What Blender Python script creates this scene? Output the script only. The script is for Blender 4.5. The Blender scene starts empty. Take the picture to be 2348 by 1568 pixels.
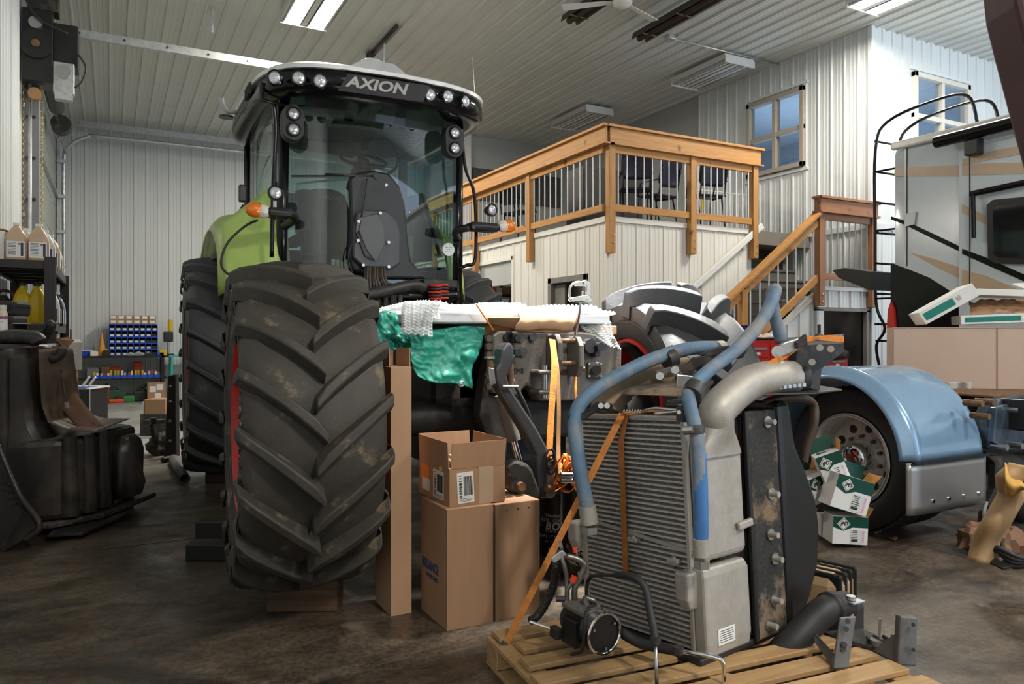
import bpy, bmesh, math, random
from mathutils import Vector, Matrix, Euler, noise
from math import sin, cos, pi, radians as R_
random.seed(7)
C = bpy.context.scene.collection
SC = bpy.context.scene
# ---------------------------------------------------------------- camera, world, light, exposure
F, H, TH, HV = 1710.0, 1.35, R_(28.25), 772.0      # focal length in px of a 2348 wide frame, eye height, heading, horizon row
cam = bpy.data.cameras.new('camera'); camo = bpy.data.objects.new('camera', cam); C.objects.link(camo)
camo.location = (0, 0, H); camo.rotation_euler = (pi/2, 0, -TH)
cam.sensor_width = 36; cam.lens = 36*F/2348; cam.shift_y = -(784-HV)/2348; cam.clip_start = .05
cam.dof.use_dof = True; cam.dof.focus_distance = 3.6; cam.dof.aperture_fstop = 10
SC.camera = camo
SC.view_settings.view_transform = 'Standard'; SC.view_settings.look = 'None'
SC.view_settings.gamma = 1; SC.view_settings.use_curve_mapping = False
SC.view_settings.exposure = 1.0
SC.cycles.use_denoising = True; SC.cycles.use_adaptive_sampling = True; SC.cycles.adaptive_threshold = .025; SC.cycles.max_bounces = 6; SC.cycles.transparent_max_bounces = 16
SC.cycles.sample_clamp_indirect = 8; SC.cycles.caustics_reflective = False; SC.cycles.caustics_refractive = False
w = bpy.data.worlds.new('world'); SC.world = w; w.use_nodes = True
w.node_tree.nodes['Background'].inputs[0].default_value = (.62, .78, 1, 1)
w.node_tree.nodes['Background'].inputs[1].default_value = 1.2
def area(name, loc, aim, sx, sy, power, col, spread=None):
    l = bpy.data.lights.new(name, 'AREA'); l.shape = 'RECTANGLE'; l.size = sx; l.size_y = sy; l.energy = power; l.color = col
    if spread: l.spread = R_(spread)
    o = bpy.data.objects.new(name, l); C.objects.link(o); o.location = loc
    o.rotation_euler = (Vector(aim)-Vector(loc)).to_track_quat('-Z', 'Y').to_euler(); return o
area('daylight_from_big_door', (12.2, -5.4, 2.5), (5, 8, 1.6), 3.0, 3.4, 330, (.86, .93, 1))
area('daylight_from_side_door', (13.6, 3.6, 3.0), (4, 4.5, 1.8), 2.6, 3.4, 45, (.88, .95, 1))
area('added_top_beam', (3.5, 3.6, 5.7), (2.75, 4.35, 1.5), 1.0, .7, 115, (1, .98, .94), 34)  # unseen beam added to brighten the wrap and tyre tops; ceiling has no skylight
area('added_office_uplight', (11.2, 9.0, 3.2), (11.2, 9, 6), 1.2, 1.2, 45, (.80, .90, 1))  # unseen uplight added to brighten the office ceiling behind the panes
area('window_sunbeam', (8.6, -2.5, 4.6), (6.95, 3.7, 1.25), .35, .35, 30, (1, .98, .95), 6)
area('undercroft_lamp', (7.6, 9.6, 2.6), (7.6, 9.6, 0), 1.2, 1.2, 22, (1, .9, .75))
# ---------------------------------------------------------------- picture-to-place helpers (every point gets its own true distance)
CT, ST = cos(TH), sin(TH)
def V(*a): return Vector(a)
def cw(X, Y, Z=0): return V(CT*X+ST*Y, -ST*X+CT*Y, Z)           # metres right / ahead of the eye -> place
def P(u, v, Y): return cw((u-1174)*Y/F, Y, H-(v-HV)*Y/F)
def G(u, v, z=0): return P(u, v, (H-z)*F/(v-HV))
def ray(u, v): return cw((u-1174)/F, 1, 0) + V(0, 0, -(v-HV)/F)
def onX(u, v, x): d = ray(u, v); return V(0, 0, H)+d*(x/d.x)
def onY(u, v, y): d = ray(u, v); return V(0, 0, H)+d*(y/d.y)
def onPl(u, v, p, n): d = ray(u, v); o = V(0, 0, H); return o+d*((p-o).dot(n)/d.dot(n))
def FR(loc=(0, 0, 0), rz=0, rx=0, ry=0): return Matrix.Translation(Vector(loc)) @ Euler((rx, ry, rz)).to_matrix().to_4x4()
def AX(loc, xa, ya):                                             # frame from an origin, an x direction and a rough y direction
    x = Vector(xa).normalized(); z = x.cross(Vector(ya)).normalized(); y = z.cross(x)
    m = Matrix((x, y, z)).transposed().to_4x4(); m.translation = Vector(loc); return m
I4 = Matrix()
# ---------------------------------------------------------------- materials
MATS = {}
def mat(name, col, rough=.5, metal=0, var=.12, sc=6, bump=0, bsc=40, dirt=None, dsc=3, dlo=.5, dhi=.62, coat=0, emis=0, alpha=1, stretch=None, spec=None, fine=0):
    if name in MATS: return MATS[name]
    m = bpy.data.materials.new(name); m.use_nodes = True; n = m.node_tree.nodes; L = m.node_tree.links
    b = n['Principled BSDF']; b.inputs['Roughness'].default_value = rough; b.inputs['Metallic'].default_value = metal
    b.inputs['Coat Weight'].default_value = coat; b.inputs['Coat Roughness'].default_value = .08
    if spec is not None: b.inputs['Specular IOR Level'].default_value = spec
    c4 = (*col, 1); b.inputs['Base Color'].default_value = c4
    tc = n.new('ShaderNodeTexCoord'); mp = n.new('ShaderNodeMapping'); L.new(tc.outputs['Object'], mp.inputs[0])
    if stretch: mp.inputs['Scale'].default_value = stretch
    src = None
    if var:
        t = n.new('ShaderNodeTexNoise'); t.inputs['Scale'].default_value = sc; t.inputs['Detail'].default_value = 6; t.inputs['Roughness'].default_value = .65
        L.new(mp.outputs[0], t.inputs['Vector'])
        r = n.new('ShaderNodeValToRGB'); r.color_ramp.elements[0].position = .3; r.color_ramp.elements[1].position = .72
        r.color_ramp.elements[0].color = (*[x*(1-var) for x in col], 1); r.color_ramp.elements[1].color = (*[min(1, x*(1+var)) for x in col], 1)
        L.new(t.outputs[0], r.inputs[0]); src = r.outputs[0]
    if dirt:
        t2 = n.new('ShaderNodeTexNoise'); t2.inputs['Scale'].default_value = dsc; t2.inputs['Detail'].default_value = 9; t2.inputs['Roughness'].default_value = .72
        L.new(mp.outputs[0], t2.inputs['Vector'])
        r2 = n.new('ShaderNodeValToRGB'); r2.color_ramp.elements[0].position = dlo; r2.color_ramp.elements[1].position = dhi
        L.new(t2.outputs[0], r2.inputs[0])
        mx = n.new('ShaderNodeMixRGB'); L.new(r2.outputs[0], mx.inputs[0])
        if src: L.new(src, mx.inputs[1])
        else: mx.inputs[1].default_value = c4
        mx.inputs[2].default_value = (*dirt, 1); src = mx.outputs[0]
        ra = n.new('ShaderNodeMapRange'); L.new(r2.outputs[0], ra.inputs[0]); ra.inputs[3].default_value = rough; ra.inputs[4].default_value = max(rough, .8)
        L.new(ra.outputs[0], b.inputs['Roughness'])
    if src: L.new(src, b.inputs['Base Color'])
    if bump:
        t3 = n.new('ShaderNodeTexNoise'); t3.inputs['Scale'].default_value = bsc; t3.inputs['Detail'].default_value = 5
        L.new(mp.outputs[0], t3.inputs['Vector'])
        bp = n.new('ShaderNodeBump'); bp.inputs['Strength'].default_value = bump; bp.inputs['Distance'].default_value = .01
        L.new(t3.outputs[0], bp.inputs['Height']); L.new(bp.outputs[0], b.inputs['Normal'])
    if emis: b.inputs['Emission Color'].default_value = c4; b.inputs['Emission Strength'].default_value = emis
    if alpha < 1: b.inputs['Alpha'].default_value = alpha
    MATS[name] = m; return m
def glass(name, tint, refl=.12, dark=.0, rough=.02):
    if name in MATS: return MATS[name]
    m = bpy.data.materials.new(name); m.use_nodes = True; n = m.node_tree.nodes; L = m.node_tree.links
    n.remove(n['Principled BSDF']); out = n['Material Output']
    tr = n.new('ShaderNodeBsdfTransparent'); tr.inputs[0].default_value = (*tint, 1)
    gl = n.new('ShaderNodeBsdfGlossy'); gl.inputs['Roughness'].default_value = rough; gl.inputs[0].default_value = (1, 1, 1, 1)
    fr = n.new('ShaderNodeLayerWeight'); fr.inputs[0].default_value = .5
    pw = n.new('ShaderNodeMath'); pw.operation = 'POWER'; L.new(fr.outputs['Facing'], pw.inputs[0]); pw.inputs[1].default_value = 4
    ad = n.new('ShaderNodeMath'); ad.operation = 'MULTIPLY_ADD'; ad.use_clamp = True; L.new(pw.outputs[0], ad.inputs[0]); ad.inputs[1].default_value = .8; ad.inputs[2].default_value = refl
    mx = n.new('ShaderNodeMixShader'); L.new(ad.outputs[0], mx.inputs[0]); L.new(tr.outputs[0], mx.inputs[1]); L.new(gl.outputs[0], mx.inputs[2])
    L.new(mx.outputs[0], out.inputs[0]); MATS[name] = m; return m
def wood(name, col, dark, sc=2.2, axis=0, rough=.6, knots=True):
    if name in MATS: return MATS[name]
    m = mat(name, col, rough, bump=.12, bsc=60); n = m.node_tree.nodes; L = m.node_tree.links
    tc = n.new('ShaderNodeTexCoord'); mp = n.new('ShaderNodeMapping'); L.new(tc.outputs['Object'], mp.inputs[0])
    s = [14, 14, 14]; s[axis] = .9; mp.inputs['Scale'].default_value = s
    t = n.new('ShaderNodeTexNoise'); t.inputs['Scale'].default_value = sc; t.inputs['Detail'].default_value = 8; t.inputs['Distortion'].default_value = .6
    L.new(mp.outputs[0], t.inputs['Vector'])
    r = n.new('ShaderNodeValToRGB'); e = r.color_ramp.elements; e[0].position = .3; e[0].color = (*dark, 1); e[1].position = .62; e[1].color = (*col, 1)
    L.new(t.outputs[0], r.inputs[0])
    t2 = n.new('ShaderNodeTexNoise'); t2.inputs['Scale'].default_value = 5; L.new(tc.outputs['Object'], t2.inputs['Vector'])
    r2 = n.new('ShaderNodeValToRGB'); e = r2.color_ramp.elements; e[0].position = .68; e[0].color = (1, 1, 1, 1); e[1].position = .76; e[1].color = (.35, .25, .18, 1)
    L.new(t2.outputs[0], r2.inputs[0])
    mx = n.new('ShaderNodeMixRGB'); mx.blend_type = 'MULTIPLY'; mx.inputs[0].default_value = 1; L.new(r.outputs[0], mx.inputs[1]); L.new(r2.outputs[0], mx.inputs[2])
    L.new(mx.outputs[0], n['Principled BSDF'].inputs['Base Color']); return m
# ---------------------------------------------------------------- mesh builder
class MB:
    def __init__(s): s.v = []; s.f = []
    def add(s, vs, fs, M=None):
        o = len(s.v); s.v += [(M @ Vector(p)) if M is not None else Vector(p) for p in vs]
        s.f += [tuple(i+o for i in f) for f in fs]; return s
    def box(s, c, d, M=None):
        x, y, z = [k/2 for k in d]; cx, cy, cz = c
        vs = [(cx+a*x, cy+b*y, cz+e*z) for a in (-1, 1) for b in (-1, 1) for e in (-1, 1)]
        return s.add(vs, [(0, 1, 3, 2), (4, 6, 7, 5), (0, 4, 5, 1), (2, 3, 7, 6), (0, 2, 6, 4), (1, 5, 7, 3)], M)
    def bb(s, a, b, M=None):
        return s.box([(p+q)/2 for p, q in zip(a, b)], [abs(q-p) for p, q in zip(a, b)], M)
    def beam(s, a, b, w, h, up=(0, 0, 1)):                       # a square bar from a to b
        a = Vector(a); b = Vector(b); m = AX((a+b)/2, b-a, Vector(up).cross(b-a)); return s.box((0, 0, 0), ((b-a).length, w, h), m)
    def prism(s, pts, t, M=None, t0=0):                          # outline in local xy, from z=t0 to z=t
        n = len(pts); vs = [(p[0], p[1], t0) for p in pts]+[(p[0], p[1], t) for p in pts]
        a = sum(pts[i][0]*pts[(i+1) % n][1]-pts[(i+1) % n][0]*pts[i][1] for i in range(n))
        sg = (a > 0) == (t > t0)
        fs = [tuple(range(n))[::-1 if sg else 1], tuple(range(n, 2*n))[::1 if sg else -1]]
        for i in range(n):
            j = (i+1) % n; q = (i, j, n+j, n+i); fs.append(q if sg else q[::-1])
        return s.add(vs, fs, M)
    def cyl(s, a, b, r0, r1=None, n=16, cap=True):
        return s.tube([a, b], [r0, r0 if r1 is None else r1], n, cap)
    def tube(s, pts, r, n=8, cap=True, closed=False):
        pts = [Vector(p) for p in pts]; k = len(pts)
        if not hasattr(r, '__len__'): r = [r]*k
        o = len(s.v); up = None
        for i, p in enumerate(pts):
            t = (pts[(i+1) % k]-pts[i-1]) if closed else (pts[min(i+1, k-1)]-pts[max(i-1, 0)])
            t.normalize()
            if up is None: up = t.orthogonal().normalized()
            up = (up-t*up.dot(t))
            up = up.normalized() if up.length > 1e-6 else t.orthogonal().normalized()
            q = t.cross(up)
            for j in range(n):
                a = 2*pi*j/n; s.v.append(p+(up*cos(a)+q*sin(a))*r[i])
        for i in range(k if closed else k-1):
            a = o+i*n; b = o+((i+1) % k)*n
            for j in range(n): s.f.append((a+j, a+(j+1) % n, b+(j+1) % n, b+j))
        if cap and not closed: s.f.append(tuple(range(o, o+n))[::-1]); s.f.append(tuple(range(o+(k-1)*n, o+k*n)))
        return s
    def lathe(s, prof, M=None, n=24, a0=0, a1=2*pi):             # prof (r, z) about local z
        full = abs(a1-a0-2*pi) < 1e-6; m = n if full else n+1; vs = []; fs = []; k = len(prof)
        for i in range(m):
            a = a0+(a1-a0)*i/n
            vs += [(r*cos(a), r*sin(a), z) for r, z in prof]
        for i in range(n):
            a = i*k; b = ((i+1) % m)*k
            for j in range(k-1): fs.append((a+j, b+j, b+j+1, a+j+1))
        return s.add(vs, fs, M)
    def ribbon(s, pts, w, side, th=.003):                        # flat strap through pts; side = direction of its width
        pts = [Vector(p) for p in pts]; sd = Vector(side).normalized(); o = len(s.v)
        for i, p in enumerate(pts):
            t = (pts[min(i+1, len(pts)-1)]-pts[max(i-1, 0)]).normalized(); ss = (sd-t*sd.dot(t)).normalized(); nn = t.cross(ss)
            s.v += [p-ss*w/2-nn*th/2, p+ss*w/2-nn*th/2, p+ss*w/2+nn*th/2, p-ss*w/2+nn*th/2]
        for i in range(len(pts)-1):
            a = o+4*i
            for j in range(4): s.f.append((a+j, a+(j+1) % 4, a+4+(j+1) % 4, a+4+j))
        s.f.append((o+3, o+2, o+1, o)); e = o+4*(len(pts)-1); s.f.append((e, e+1, e+2, e+3)); return s
    def grid(s, fn, nu, nv, th=0):                                # fn(i/nu, j/nv) -> point
        vs = [fn(i/nu, j/nv) for i in range(nu+1) for j in range(nv+1)]
        fs = [(i*(nv+1)+j, (i+1)*(nv+1)+j, (i+1)*(nv+1)+j+1, i*(nv+1)+j+1) for i in range(nu) for j in range(nv)]
        return s.add(vs, fs)
    def loft(s, rings, cap=True):
        n = len(rings[0]); o = len(s.v)
        for r in rings: s.v += [Vector(p) for p in r]
        for i in range(len(rings)-1):
            for j in range(n): s.f.append((o+i*n+j, o+i*n+(j+1) % n, o+(i+1)*n+(j+1) % n, o+(i+1)*n+j))
        if cap: s.f.append(tuple(range(o, o+n))[::-1]); e = o+(len(rings)-1)*n; s.f.append(tuple(range(e, e+n)))
        return s
    def sphere(s, c, r, n=12, sc=(1, 1, 1), M=None):
        vs = []; fs = []; m = n//2
        for i in range(m+1):
            t = pi*i/m
            vs += [(c[0]+r*sc[0]*sin(t)*cos(2*pi*j/n), c[1]+r*sc[1]*sin(t)*sin(2*pi*j/n), c[2]+r*sc[2]*cos(t)) for j in range(n)]
        for i in range(m):
            for j in range(n): fs.append((i*n+j, (i+1)*n+j, (i+1)*n+(j+1) % n, i*n+(j+1) % n))
        return s.add(vs, fs, M)
    def build(s, name, m, parent=None, local=False, smooth=None, bev=0, sub=0, sol=0, loc=None, fix=False, keep=False):
        vs = s.v
        if parent is not None and not local:
            inv = wmat(parent).inverted(); vs = [inv @ p for p in vs]
        if loc is not None: vs = [p-Vector(loc) for p in vs]
        elif parent is None and not keep:
            lo = [min(p[i] for p in vs) for i in range(3)]; hi = [max(p[i] for p in vs) for i in range(3)]
            loc = ((lo[0]+hi[0])/2, (lo[1]+hi[1])/2, lo[2]); vs = [p-Vector(loc) for p in vs]
        me = bpy.data.meshes.new(name); me.from_pydata([tuple(p) for p in vs], [], s.f); me.update()
        if fix:
            b = bmesh.new(); b.from_mesh(me); bmesh.ops.remove_doubles(b, verts=b.verts, dist=1e-5); bmesh.ops.recalc_face_normals(b, faces=b.faces); b.to_mesh(me); b.free()
        if smooth:
            for p in me.polygons: p.use_smooth = True
            if smooth is not True: me.set_sharp_from_angle(angle=R_(smooth))
        me.materials.append(m)
        o = bpy.data.objects.new(name, me); C.objects.link(o)
        if loc is not None: o.location = loc
        if parent is not None: o.parent = parent
        if bev: q = o.modifiers.new('bevel', 'BEVEL'); q.width = bev; q.segments = 2; q.limit_method = 'ANGLE'; q.angle_limit = R_(35)
        if sol: q = o.modifiers.new('solid', 'SOLIDIFY'); q.thickness = sol; q.offset = 0
        if sub: q = o.modifiers.new('sub', 'SUBSURF'); q.levels = sub; q.render_levels = sub
        return o
def wmat(o):
    m = Matrix.LocRotScale(o.location, o.rotation_euler, o.scale)
    return wmat(o.parent) @ m if o.parent else m
def tag(o, label=None, cat=None, group=None, kind=None):
    if label: o['label'] = label
    if cat: o['category'] = cat
    if group: o['group'] = group
    if kind: o['kind'] = kind
    return o
def thing(name, label, cat, loc=(0, 0, 0), rz=0, group=None):
    o = bpy.data.objects.new(name, None); C.objects.link(o); o.location = loc; o.rotation_euler = (0, 0, rz); o.empty_display_size = .1
    return tag(o, label, cat, group)
def struct(o): o['kind'] = 'structure'; return o
def dup(o, parent=None, loc=None, rz=None, label=None):
    c = o.copy(); C.objects.link(c); c.parent = parent
    if loc is not None: c.location = loc
    if rz is not None: c.rotation_euler = (0, 0, rz)
    if label: c['label'] = label
    for ch in list(o.children): dup(ch, c)
    return c
def B(name, m, c, d, parent=None, M=None, bev=.003, label=None, **k):
    o = MB().box(c, d, M).build(name, m, parent, bev=bev, **k)
    if label: o['label'] = label
    return o
def text(s, size, M, m, parent, name='lettering', ext=.0008, shear=0, sx=1, align='CENTER', bold=0, font_space=1):
    c = bpy.data.curves.new(name, 'FONT'); c.body = s; c.size = size; c.extrude = ext; c.shear = shear; c.align_x = align; c.align_y = 'CENTER'; c.offset = bold; c.space_character = font_space
    c.resolution_u = 3; tmp = bpy.data.objects.new('tmp', c); me = bpy.data.meshes.new_from_object(tmp); bpy.data.objects.remove(tmp); bpy.data.curves.remove(c)
    me.name = name; me.materials.clear(); me.materials.append(m); o = bpy.data.objects.new(name, me); C.objects.link(o)
    MM = (wmat(parent).inverted() @ M if parent else M) @ Matrix.Diagonal((sx, 1, 1, 1))
    o.matrix_local = MM
    if parent: o.parent = parent
    return o
def smoothpath(pts, n=6):                                        # Catmull-Rom
    pts = [Vector(p) for p in pts]; out = []
    for i in range(len(pts)-1):
        a = pts[max(i-1, 0)]; b = pts[i]; c = pts[i+1]; d = pts[min(i+2, len(pts)-1)]
        for k in range(n):
            t = k/n; out.append(.5*((2*b)+(c-a)*t+(2*a-5*b+4*c-d)*t*t+(3*b-a-3*c+d)*t**3))
    return out+[pts[-1]]
# ---------------------------------------------------------------- palette
WHITE = mat('white_sheet_metal', (.66, .69, .70), .42, var=.05, sc=1.5, stretch=(1, 1, .2), dirt=(.45, .46, .44), dsc=1.2, dlo=.62, dhi=.9)
WARMW = mat('warm_white_sheet_metal', (.76, .74, .69), .45, var=.04, sc=1.5, stretch=(1, 1, .2))
CEIL = mat('ceiling_sheet_metal', (.60, .61, .58), .5, var=.08, sc=.8)
DRY = mat('grey_drywall', (.42, .43, .42), .8, var=.03)
DGREY = mat('dark_grey_drywall', (.08, .075, .075), .8)
TRIM = mat('white_trim', (.74, .74, .72), .4, var=.03)
GALV = mat('galvanised_steel', (.55, .57, .58), .38, .8, var=.2, sc=14)
BLK = mat('black_painted_steel', (.012, .012, .013), .38, var=.2, spec=.5)
BLKP = mat('glossy_black_plastic', (.006, .006, .007), .16, var=.1, spec=.35)
MBLK = mat('matt_black_plastic', (.02, .02, .021), .55, var=.25, sc=12, dirt=(.09, .08, .07), dsc=5, dlo=.6, dhi=.8)
DBLK = mat('dusty_black_steel', (.022, .021, .021), .5, var=.3, dirt=(.16, .125, .09), dsc=6, dlo=.52, dhi=.72)
CAST = mat('dusty_grey_casting', (.15, .138, .122), .5, .1, var=.25, sc=5, dirt=(.17, .14, .11), dsc=4, dlo=.5, dhi=.75, bump=.12, bsc=60)
CASTD = mat('dark_casting', (.05, .048, .046), .45, .2, var=.3, dirt=(.12, .1, .08), dsc=5, dlo=.55, dhi=.8)
RUST = mat('rusty_steel', (.2, .11, .06), .75, .3, var=.4, sc=18)
CHROME = mat('chrome', (.75, .76, .78), .08, 1, var=0)
STEEL = mat('brushed_steel', (.5, .5, .5), .3, .9, var=.12, sc=20)
ALU = mat('cast_aluminium', (.43, .40, .36), .52, .4, var=.1, sc=20, dirt=(.3, .27, .22), dsc=4, dlo=.5, dhi=.8, bump=.08, bsc=160)
FIN = mat('radiator_fins', (.56, .54, .50), .5, .35, var=.25, sc=60, dirt=(.17, .15, .125), dsc=5, dlo=.55, dhi=.75, bump=.35, bsc=220)
RUB = mat('tractor_rubber', (.050, .043, .034), .62, var=.35, sc=3, dirt=(.21, .16, .10), dsc=6, dlo=.565, dhi=.66, bump=.2, bsc=60)
RUB2 = mat('clean_tractor_rubber', (.042, .044, .048), .5, var=.25, sc=3, dirt=(.14, .125, .11), dsc=4, dlo=.6, dhi=.75, bump=.15, bsc=60)
TYRE = mat('truck_rubber', (.014, .014, .015), .55, var=.2, bump=.05)
RED = mat('red_wheel_paint', (.55, .03, .02), .38, var=.1)
GREEN = mat('lime_green_paint', (.44, .60, .145), .3, var=.04, coat=.3)
CARD = mat('cardboard', (.39, .225, .13), .82, var=.07, sc=3, stretch=(10, 10, .5), bump=.1, bsc=30)
CARDL = mat('pale_cardboard', (.50, .31, .185), .82, var=.06, sc=3)
CARDD = mat('cardboard_inside', (.33, .19, .105), .85, var=.1)
TAPE = mat('packing_tape', (.47, .35, .24), .3, var=.05)
LABELW = mat('white_label', (.78, .78, .76), .5, var=.03)
INK = mat('black_ink', (.015, .015, .017), .6, var=0)
ORANGE = mat('orange_webbing', (.72, .24, .035), .7, var=.25, sc=30, dirt=(.25, .12, .05), dsc=9, dlo=.55, dhi=.7, bump=.3, bsc=150)
BLUEH = mat('blue_silicone_hose', (.11, .19, .29), .6, var=.2, sc=9, dirt=(.27, .26, .25), dsc=7, dlo=.46, dhi=.66, bump=.1, bsc=90)
BLUEP = mat('blue_metallic_paint', (.24, .40, .60), .25, .3, var=.04, coat=1)
BLUEB = mat('blue_plastic', (.01, .08, .56), .4, var=.1)
TARP = mat('green_tarp', (.03, .36, .27), .3, var=.2, sc=9, dirt=(.15, .45, .37), dsc=5, dlo=.55, dhi=.75, bump=.2, bsc=200)
PINE = wood('deck_lumber', (.50, .25, .075), (.38, .17, .045), axis=0)
PINEZ = wood('deck_lumber_upright', (.48, .24, .075), (.36, .165, .045), axis=2)
PINEY = wood('deck_lumber_deep', (.50, .25, .075), (.38, .17, .045), axis=1)
REDW = wood('reddish_lumber', (.33, .15, .075), (.25, .105, .05), axis=0)
REDWZ = wood('reddish_lumber_upright', (.33, .15, .075), (.25, .105, .05), axis=2)
PAL = wood('pallet_wood', (.48, .30, .14), (.36, .21, .09), axis=0)
OLDW = wood('old_timber', (.10, .06, .035), (.05, .03, .02), axis=0)
STEP = mat('grey_stair_paint', (.13, .12, .105), .6)
YEL = mat('yellow_plastic', (.65, .45, .01), .4)
GLS = glass('cab_glass', (.46, .60, .57), .09)
GLW = glass('window_glass', (.72, .80, .88), .16)
LAMP = mat('lamp_lens', (.85, .87, .88), .12, .6, var=.25, sc=60)
AMBER = mat('amber_lens', (.8, .2, .01), .2, coat=.5)
TUBE = mat('lit_fluorescent_tube', (1, .90, .70), .5, var=0, emis=26)
OFFT = mat('unlit_tube', (.8, .8, .78), .4, var=0)
# ================================================================ the building
XL, YF, ZC, XO, YO = -.95, 17.9, 5.76, 9.47, 6.89
PW = .9144
def sheet(w, h, name, m, parent, M, rib=.0175):
    """one ribbed steel sheet, w wide (local x), h tall (local z), ribs towards local -y, with its overlap seam"""
    pr = [(0, 0)]; x = 0
    for k in range(4):
        x0 = k*.2286
        for a, d in ((.0, rib), (.018, rib), (.03, .0), (.085, 0), (.09, .0035), (.108, .0035), (.113, 0), (.15, 0), (.155, .0035), (.173, .0035), (.178, 0), (.2166, 0)):
            if x0+a <= w: pr.append((x0+a+.006, -d))
    pr.append((w, 0)); pr = [p for p in pr if p[0] <= w]
    key = ('sheet', round(w, 3), round(h, 3), m.name, rib)
    if key in SHM:
        o = bpy.data.objects.new(name, SHM[key]); C.objects.link(o)
    else:
        b = MB(); n = len(pr)
        b.v = [V(p[0], p[1], 0) for p in pr]+[V(p[0], p[1], h) for p in pr]+[V(w, .004, 0), V(0, .004, 0), V(w, .004, h), V(0, .004, h)]
        b.f = [(i, i+1, n+i+1, n+i) for i in range(n-1)]
        b.f += [(2*n+1, 2*n, 2*n+2, 2*n+3)]
        o = b.build(name, m, None, keep=True); SHM[key] = o.data
    o.parent = parent; o.matrix_local = wmat(parent).inverted() @ M
    return o
SHM = {}
def clad(parent, p0, ang, length, z0, z1, m=None, rib=.0175, off=0):
    """a run of sheets from p0 along heading ang (ribs face the right-hand side of that heading)"""
    m = m or WHITE; d = V(cos(ang), sin(ang), 0); t = 0; first = off
    while t < length-1e-3:
        wd = min(PW-(first if t == 0 else 0), length-t)
        sheet(wd, z1-z0, 'metal_panel', m, parent, Matrix.Translation(V(p0[0], p0[1], z0)+d*t) @ Matrix.Rotation(ang, 4, 'Z'), rib); t += wd
def wall(name, a, b, m=None):
    return struct(MB().bb(a, b).build(name, m or DRY))
# floor
FLO = mat('stained_concrete', (.17, .145, .115), .5, var=.4, sc=1.3)
def floor_nodes():
    n = FLO.node_tree.nodes; L = FLO.node_tree.links; b = n['Principled BSDF']
    tc = n.new('ShaderNodeTexCoord')
    def noise(sc, det, stretch=None, dist=0):
        mp = n.new('ShaderNodeMapping'); L.new(tc.outputs['Object'], mp.inputs[0]); mp.inputs['Rotation'].default_value = (0, 0, .25)
        if stretch: mp.inputs['Scale'].default_value = stretch
        t = n.new('ShaderNodeTexNoise'); t.inputs['Scale'].default_value = sc; t.inputs['Detail'].default_value = det; t.inputs['Roughness'].default_value = .7; t.inputs['Distortion'].default_value = dist
        L.new(mp.outputs[0], t.inputs['Vector']); return t.outputs[0]
    def ramp(s, *st):
        r = n.new('ShaderNodeValToRGB'); e = r.color_ramp.elements
        while len(e) < len(st): e.new(.5)
        for k, (p, c) in enumerate(st): e[k].position = p; e[k].color = (*c, 1)
        L.new(s, r.inputs[0]); return r.outputs[0]
    def mix(a, bb, f, mode='MIX'):
        x = n.new('ShaderNodeMixRGB'); x.blend_type = mode
        for i, s in ((0, f), (1, a), (2, bb)):
            if hasattr(s, 'links'): L.new(s, x.inputs[i])
            else: x.inputs[i].default_value = s if i == 0 else (*s, 1)
        return x.outputs[0]
    base = ramp(noise(.8, 10, (1, 2.2, 1), 1.2), (.3, (.042, .030, .021)), (.5, (.095, .072, .050)), (.7, (.19, .152, .112)))
    dark = ramp(noise(1.4, 8, (1, 1.6, 1), .8), (.5, (0, 0, 0)), (.64, (1, 1, 1)))
    c = mix(base, (.028, .019, .014), dark)
    fine = ramp(noise(42, 3), (.35, (.55, .55, .55)), (.65, (1.25, 1.22, 1.18)))
    c = mix(c, fine, 1.0, 'MULTIPLY')
    speck = ramp(noise(160, 2), (.70, (0, 0, 0)), (.76, (1, 1, 1)))
    c = mix(c, (.34, .30, .24), speck)
    wp = n.new('ShaderNodeSeparateXYZ'); L.new(tc.outputs['Object'], wp.inputs[0])       # slab blends to a paler grey towards the far bay
    mr = n.new('ShaderNodeMapRange'); L.new(wp.outputs[1], mr.inputs[0]); mr.inputs[1].default_value = 2.2; mr.inputs[2].default_value = 4.2
    pale = ramp(noise(1.6, 8, (1, 3, 1), .6), (.35, (.21, .215, .20)), (.65, (.42, .43, .41)))
    c = mix(c, pale, mr.outputs[0])
    L.new(c, b.inputs['Base Color'])
    rr = ramp(noise(2.2, 6), (.4, (.3, .3, .3)), (.62, (.62, .62, .62))); L.new(rr, b.inputs['Roughness'])
    bp = n.new('ShaderNodeBump'); bp.inputs['Strength'].default_value = .35; bp.inputs['Distance'].default_value = .004; L.new(noise(30, 6), bp.inputs['Height']); L.new(bp.outputs[0], b.inputs['Normal'])
floor_nodes()
wall('floor', (-1.1, -6.2, -.15), (14.2, 18.1, 0), FLO)
joint = MB()
for y in (5.4, 11.0): joint.bb((-.94, y, .0005), (9.4, y+.008, .0015))
struct(joint.build('trim_1', mat('joint_filler', (.05, .045, .04), .8)))
# ceiling: sheets run along y, ribs hang down
cei = wall('ceiling', (-1.1, -6.2, ZC+.01), (14.2, 18.1, ZC+.12), CEIL)
x = XL
while x < 14:
    for y0, y1 in ((-6, 3.2), (3.2, 10.6), (10.6, YF)):
        M = Matrix(((1, 0, 0, x), (0, 0, 1, y0), (0, 1, 0, ZC), (0, 0, 0, 1)))
        sheet(PW, y1-y0, 'metal_panel', CEIL, cei, M, .028)
    x += PW
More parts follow.
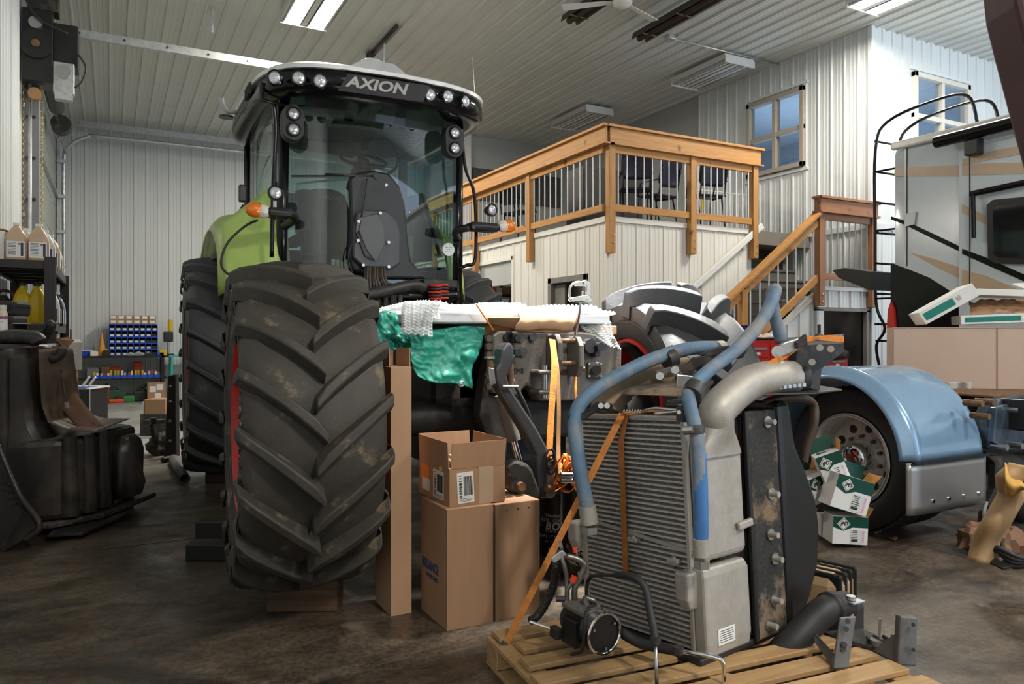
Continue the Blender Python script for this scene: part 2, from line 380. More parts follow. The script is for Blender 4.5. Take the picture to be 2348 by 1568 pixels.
# left wall with the big door
wl = wall('wall_left', (-1.1, -6, 0), (XL-.02, 10.6, ZC), DRY); clad(wl, (XL, -6), pi/2, 16.6, 0, ZC)
struct(MB().bb((-1.1, 10.6, 5.25), (XL-.01, YF, ZC)).build('trim_2', DRY))
struct(MB().bb((-1.1, 17.35, 0), (XL-.01, YF, 5.25)).build('trim_3', DRY))
door = thing('door_1', None, None, (XL-.05, 14, 0)); del_ = door; door['kind'] = 'structure'
DP = mat('insulated_door_panel', (.40, .43, .41), .45, var=.06)
for k in range(8):
    B('door_panel', DP, (XL-.05, 13.98, .33+k*.655), (.05, 6.7, .64), door, bev=.006)
    for y in (11.6, 13.2, 14.8, 16.4): B('hinge', GALV, (XL-.02, y, .66+k*.655), (.02, .07, .09), door, bev=0)
for k in (2, 4, 6):
    B('strut', GALV, (XL+.0, 13.98, .2+k*.655), (.07, 6.7, .05), door, bev=.004)
# far wall, opaque drywall over the mezzanine, office walls
wf = wall('wall_back', (-1.1, YF+.02, 0), (14, YF+.15, ZC), DRY); clad(wf, (XL, YF), 0, 8.0, 0, ZC)
wm = wall('wall_mezzanine', (6.9, 14.8, 2.91), (XO+.02, 14.92, ZC), DRY)
struct(MB().bb((6.62, 14.72, 2.9), (6.9, 15.0, ZC)).build('trim_4', WARMW))
struct(MB().bb((6.95, 14.76, 4.35), (9.2, 14.80, 5.05)).build('trim_5', DGREY))
wo = wall('wall_office_side', (XO+.02, YO+.02, 0), (XO+.14, 14.8, 4.0), DRY)
for a, b in (((XO+.02, YO+.02, 5.24), (XO+.14, 14.8, ZC)), ((XO+.02, YO+.02, 4.0), (XO+.14, 8.02, 5.24)), ((XO+.02, 9.19, 4.0), (XO+.14, 14.8, 5.24))):
    MB().bb(a, b).build('wall_backing', DRY, wo)
# heading -y so that ribs face -x
clad(wo, (XO, 10.4), -pi/2, 1.21, 0, ZC); clad(wo, (XO, 9.19), -pi/2, 1.17, 0, 4.0); clad(wo, (XO, 9.19), -pi/2, 1.17, 5.24, ZC); clad(wo, (XO, 8.02), -pi/2, 1.13, 0, ZC)
wr = wall('wall_office_front', (XO+.02, YO+.02, 0), (14, YO+.14, 4.0), DRY)
for a, b in (((XO+.02, YO+.02, 5.24), (14, YO+.14, ZC)), ((XO+.02, YO+.02, 4.0), (10.38, YO+.14, 5.24)), ((11.76, YO+.02, 4.0), (14, YO+.14, 5.24))):
    MB().bb(a, b).build('wall_backing', DRY, wr)
clad(wr, (XO, YO), 0, .91, 0, ZC); clad(wr, (10.38, YO), 0, 1.38, 0, 4.0); clad(wr, (10.38, YO), 0, 1.38, 5.24, ZC); clad(wr, (11.76, YO), 0, 2.2, 0, ZC)
struct(MB().bb((XO-.045, YO-.045, 0), (XO+.03, YO+.03, ZC-.02)).build('trim_6', WHITE, bev=.01))
struct(MB().bb((XO-.03, YO, 2.88), (XO, 10.4, 2.96)).build('trim_7', WHITE))
struct(MB().bb((XO, YO-.03, 2.88), (13.9, YO, 2.96)).build('trim_8', WHITE))
wall('wall_office_inner', (12.9, YO+.2, 2.9), (13.0, 12.5, ZC), mat('office_paint', (.36, .43, .50), .8))
wall('wall_office_back', (XO+.2, 12.4, 2.9), (13.0, 12.5, ZC), mat('office_paint', (.36, .43, .50), .8))
wall('ceiling_office', (XO+.16, YO+.16, 5.5), (13.0, 12.5, 5.56), mat('office_ceiling', (.5, .56, .62), .8))
wall('wall_right', (13.95, -6, 0), (14.05, -1.6, ZC)); wall('wall_right_far', (13.95, 2.6, 0), (14.05, 7.0, ZC)); wall('wall_right_header', (13.95, -1.6, 4.8), (14.05, 2.6, ZC))
wall('wall_front', (-1.1, -6.1, 0), (5.0, -6, ZC)); wall('wall_front_header', (5, -6.1, 4.9), (13, -6, ZC)); wall('wall_front_right', (13, -6.1, 0), (14, -6, ZC))
TAN = mat('tan_window_frame', (.40, .35, .28), .5, var=.03)
def window(name, o, xa, w, z0, z1, rows, m=TAN):
    # o: lower start corner on the wall face, xa: heading along the wall
    M = AX(V(*o, z0), xa, (0, 0, 1)); h = z1-z0
    t = thing(name, None, None, V(*o, z0)); t['kind'] = 'structure'
    f = .07
    for c, d in (((w/2, f/2, 0), (w, f, .13)), ((w/2, h-f/2, 0), (w, f, .13)), ((f/2, h/2, 0), (f, h, .13)), ((w-f/2, h/2, 0), (f, h, .13)), ((w/2, h/2, 0), (f, h, .11))):
        B('window_frame', m, c, d, t, M)
    if rows == 2: B('window_rail', m, (w/2, h*.49, 0), (w, f, .10), t, M)
    for i in range(2):
        for j in range(rows):
            ph = h/rows; B('window_pane', GLW, (w*(.25+.5*i), ph*(j+.5), 0), (w/2-f*.9, ph-f*.9, .008), t, M, bev=0)
    return t
window('window_1', (XO, 9.19), (0, -1, 0), 1.17, 4.0, 5.24, 2)
window('window_2', (10.38, YO), (1, 0, 0), 1.38, 4.0, 5.25, 2, mat('cream_window_frame', (.66, .62, .55), .5, var=.03))
for nm, a, b in (('trim_9', (XO-.035, 7.96, 3.93), (XO, 9.25, 3.97)), ('trim_10', (XO-.035, 7.96, 5.27), (XO, 9.25, 5.31)), ('trim_11', (10.3, YO-.035, 5.28), (11.84, YO, 5.33))):
    struct(MB().bb(a, b).build(nm, WHITE))
# ---------------------------------------------------------------- mezzanine deck: slab, clad walls, openings
DX, DY, DE, DZ = 5.65, 7.91, 8.2, 2.91
sl = wall('floor_mezzanine', (DX+.03, DY+.03, DZ-.2), (XO, 17.8, DZ), mat('deck_floor', (.19, .17, .15), .7))
wd = wall('wall_deck_front', (DX+.02, DY+.02, 0), (DE, DY+.12, DZ-.02), DRY); clad(wd, (DX, DY), 0, DE-DX, 0, DZ-.04, WARMW, .012)
ws = wall('wall_deck_side', (DX+.02, DY+.13, 2.2), (DX+.1, 17.8, DZ-.2), DRY)
for (y0, y1, z0, z1) in ((10.46, 9.36, 0, 2.85), (9.36, 8.34, 2.2, 2.85), (8.34, DY, 0, 2.85), (17.8, 10.46, 2.62, 2.85)):
    clad(ws, (DX, y0), -pi/2, y0-y1, z0, z1, WARMW, .012)
    if z0 == 0: MB().bb((DX+.02, max(y1, DY+.13), 0), (DX+.1, y0, 2.3)).build('wall_backing', DRY, ws)
MB().bb((DX+.02, 9.36, 0), (DX+.1, 10.46, 2.3)).build('wall_backing', DRY, ws)
for nm, a, b in (('trim_12', (DX-.03, DY-.03, DZ-.07), (DE+.02, DY+.01, DZ)), ('trim_13', (DX-.03, DY-.03, DZ-.07), (DX+.01, 17.8, DZ)), ('trim_14', (DX-.02, DY-.02, 0), (DX+.02, DY+.02, DZ-.07)),
                 ('trim_15', (DX-.02, 10.43, 0), (DX+.12, 10.50, 2.64)), ('trim_16', (DX-.02, 10.46, 2.58), (DX+.12, 17.8, 2.64))):
    struct(MB().bb(a, b).build(nm, WARMW))
ri = wall('wall_bay_inner', (DX+1.5, 10.5, 0), (DX+1.6, 17.8, 2.71), DRY); clad(ri, (DX+1.48, 17.8), -pi/2, 7.3, 0, 2.7)
wall('wall_bay_side', (DX+.1, 10.5, 0), (DX+1.5, 10.58, 2.71), DRY)
DF = mat('door_frame_taupe', (.20, .19, .175), .6)
dd = thing('door_2', None, None, (DX, 8.85, 0)); dd['kind'] = 'structure'
for a, b in (((DX-.03, 8.34, 0), (DX+.12, 8.43, 2.2)), ((DX-.03, 9.27, 0), (DX+.12, 9.36, 2.2)), ((DX-.03, 8.34, 2.12), (DX+.12, 9.36, 2.2))):
    MB().bb(a, b).build('door_frame', DF, dd, bev=.004)
MB().bb((DX+.04, 9.0, 0), (DX+.08, 9.27, 2.1)).build('door_leaf', DF, dd, bev=.004)
TANW = mat('tan_painted_wall', (.42, .27, .15), .8)
wall('wall_undercroft', (7.0, 8.1, 0), (7.1, 10.4, 2.7), TANW)
nb = thing('notice_frame', 'wood-framed notice on the tan wall inside the doorway under the deck', 'picture frame', (6.98, 8.95, 1.88))
B('frame', mat('frame_wood', (.28, .16, .07), .5), (6.98, 8.95, 1.98), (.03, .42, .34), nb); B('paper', LABELW, (6.962, 8.95, 1.98), (.004, .2, .12), nb, bev=0)
B('frame_mount', mat('mount_tan', (.5, .36, .2), .7), (6.965, 8.95, 1.98), (.004, .36, .28), nb, bev=0)
# ---------------------------------------------------------------- stairs, landing
LX, LZ = 8.33, 2.03
st = thing('staircase', 'grey painted wooden staircase rising to the landing beside the white deck wall', 'staircase', (5.6, 7.4, 0))
n = 11
for k in range(n):
    z = LZ*(k+1)/n; x0 = LX-(n-k)*.255+.0
    MB().bb((x0-.02, YO+.1, z-.035), (x0+.255, DY-.05, z)).build('tread', STEP, st, bev=.004)
    MB().bb((x0, YO+.11, z-LZ/n), (x0+.02, DY-.05, z-.035)).build('riser', STEP, st)
B('landing_platform', STEP, ((LX+XO)/2-.01, 7.50, LZ-.03), (XO-LX-.06, .80, .06), st)
for k in range(5):
    z = LZ+(DZ-LZ)*(k+1)/5; y0 = DY+.02+k*.24
    MB().bb((DE+.06, y0-.02, z-.035), (XO-.06, y0+.24, z)).build('tread', STEP, st, bev=.004)
    MB().bb((DE+.06, y0, z-.176), (XO-.06, y0+.02, z-.035)).build('riser', STEP, st)
sx0 = LX-n*.255
sw = thing('wall_stair', None, None, (6.8, YO+.05, 0)); sw['kind'] = 'structure'
x = sx0
while x < LX-.01:                                                 # cladding cut to the slope of the stringer
    x1 = min(x+.2286, LX); zz = lambda q: max(.02, (q-sx0)/(LX-sx0)*LZ-.12)
    MB().prism([(x, 0), (x1, 0), (x1, zz(x1)), (x, zz(x))], .02, AX((0, YO+.05, 0), (1, 0, 0), (0, 0, 1))).build('metal_panel', WHITE, sw)
    MB().prism([(x, 0), (x+.03, 0), (x+.03, zz(x+.03)), (x, zz(x))], .02, AX((0, YO+.03, 0), (1, 0, 0), (0, 0, 1))).build('panel_rib', WHITE, sw)
    x = x1
MB().beam((sx0, YO+.03, zz(sx0)), (LX, YO+.03, zz(LX)), .05, .07).build('stair_trim', WARMW, sw, bev=.005)
wu = wall('wall_landing', (LX, YO+.02, 1.74), (XO, YO+.08, LZ-.06), DRY); clad(wu, (LX, YO+.0), 0, XO-LX, 1.74, LZ-.02, WHITE, .02)
struct(MB().bb((LX, YO-.03, LZ-.05), (XO, YO+.03, LZ)).build('trim_17', WARMW))
struct(MB().bb((LX, YO-.02, 1.70), (XO, YO+.04, 1.75)).build('trim_18', DF)); struct(MB().bb((LX, YO-.02, 0), (LX+.14, YO+.04, 1.72)).build('trim_19', WHITE)); struct(MB().bb((XO-.12, YO-.02, 0), (XO, YO+.04, 1.72)).build('trim_20', DF))
ld = thing('ladder', 'aluminium step ladder leaning in the dark opening under the landing', 'ladder', (8.9, 7.3, 0))
for dx in (0, .26): MB().beam((8.78+dx, 7.2, 0), (8.95+dx*.8, 7.7, 1.62), .06, .025).build('rail', ALU, ld)
for k in range(6): z = .2+k*.25; MB().beam((8.79+k*.026, 7.22+k*.077, z), (9.03+k*.02, 7.22+k*.077, z), .07, .025).build('rung', ALU, ld)
struct(MB().bb((XO-.05, YO+.12, 0), (XO-.02, 8.6, 1.75)).build('wall_shade_panel', mat('shaded_drywall', (.07, .07, .075), .8)))  # dark panel added to make the opening under the landing look shaded
struct(MB().bb((8.0, 8.6, 0), (XO, 8.7, 2.0)).build('wall_under_stair', mat('shaded_drywall', (.07, .07, .075), .8)))  # shade under the landing is put into this wall's colour
# railings
GLB = mat('railing_baluster', (.60, .62, .63), .35, .5, var=.05)
def rail_run(t, a, b, zt, zb, n, wm, balm=GLB, zt2=None, zb2=None):
    """upper 2x4, lower 2x4 and n round balusters between plan points a and b"""
    a = Vector(a); b = Vector(b); zt2 = zt if zt2 is None else zt2; zb2 = zb if zb2 is None else zb2
    for z, z2 in ((zt, zt2), (zb, zb2)):
        MB().beam((*a, z), (*b, z2), .04, .09, (0, 0, 1)).build('rail', wm, t, bev=.003)
    for k in range(n):
        p = a.lerp(b, (k+.5)/n); q = (k+.5)/n; za = zb+(zb2-zb)*q; zc = zt+(zt2-zt)*q
        MB().cyl((*p, za+.02), (*p, zc-.03), .0095, n=8).build('baluster', balm, t, smooth=40)
dr = thing('deck_railing', 'orange-stained lumber railing with round metal balusters around the mezzanine deck', 'railing', (DX, DY, DZ))
ZT = 4.06
fp = [DX+.0, DX+1.36, DE-.02]
for i, x in enumerate(fp):
    MB().bb((x-.05, DY-.115, 2.42 if i == 0 else 2.48), (x+.05, DY-.025, ZT-.24)).build('post', PINEZ, dr, bev=.006)
    for z in (2.56, 2.66): MB().cyl((x+.02, DY-.125, z), (x+.02, DY-.10, z), .012, n=8).build('bolt', GALV, dr)
for i in range(2): rail_run(dr, (fp[i]+.05, DY-.07), (fp[i+1]-.05, DY-.07), ZT-.30, DZ+.10, 9, PINE)
MB().bb((DX-.05, DY-.13, ZT-.24), (DE+.06, DY-.09, ZT-.035)).build('fascia_board', PINE, dr, bev=.004)
MB().bb((DX-.06, DY-.16, ZT-.255), (DE+.09, DY+.0, ZT-.235)).build('trim_board', PINE, dr)
MB().bb((DX-.10, DY-.17, ZT-.035), (DE+.10, DY+.03, ZT)).build('cap_board', PINE, dr, bev=.004)
sp = [DY-.07, DY+1.9, DY+3.8, DY+5.7, DY+7.6, DY+9.4]
for i, y in enumerate(sp[1:], 1):
    MB().bb((DX-.115, y-.05, 2.48), (DX-.025, y+.05, ZT-.24)).build('post', PINEZ, dr, bev=.006)
for i in range(5): rail_run(dr, (DX-.07, sp[i]+.06), (DX-.07, sp[i+1]-.05), ZT-.30, DZ+.10, 12, PINEY)
MB().bb((DX-.13, DY-.13, ZT-.24), (DX-.09, 17.6, ZT-.035)).build('fascia_board', PINEY, dr, bev=.004)
MB().bb((DX-.16, DY-.16, ZT-.255), (DX, 17.6, ZT-.235)).build('trim_board', PINEY, dr)
MB().bb((DX-.17, DY-.16, ZT-.035), (DX+.03, 17.6, ZT)).build('cap_board', PINEY, dr, bev=.004)
sr = thing('stair_railing', 'sloping lumber stair railing with a boxed landing section and steel balusters', 'railing', (LX, YO, 0))
bx = lambda x: LZ*(x-sx0)/(LX-sx0)                                # stair slope height at x
PX = 6.93
for x, zb, zt in ((LX+.0, 1.76, 3.02), (XO-.07, 1.76, 3.02), (PX, bx(PX)-.35, bx(PX)+.92), (5.6, 0, bx(5.6)+.9)):
    MB().bb((x-.05, YO-.11, zb), (x+.05, YO-.02, zt)).build('post', REDWZ if x > 8 else PINEZ, sr, bev=.006)
for x in (LX, XO-.07):
    for z in (1.82, 1.92): MB().cyl((x, YO-.12, z), (x, YO-.10, z), .012, n=8).build('bolt', GALV, sr)
rail_run(sr, (LX+.05, YO-.065), (XO-.12, YO-.065), 2.96, 2.16, 8, REDW, STEEL)
MB().bb((LX-.06, YO-.13, 3.03), (XO-.02, YO-.09, 3.19)).build('fascia_board', REDW, sr, bev=.004)
MB().bb((LX-.03, YO-.10, 3.03), (LX+.0, YO+.0, 3.19)).build('fascia_board', REDW, sr, bev=.004)
MB().bb((LX-.07, YO-.15, 3.005), (XO+.0, YO+.0, 3.03)).build('trim_board', REDW, sr)
MB().bb((LX-.08, YO-.16, 3.19), (XO+.0, YO+.0, 3.225)).build('cap_board', REDW, sr, bev=.004)
for x0, x1, nn in ((5.65, PX-.05, 7), (PX+.05, LX-.05, 8)):
    rail_run(sr, (x0, YO-.065), (x1, YO-.065), bx(x0)+.88, bx(x0)+.14, nn, PINE, GLB, bx(x1)+.88, bx(x1)+.14)
MB().beam((5.55, YO-.065, bx(5.55)+.965), (LX-.04, YO-.065, bx(LX)+.965), .14, .038).build('cap_board', PINE, sr, bev=.004)
hr = thing('handrail', 'white sloping wooden handrail fixed along the deck wall above the stairs', 'handrail', (6.8, DY-.07, 1.9))
MB().beam((6.0, DY-.08, bx(6.0)+.93), (DE+.14, DY-.08, bx(8.34)+.93), .04, .09).build('rail', TRIM, hr, bev=.01)
for x in (6.3, 7.2, 8.0): MB().bb((x-.02, DY-.07, bx(x)+.82), (x+.02, DY-.02, bx(x)+.9)).build('bracket', GALV, hr)
# baby gate
bg = thing('safety_gate', 'white tube safety gate with a yellow tag at the head of the stairs', 'gate', (8.8, 9.15, DZ))
for k in range(9): MB().cyl((8.32+k*.13, 9.2, DZ+.05), (8.32+k*.13, 9.2, DZ+.82), .009, n=6).build('bar', TRIM, bg)
for z in (.05, .82): MB().cyl((8.3, 9.2, DZ+z), (9.4, 9.2, DZ+z), .013, n=8).build('rail', TRIM, bg)
B('tag', YEL, (8.45, 9.185, DZ+.62), (.05, .01, .25), bg)
# chairs on the deck
CHM = mat('dark_blue_chair_plastic', (.022, .022, .05), .4); 
def chair(loc, rz, label, high=0):
    t = thing('deck_chair', label, 'chair', loc, rz, 'chairs on the mezzanine deck')
    s = .46+high
    MB().grid(lambda u, v: V((u-.5)*.46, (v-.5)*.42, s+.015*cos(pi*v)), 8, 6).build('seat', CHM, t, local=True, smooth=True, sol=.03)
    MB().grid(lambda u, v: V((u-.5)*.46*(1-.25*abs(2*v-1)**4), .22+.1*v-.05*cos(pi*(u-.5)), s+.12+v*.42), 10, 8).build('backrest', CHM, t, local=True, smooth=True, sol=.025)
    for a in (-.2, .2):
        MB().tube(smoothpath([(a, -.2, 0), (a, -.19, s-.05), (a, -.1, s-.02), (a, .18, s-.02), (a, .24, s+.1), (a, .3, s+.4)], 4), .012, 6).build('leg', BLK, t, local=True, smooth=True)
        MB().cyl((a, .14, s-.03), (a, .26, 0), .012, n=6).build('leg', BLK, t, local=True, smooth=True)
        MB().tube([(a*1.15, .24, s+.2), (a*1.15, -.12, s+.2), (a*1.15, -.17, s)], .012, 6).build('armrest', BLK, t, local=True, smooth=True)
    return t
chair((6.75, 8.75, DZ), 2.6, 'dark blue chair nearest the deck corner, its seat catching blue light', .12)
chair((7.35, 9.0, DZ), 3.3, 'black round-backed chair on the deck behind the middle front post', .12)
chair((8.0, 8.65, DZ), 2.9, 'black round-backed chair at the deck end beside the stairs', .12)
chair((5.95+.2, 11.2, DZ), 1.9, 'dark chair behind the side railing of the deck, left of the corner', .1)
tb = thing('deck_cabinet', 'dark wooden cabinet standing on the deck against the grey wall', 'cabinet', (7.35, 10.3, DZ))
B('body', mat('dark_cabinet', (.04, .035, .032), .5), (7.3, 10.3, DZ+.6), (1.2, .5, 1.2), tb)
B('door', mat('dark_cabinet', (.04, .035, .032), .5), (7.0, 10.04, DZ+.6), (.56, .02, 1.1), tb); B('door', mat('dark_cabinet', (.04, .035, .032), .5), (7.6, 10.04, DZ+.6), (.56, .02, 1.1), tb)
# ---------------------------------------------------------------- ceiling fittings
def fixture(p, label, lit, L=1.25, Wd=.62):
    t = thing('ceiling_light', label, 'ceiling light', p, 0, 'strip lights on the ribbed ceiling')
    x, y, z = p; wm = mat('fixture_white', (.62, .62, .60), .4, var=.03)
    MB().bb((x-Wd/2, y-L/2, z), (x+Wd/2, y+L/2, z+.09)).build('housing', wm, t, bev=.01)
    MB().bb((x-.035, y-L/2+.02, z-.03), (x+.035, y+L/2-.02, z)).build('ballast_cover', wm, t)
    for s in (-1, 1):
        for q in (.10, .19):
            MB().cyl((x+s*q, y-L/2+.03, z-.02), (x+s*q, y+L/2-.03, z-.02), .016, n=8).build('tube', TUBE if lit else OFFT, t, smooth=40)
        for q in (.055, .27): MB().beam((x+s*q, y-L/2, z-.012), (x+s*q, y+L/2, z-.012), .012, .05).build('reflector', GALV, t)
    for yy in (y-L/2, y+L/2): MB().bb((x-Wd/2, yy-.012, z-.05), (x+Wd/2, yy+.012, z+.05)).build('end_plate', wm, t)
    for yy in (y-L/3, y+L/3): MB().cyl((x, yy, z+.05), (x, yy, ZC+.02), .006, n=6).build('hanger', GALV, t)
    if lit:
        l = bpy.data.lights.new('tube_light', 'AREA'); l.shape = 'RECTANGLE'; l.size = Wd*.8; l.size_y = L; l.energy = lit; l.color = (1, .94, .84)
        o = bpy.data.objects.new('tube_light', l); C.objects.link(o); o.location = (x, y, z-.05)
q = onY(697, 28, 4.0); a = onX(651, 48, 1) 
def zat(u, v, z): d = ray(u, v); return V(0, 0, H)+d*((z-H)/d.z)
FZ = 5.62
for (u1, v1, u2, v2, lb, lit) in ((651, 48, 740, 60, 'lit strip light on the ceiling in front of the cab roof', 95), (1945, 10, 2010, 27, 'lit strip light near the ceiling corner above the motorhome', 75),
                                  (1533, 190, 1610, 203, 'unlit strip light on the ceiling left of the office window', 0), (1258, 283, 1330, 300, 'unlit strip light low over the deck railing corner', 0)):
    A = zat(u1, v1, FZ); Bq = zat(u2, v2, FZ); c = (A+Bq)/2
    fixture((c.x, c.y-.62, FZ), lb, lit)
for p, lb in (((2.2, -2.6, FZ), 'added unseen strip light over the bay behind the photographer'), ((7.0, -1.0, FZ), 'added unseen strip light over the truck, behind the photographer'), ((3.75, 13.2, FZ), 'added fill strip light hidden behind the cab roof')):
    fixture(p, lb, 170 if p[1] < -2 else 95)  # strip lights added out of view as fill for the near and far bays
# ceiling fan
c = zat(1427, 16, 5.33)
fan = thing('ceiling_fan', 'white industrial ceiling fan between two dark heaters', 'fan', c)
FW = mat('fan_white', (.72, .72, .70), .4, var=.03)
MB().lathe([(0, 0), (.07, .0), (.115, .03), (.125, .07), (.11, .11), (.05, .14), (0, .14)], FR(c), 24).build('motor_housing', FW, fan, smooth=40)
MB().lathe([(.127, .045), (.13, .05), (.13, .06), (.127, .065)], FR(c), 24).build('housing_band', GALV, fan, smooth=40)
MB().cyl((c.x, c.y, c.z+.13), (c.x, c.y, ZC), .014, n=8).build('rod', FW, fan)
MB().lathe([(0, 0), (.06, .0), (.03, -.06), (0, -.06)], FR((c.x, c.y, ZC)), 16).build('ceiling_cup', FW, fan, smooth=40)
for k in range(3):
    a = 2*pi*k/3+.35; M = FR(c+V(0, 0, .06), a, .18)
    MB().prism([(.08, -.03), (.25, -.04), (.72, -.075), (.74, .06), (.25, .04), (.08, .03)], .006, M).build('blade', FW, fan)
HEAT = mat('heater_dark', (.035, .03, .026), .5, var=.2)
for (u1, v1, u2, v2, lb) in ((1290, 50, 1395, 2, 'dark ceiling radiant heater left of the fan'), (1452, 90, 1592, 12, 'dark ceiling radiant heater right of the fan')):
    A = zat(u1, v1, 5.5); Bq = zat(u2, v2, 5.5); y1 = A.y; y0 = min(Bq.y, A.y-2.2); x = A.x
    t = thing('radiant_heater', lb, 'heater', (x, (y0+y1)/2, 5.5), 0, 'radiant heaters beside the ceiling fan')
    pr = [(-.13, 0), (-.10, .09), (.10, .09), (.13, 0), (.115, 0), (.085, .075), (-.085, .075), (-.115, 0)]
    M = AX((x+.1, y1, 5.5), (1, 0, 0), (0, 0, 1)); MB().prism(pr, (y1-y0), M).build('reflector', HEAT, t)
    MB().cyl((x+.1, y0, 5.53), (x+.1, y1, 5.53), .045, n=10).build('burner_tube', mat('burner_tube', (.05, .03, .02), .6, .4), t, smooth=40)
    for k in range(3): yy = y1-.25-k*.7; MB().bb((x-.04, yy, 5.49), (x+.24, yy+.02, 5.5)).build('cross_bracket', RUST, t)
    for k in range(2): MB().cyl((x+.1, y1-.3-k*1.4, 5.58), (x+.1, y1-.3-k*1.4, ZC), .005, n=6).build('hanger', GALV, t)
cd = thing('ceiling_conduit', 'thin electrical conduit with a junction box across the ceiling', 'conduit', zat(1660, 110, ZC-.04))
A = zat(1537, 88, ZC-.04); Bq = zat(1785, 147, ZC-.04)
MB().tube([A, Bq], .013, 8).build('conduit_pipe', GALV, cd, smooth=True); MB().bb(A-V(.06, .06, .02), A+V(.06, .06, .04)).build('junction_box', GALV, cd, bev=.005)
cd = thing('ceiling_pipe', 'dark pipe rising behind the cab roof to the ceiling', 'pipe', zat(880, 95, ZC-.06))
MB().tube([zat(848, 128, ZC-.05), zat(910, 60, ZC-.05)], .03, 8).build('pipe', DBLK, cd, smooth=True); MB().cyl(zat(848, 128, ZC-.1), zat(848, 128, ZC), .06, n=12).build('flange', DBLK, cd, smooth=40)
# ---------------------------------------------------------------- door tracks and operator on the left
tr = thing('door_track', 'long galvanised overhead door track nearer the tractor cab', 'door track', (XL+.2, 10.7, 5.2), 0, 'overhead door tracks')
def track(t, y, z):
    MB().prism([(0, 0), (.07, 0), (.07, .012), (.012, .012), (.012, .10), (0, .10)], 4.3, AX((XL+.4, y, z), (0, 1, 0), (0, 0, 1))).build('angle_rail', GALV, t)
    for k in range(8): MB().cyl((XL+.6+k*.5, y-.012, z+.05), (XL+.6+k*.5, y, z+.05), .014, n=6).build('rail_hole', INK, t)
track(tr, 10.75, onY(300, 104, 10.75).z)
for x in (1.2, 3.6): MB().beam((x, 10.77, 5.45), (x, 10.74, ZC), .03, .03).build('hanger', GALV, tr)
t2 = thing('door_track', 'galvanised overhead door track along the top of the far ribbed wall', 'door track', (XL+.2, 17.2, 5.2), 0, 'overhead door tracks')
MB().prism([(0, 0), (.06, 0), (.06, .012), (.012, .012), (.012, .12), (0, .12)], 6.5, AX((XL+.4, 17.2, 5.55), (0, 1, 0), (0, 0, 1))).build('angle_rail', GALV, t2)
MB().tube(smoothpath([(XL+.12, 17.3, 0.02), (XL+.12, 17.3, 3), (XL+.12, 17.3, 4.85), (XL+.22, 17.25, 5.15), (XL+.55, 17.2, 5.36), (XL+1.2, 17.2, 5.4), (XL+7, 17.2, 5.4)], 5), .035, 8).build('curved_track', GALV, t2, smooth=True)
for k in range(7): MB().bb((XL, 17.22, .6+k*.7), (XL+.14, 17.42, .66+k*.7)).build('track_bracket', GALV, t2)
MB().bb((XL, 17.3, 0), (XL+.05, 17.45, 5.3)).build('track_angle', GALV, t2)
t3 = thing('door_jamb_track', 'grey upright door track with chains beside the white ribbed wall', 'door track', (XL+.1, 10.8, 0), 0, 'overhead door tracks')
GJ = mat('grey_jamb', (.24, .25, .27), .5, var=.08)
MB().bb((XL+.0, 10.72, 0), (XL+.18, 10.86, 5.0)).build('jamb_post', GJ, t3, bev=.005)
for k in range(9): MB().bb((XL+.05, 10.70, .5+k*.5), (XL+.14, 10.72, .53+k*.5)).build('jamb_bolt_row', INK, t3)
MB().cyl((XL+.1, 10.5, 0), (XL+.1, 10.5, 5.2), .02, n=8).build('conduit', GALV, t3, smooth=True)
op = thing('door_operator', 'black chain-hoist door operator high on the left wall', 'door operator', (XL+.2, 10.6, 4.4))
MB().bb((XL+.03, 10.35, 4.35), (XL+.34, 10.7, 5.2)).build('gearbox_housing', BLK, op, bev=.01)
MB().bb((XL+.34, 10.42, 4.6), (XL+.60, 10.75, 5.1)).build('motor_housing', BLK, op, bev=.01)
for z, r, m in ((5.02, .07, STEEL), (4.78, .17, BLK), (4.78, .045, RUST)): MB().cyl((XL+.17, 10.35, z), (XL+.17, 10.31-.02*(r < .1), z), r, n=20).build('sprocket', m, op, smooth=40)
MB().bb((XL+.34, 10.36, 4.25), (XL+.56, 10.5, 4.62)).build('brake_plate', GALV, op, bev=.01); MB().cyl((XL+.45, 10.36, 4.5), (XL+.45, 10.3, 4.5), .08, n=16).build('brake_disc', STEEL, op, smooth=40)
MB().bb((XL+.36, 10.33, 4.17), (XL+.54, 10.45, 4.26)).build('bracket', GALV, op); MB().bb((XL+.08, 10.35, 5.2), (XL+.4, 10.6, 5.55)).build('top_bracket', DBLK, op, bev=.01)
MB().cyl((XL+.16, 10.33, 4.2), (XL+.16, 10.45, 4.2), .07, n=16).build('brass_wheel', mat('brass', (.4, .22, .1), .4, .5), op, smooth=40)
MB().tube(smoothpath([(XL+.08, 10.3, 5.6), (XL+.07, 10.25, 5.3), (XL+.2, 10.25, 5.05), (XL+.5, 10.3, 4.95)], 6), .012, 6).build('cable', MBLK, op, smooth=True)
MB().tube(smoothpath([(XL+.6, 10.4, 4.75), (XL+.68, 10.38, 4.6), (XL+.62, 10.38, 4.4), (XL+.5, 10.38, 4.3)], 6), .012, 6).build('cable', MBLK, op, smooth=True)
BRS = mat('brass_chain', (.45, .34, .16), .4, .7)
for cx in (.03, .22):
    ch = thing('hoist_chain', 'brass hoist chain hanging %s the grey jamb' % ('left of' if cx < .1 else 'right of'), 'chain', (XL+cx, 10.5, .9), 0, 'hoist chains'); b = MB()
    for k in range(89):
        z = 1.0+k*.038; M = FR((XL+cx, 10.5, z), (k % 2)*pi/2); b.tube([M @ V(.011*cos(a), 0, .026*sin(a)) for a in [2*pi*i/8 for i in range(8)]], .0045, 4, closed=True)
    o = b.build('chain_links', BRS, ch, smooth=True); o['kind'] = 'stuff'
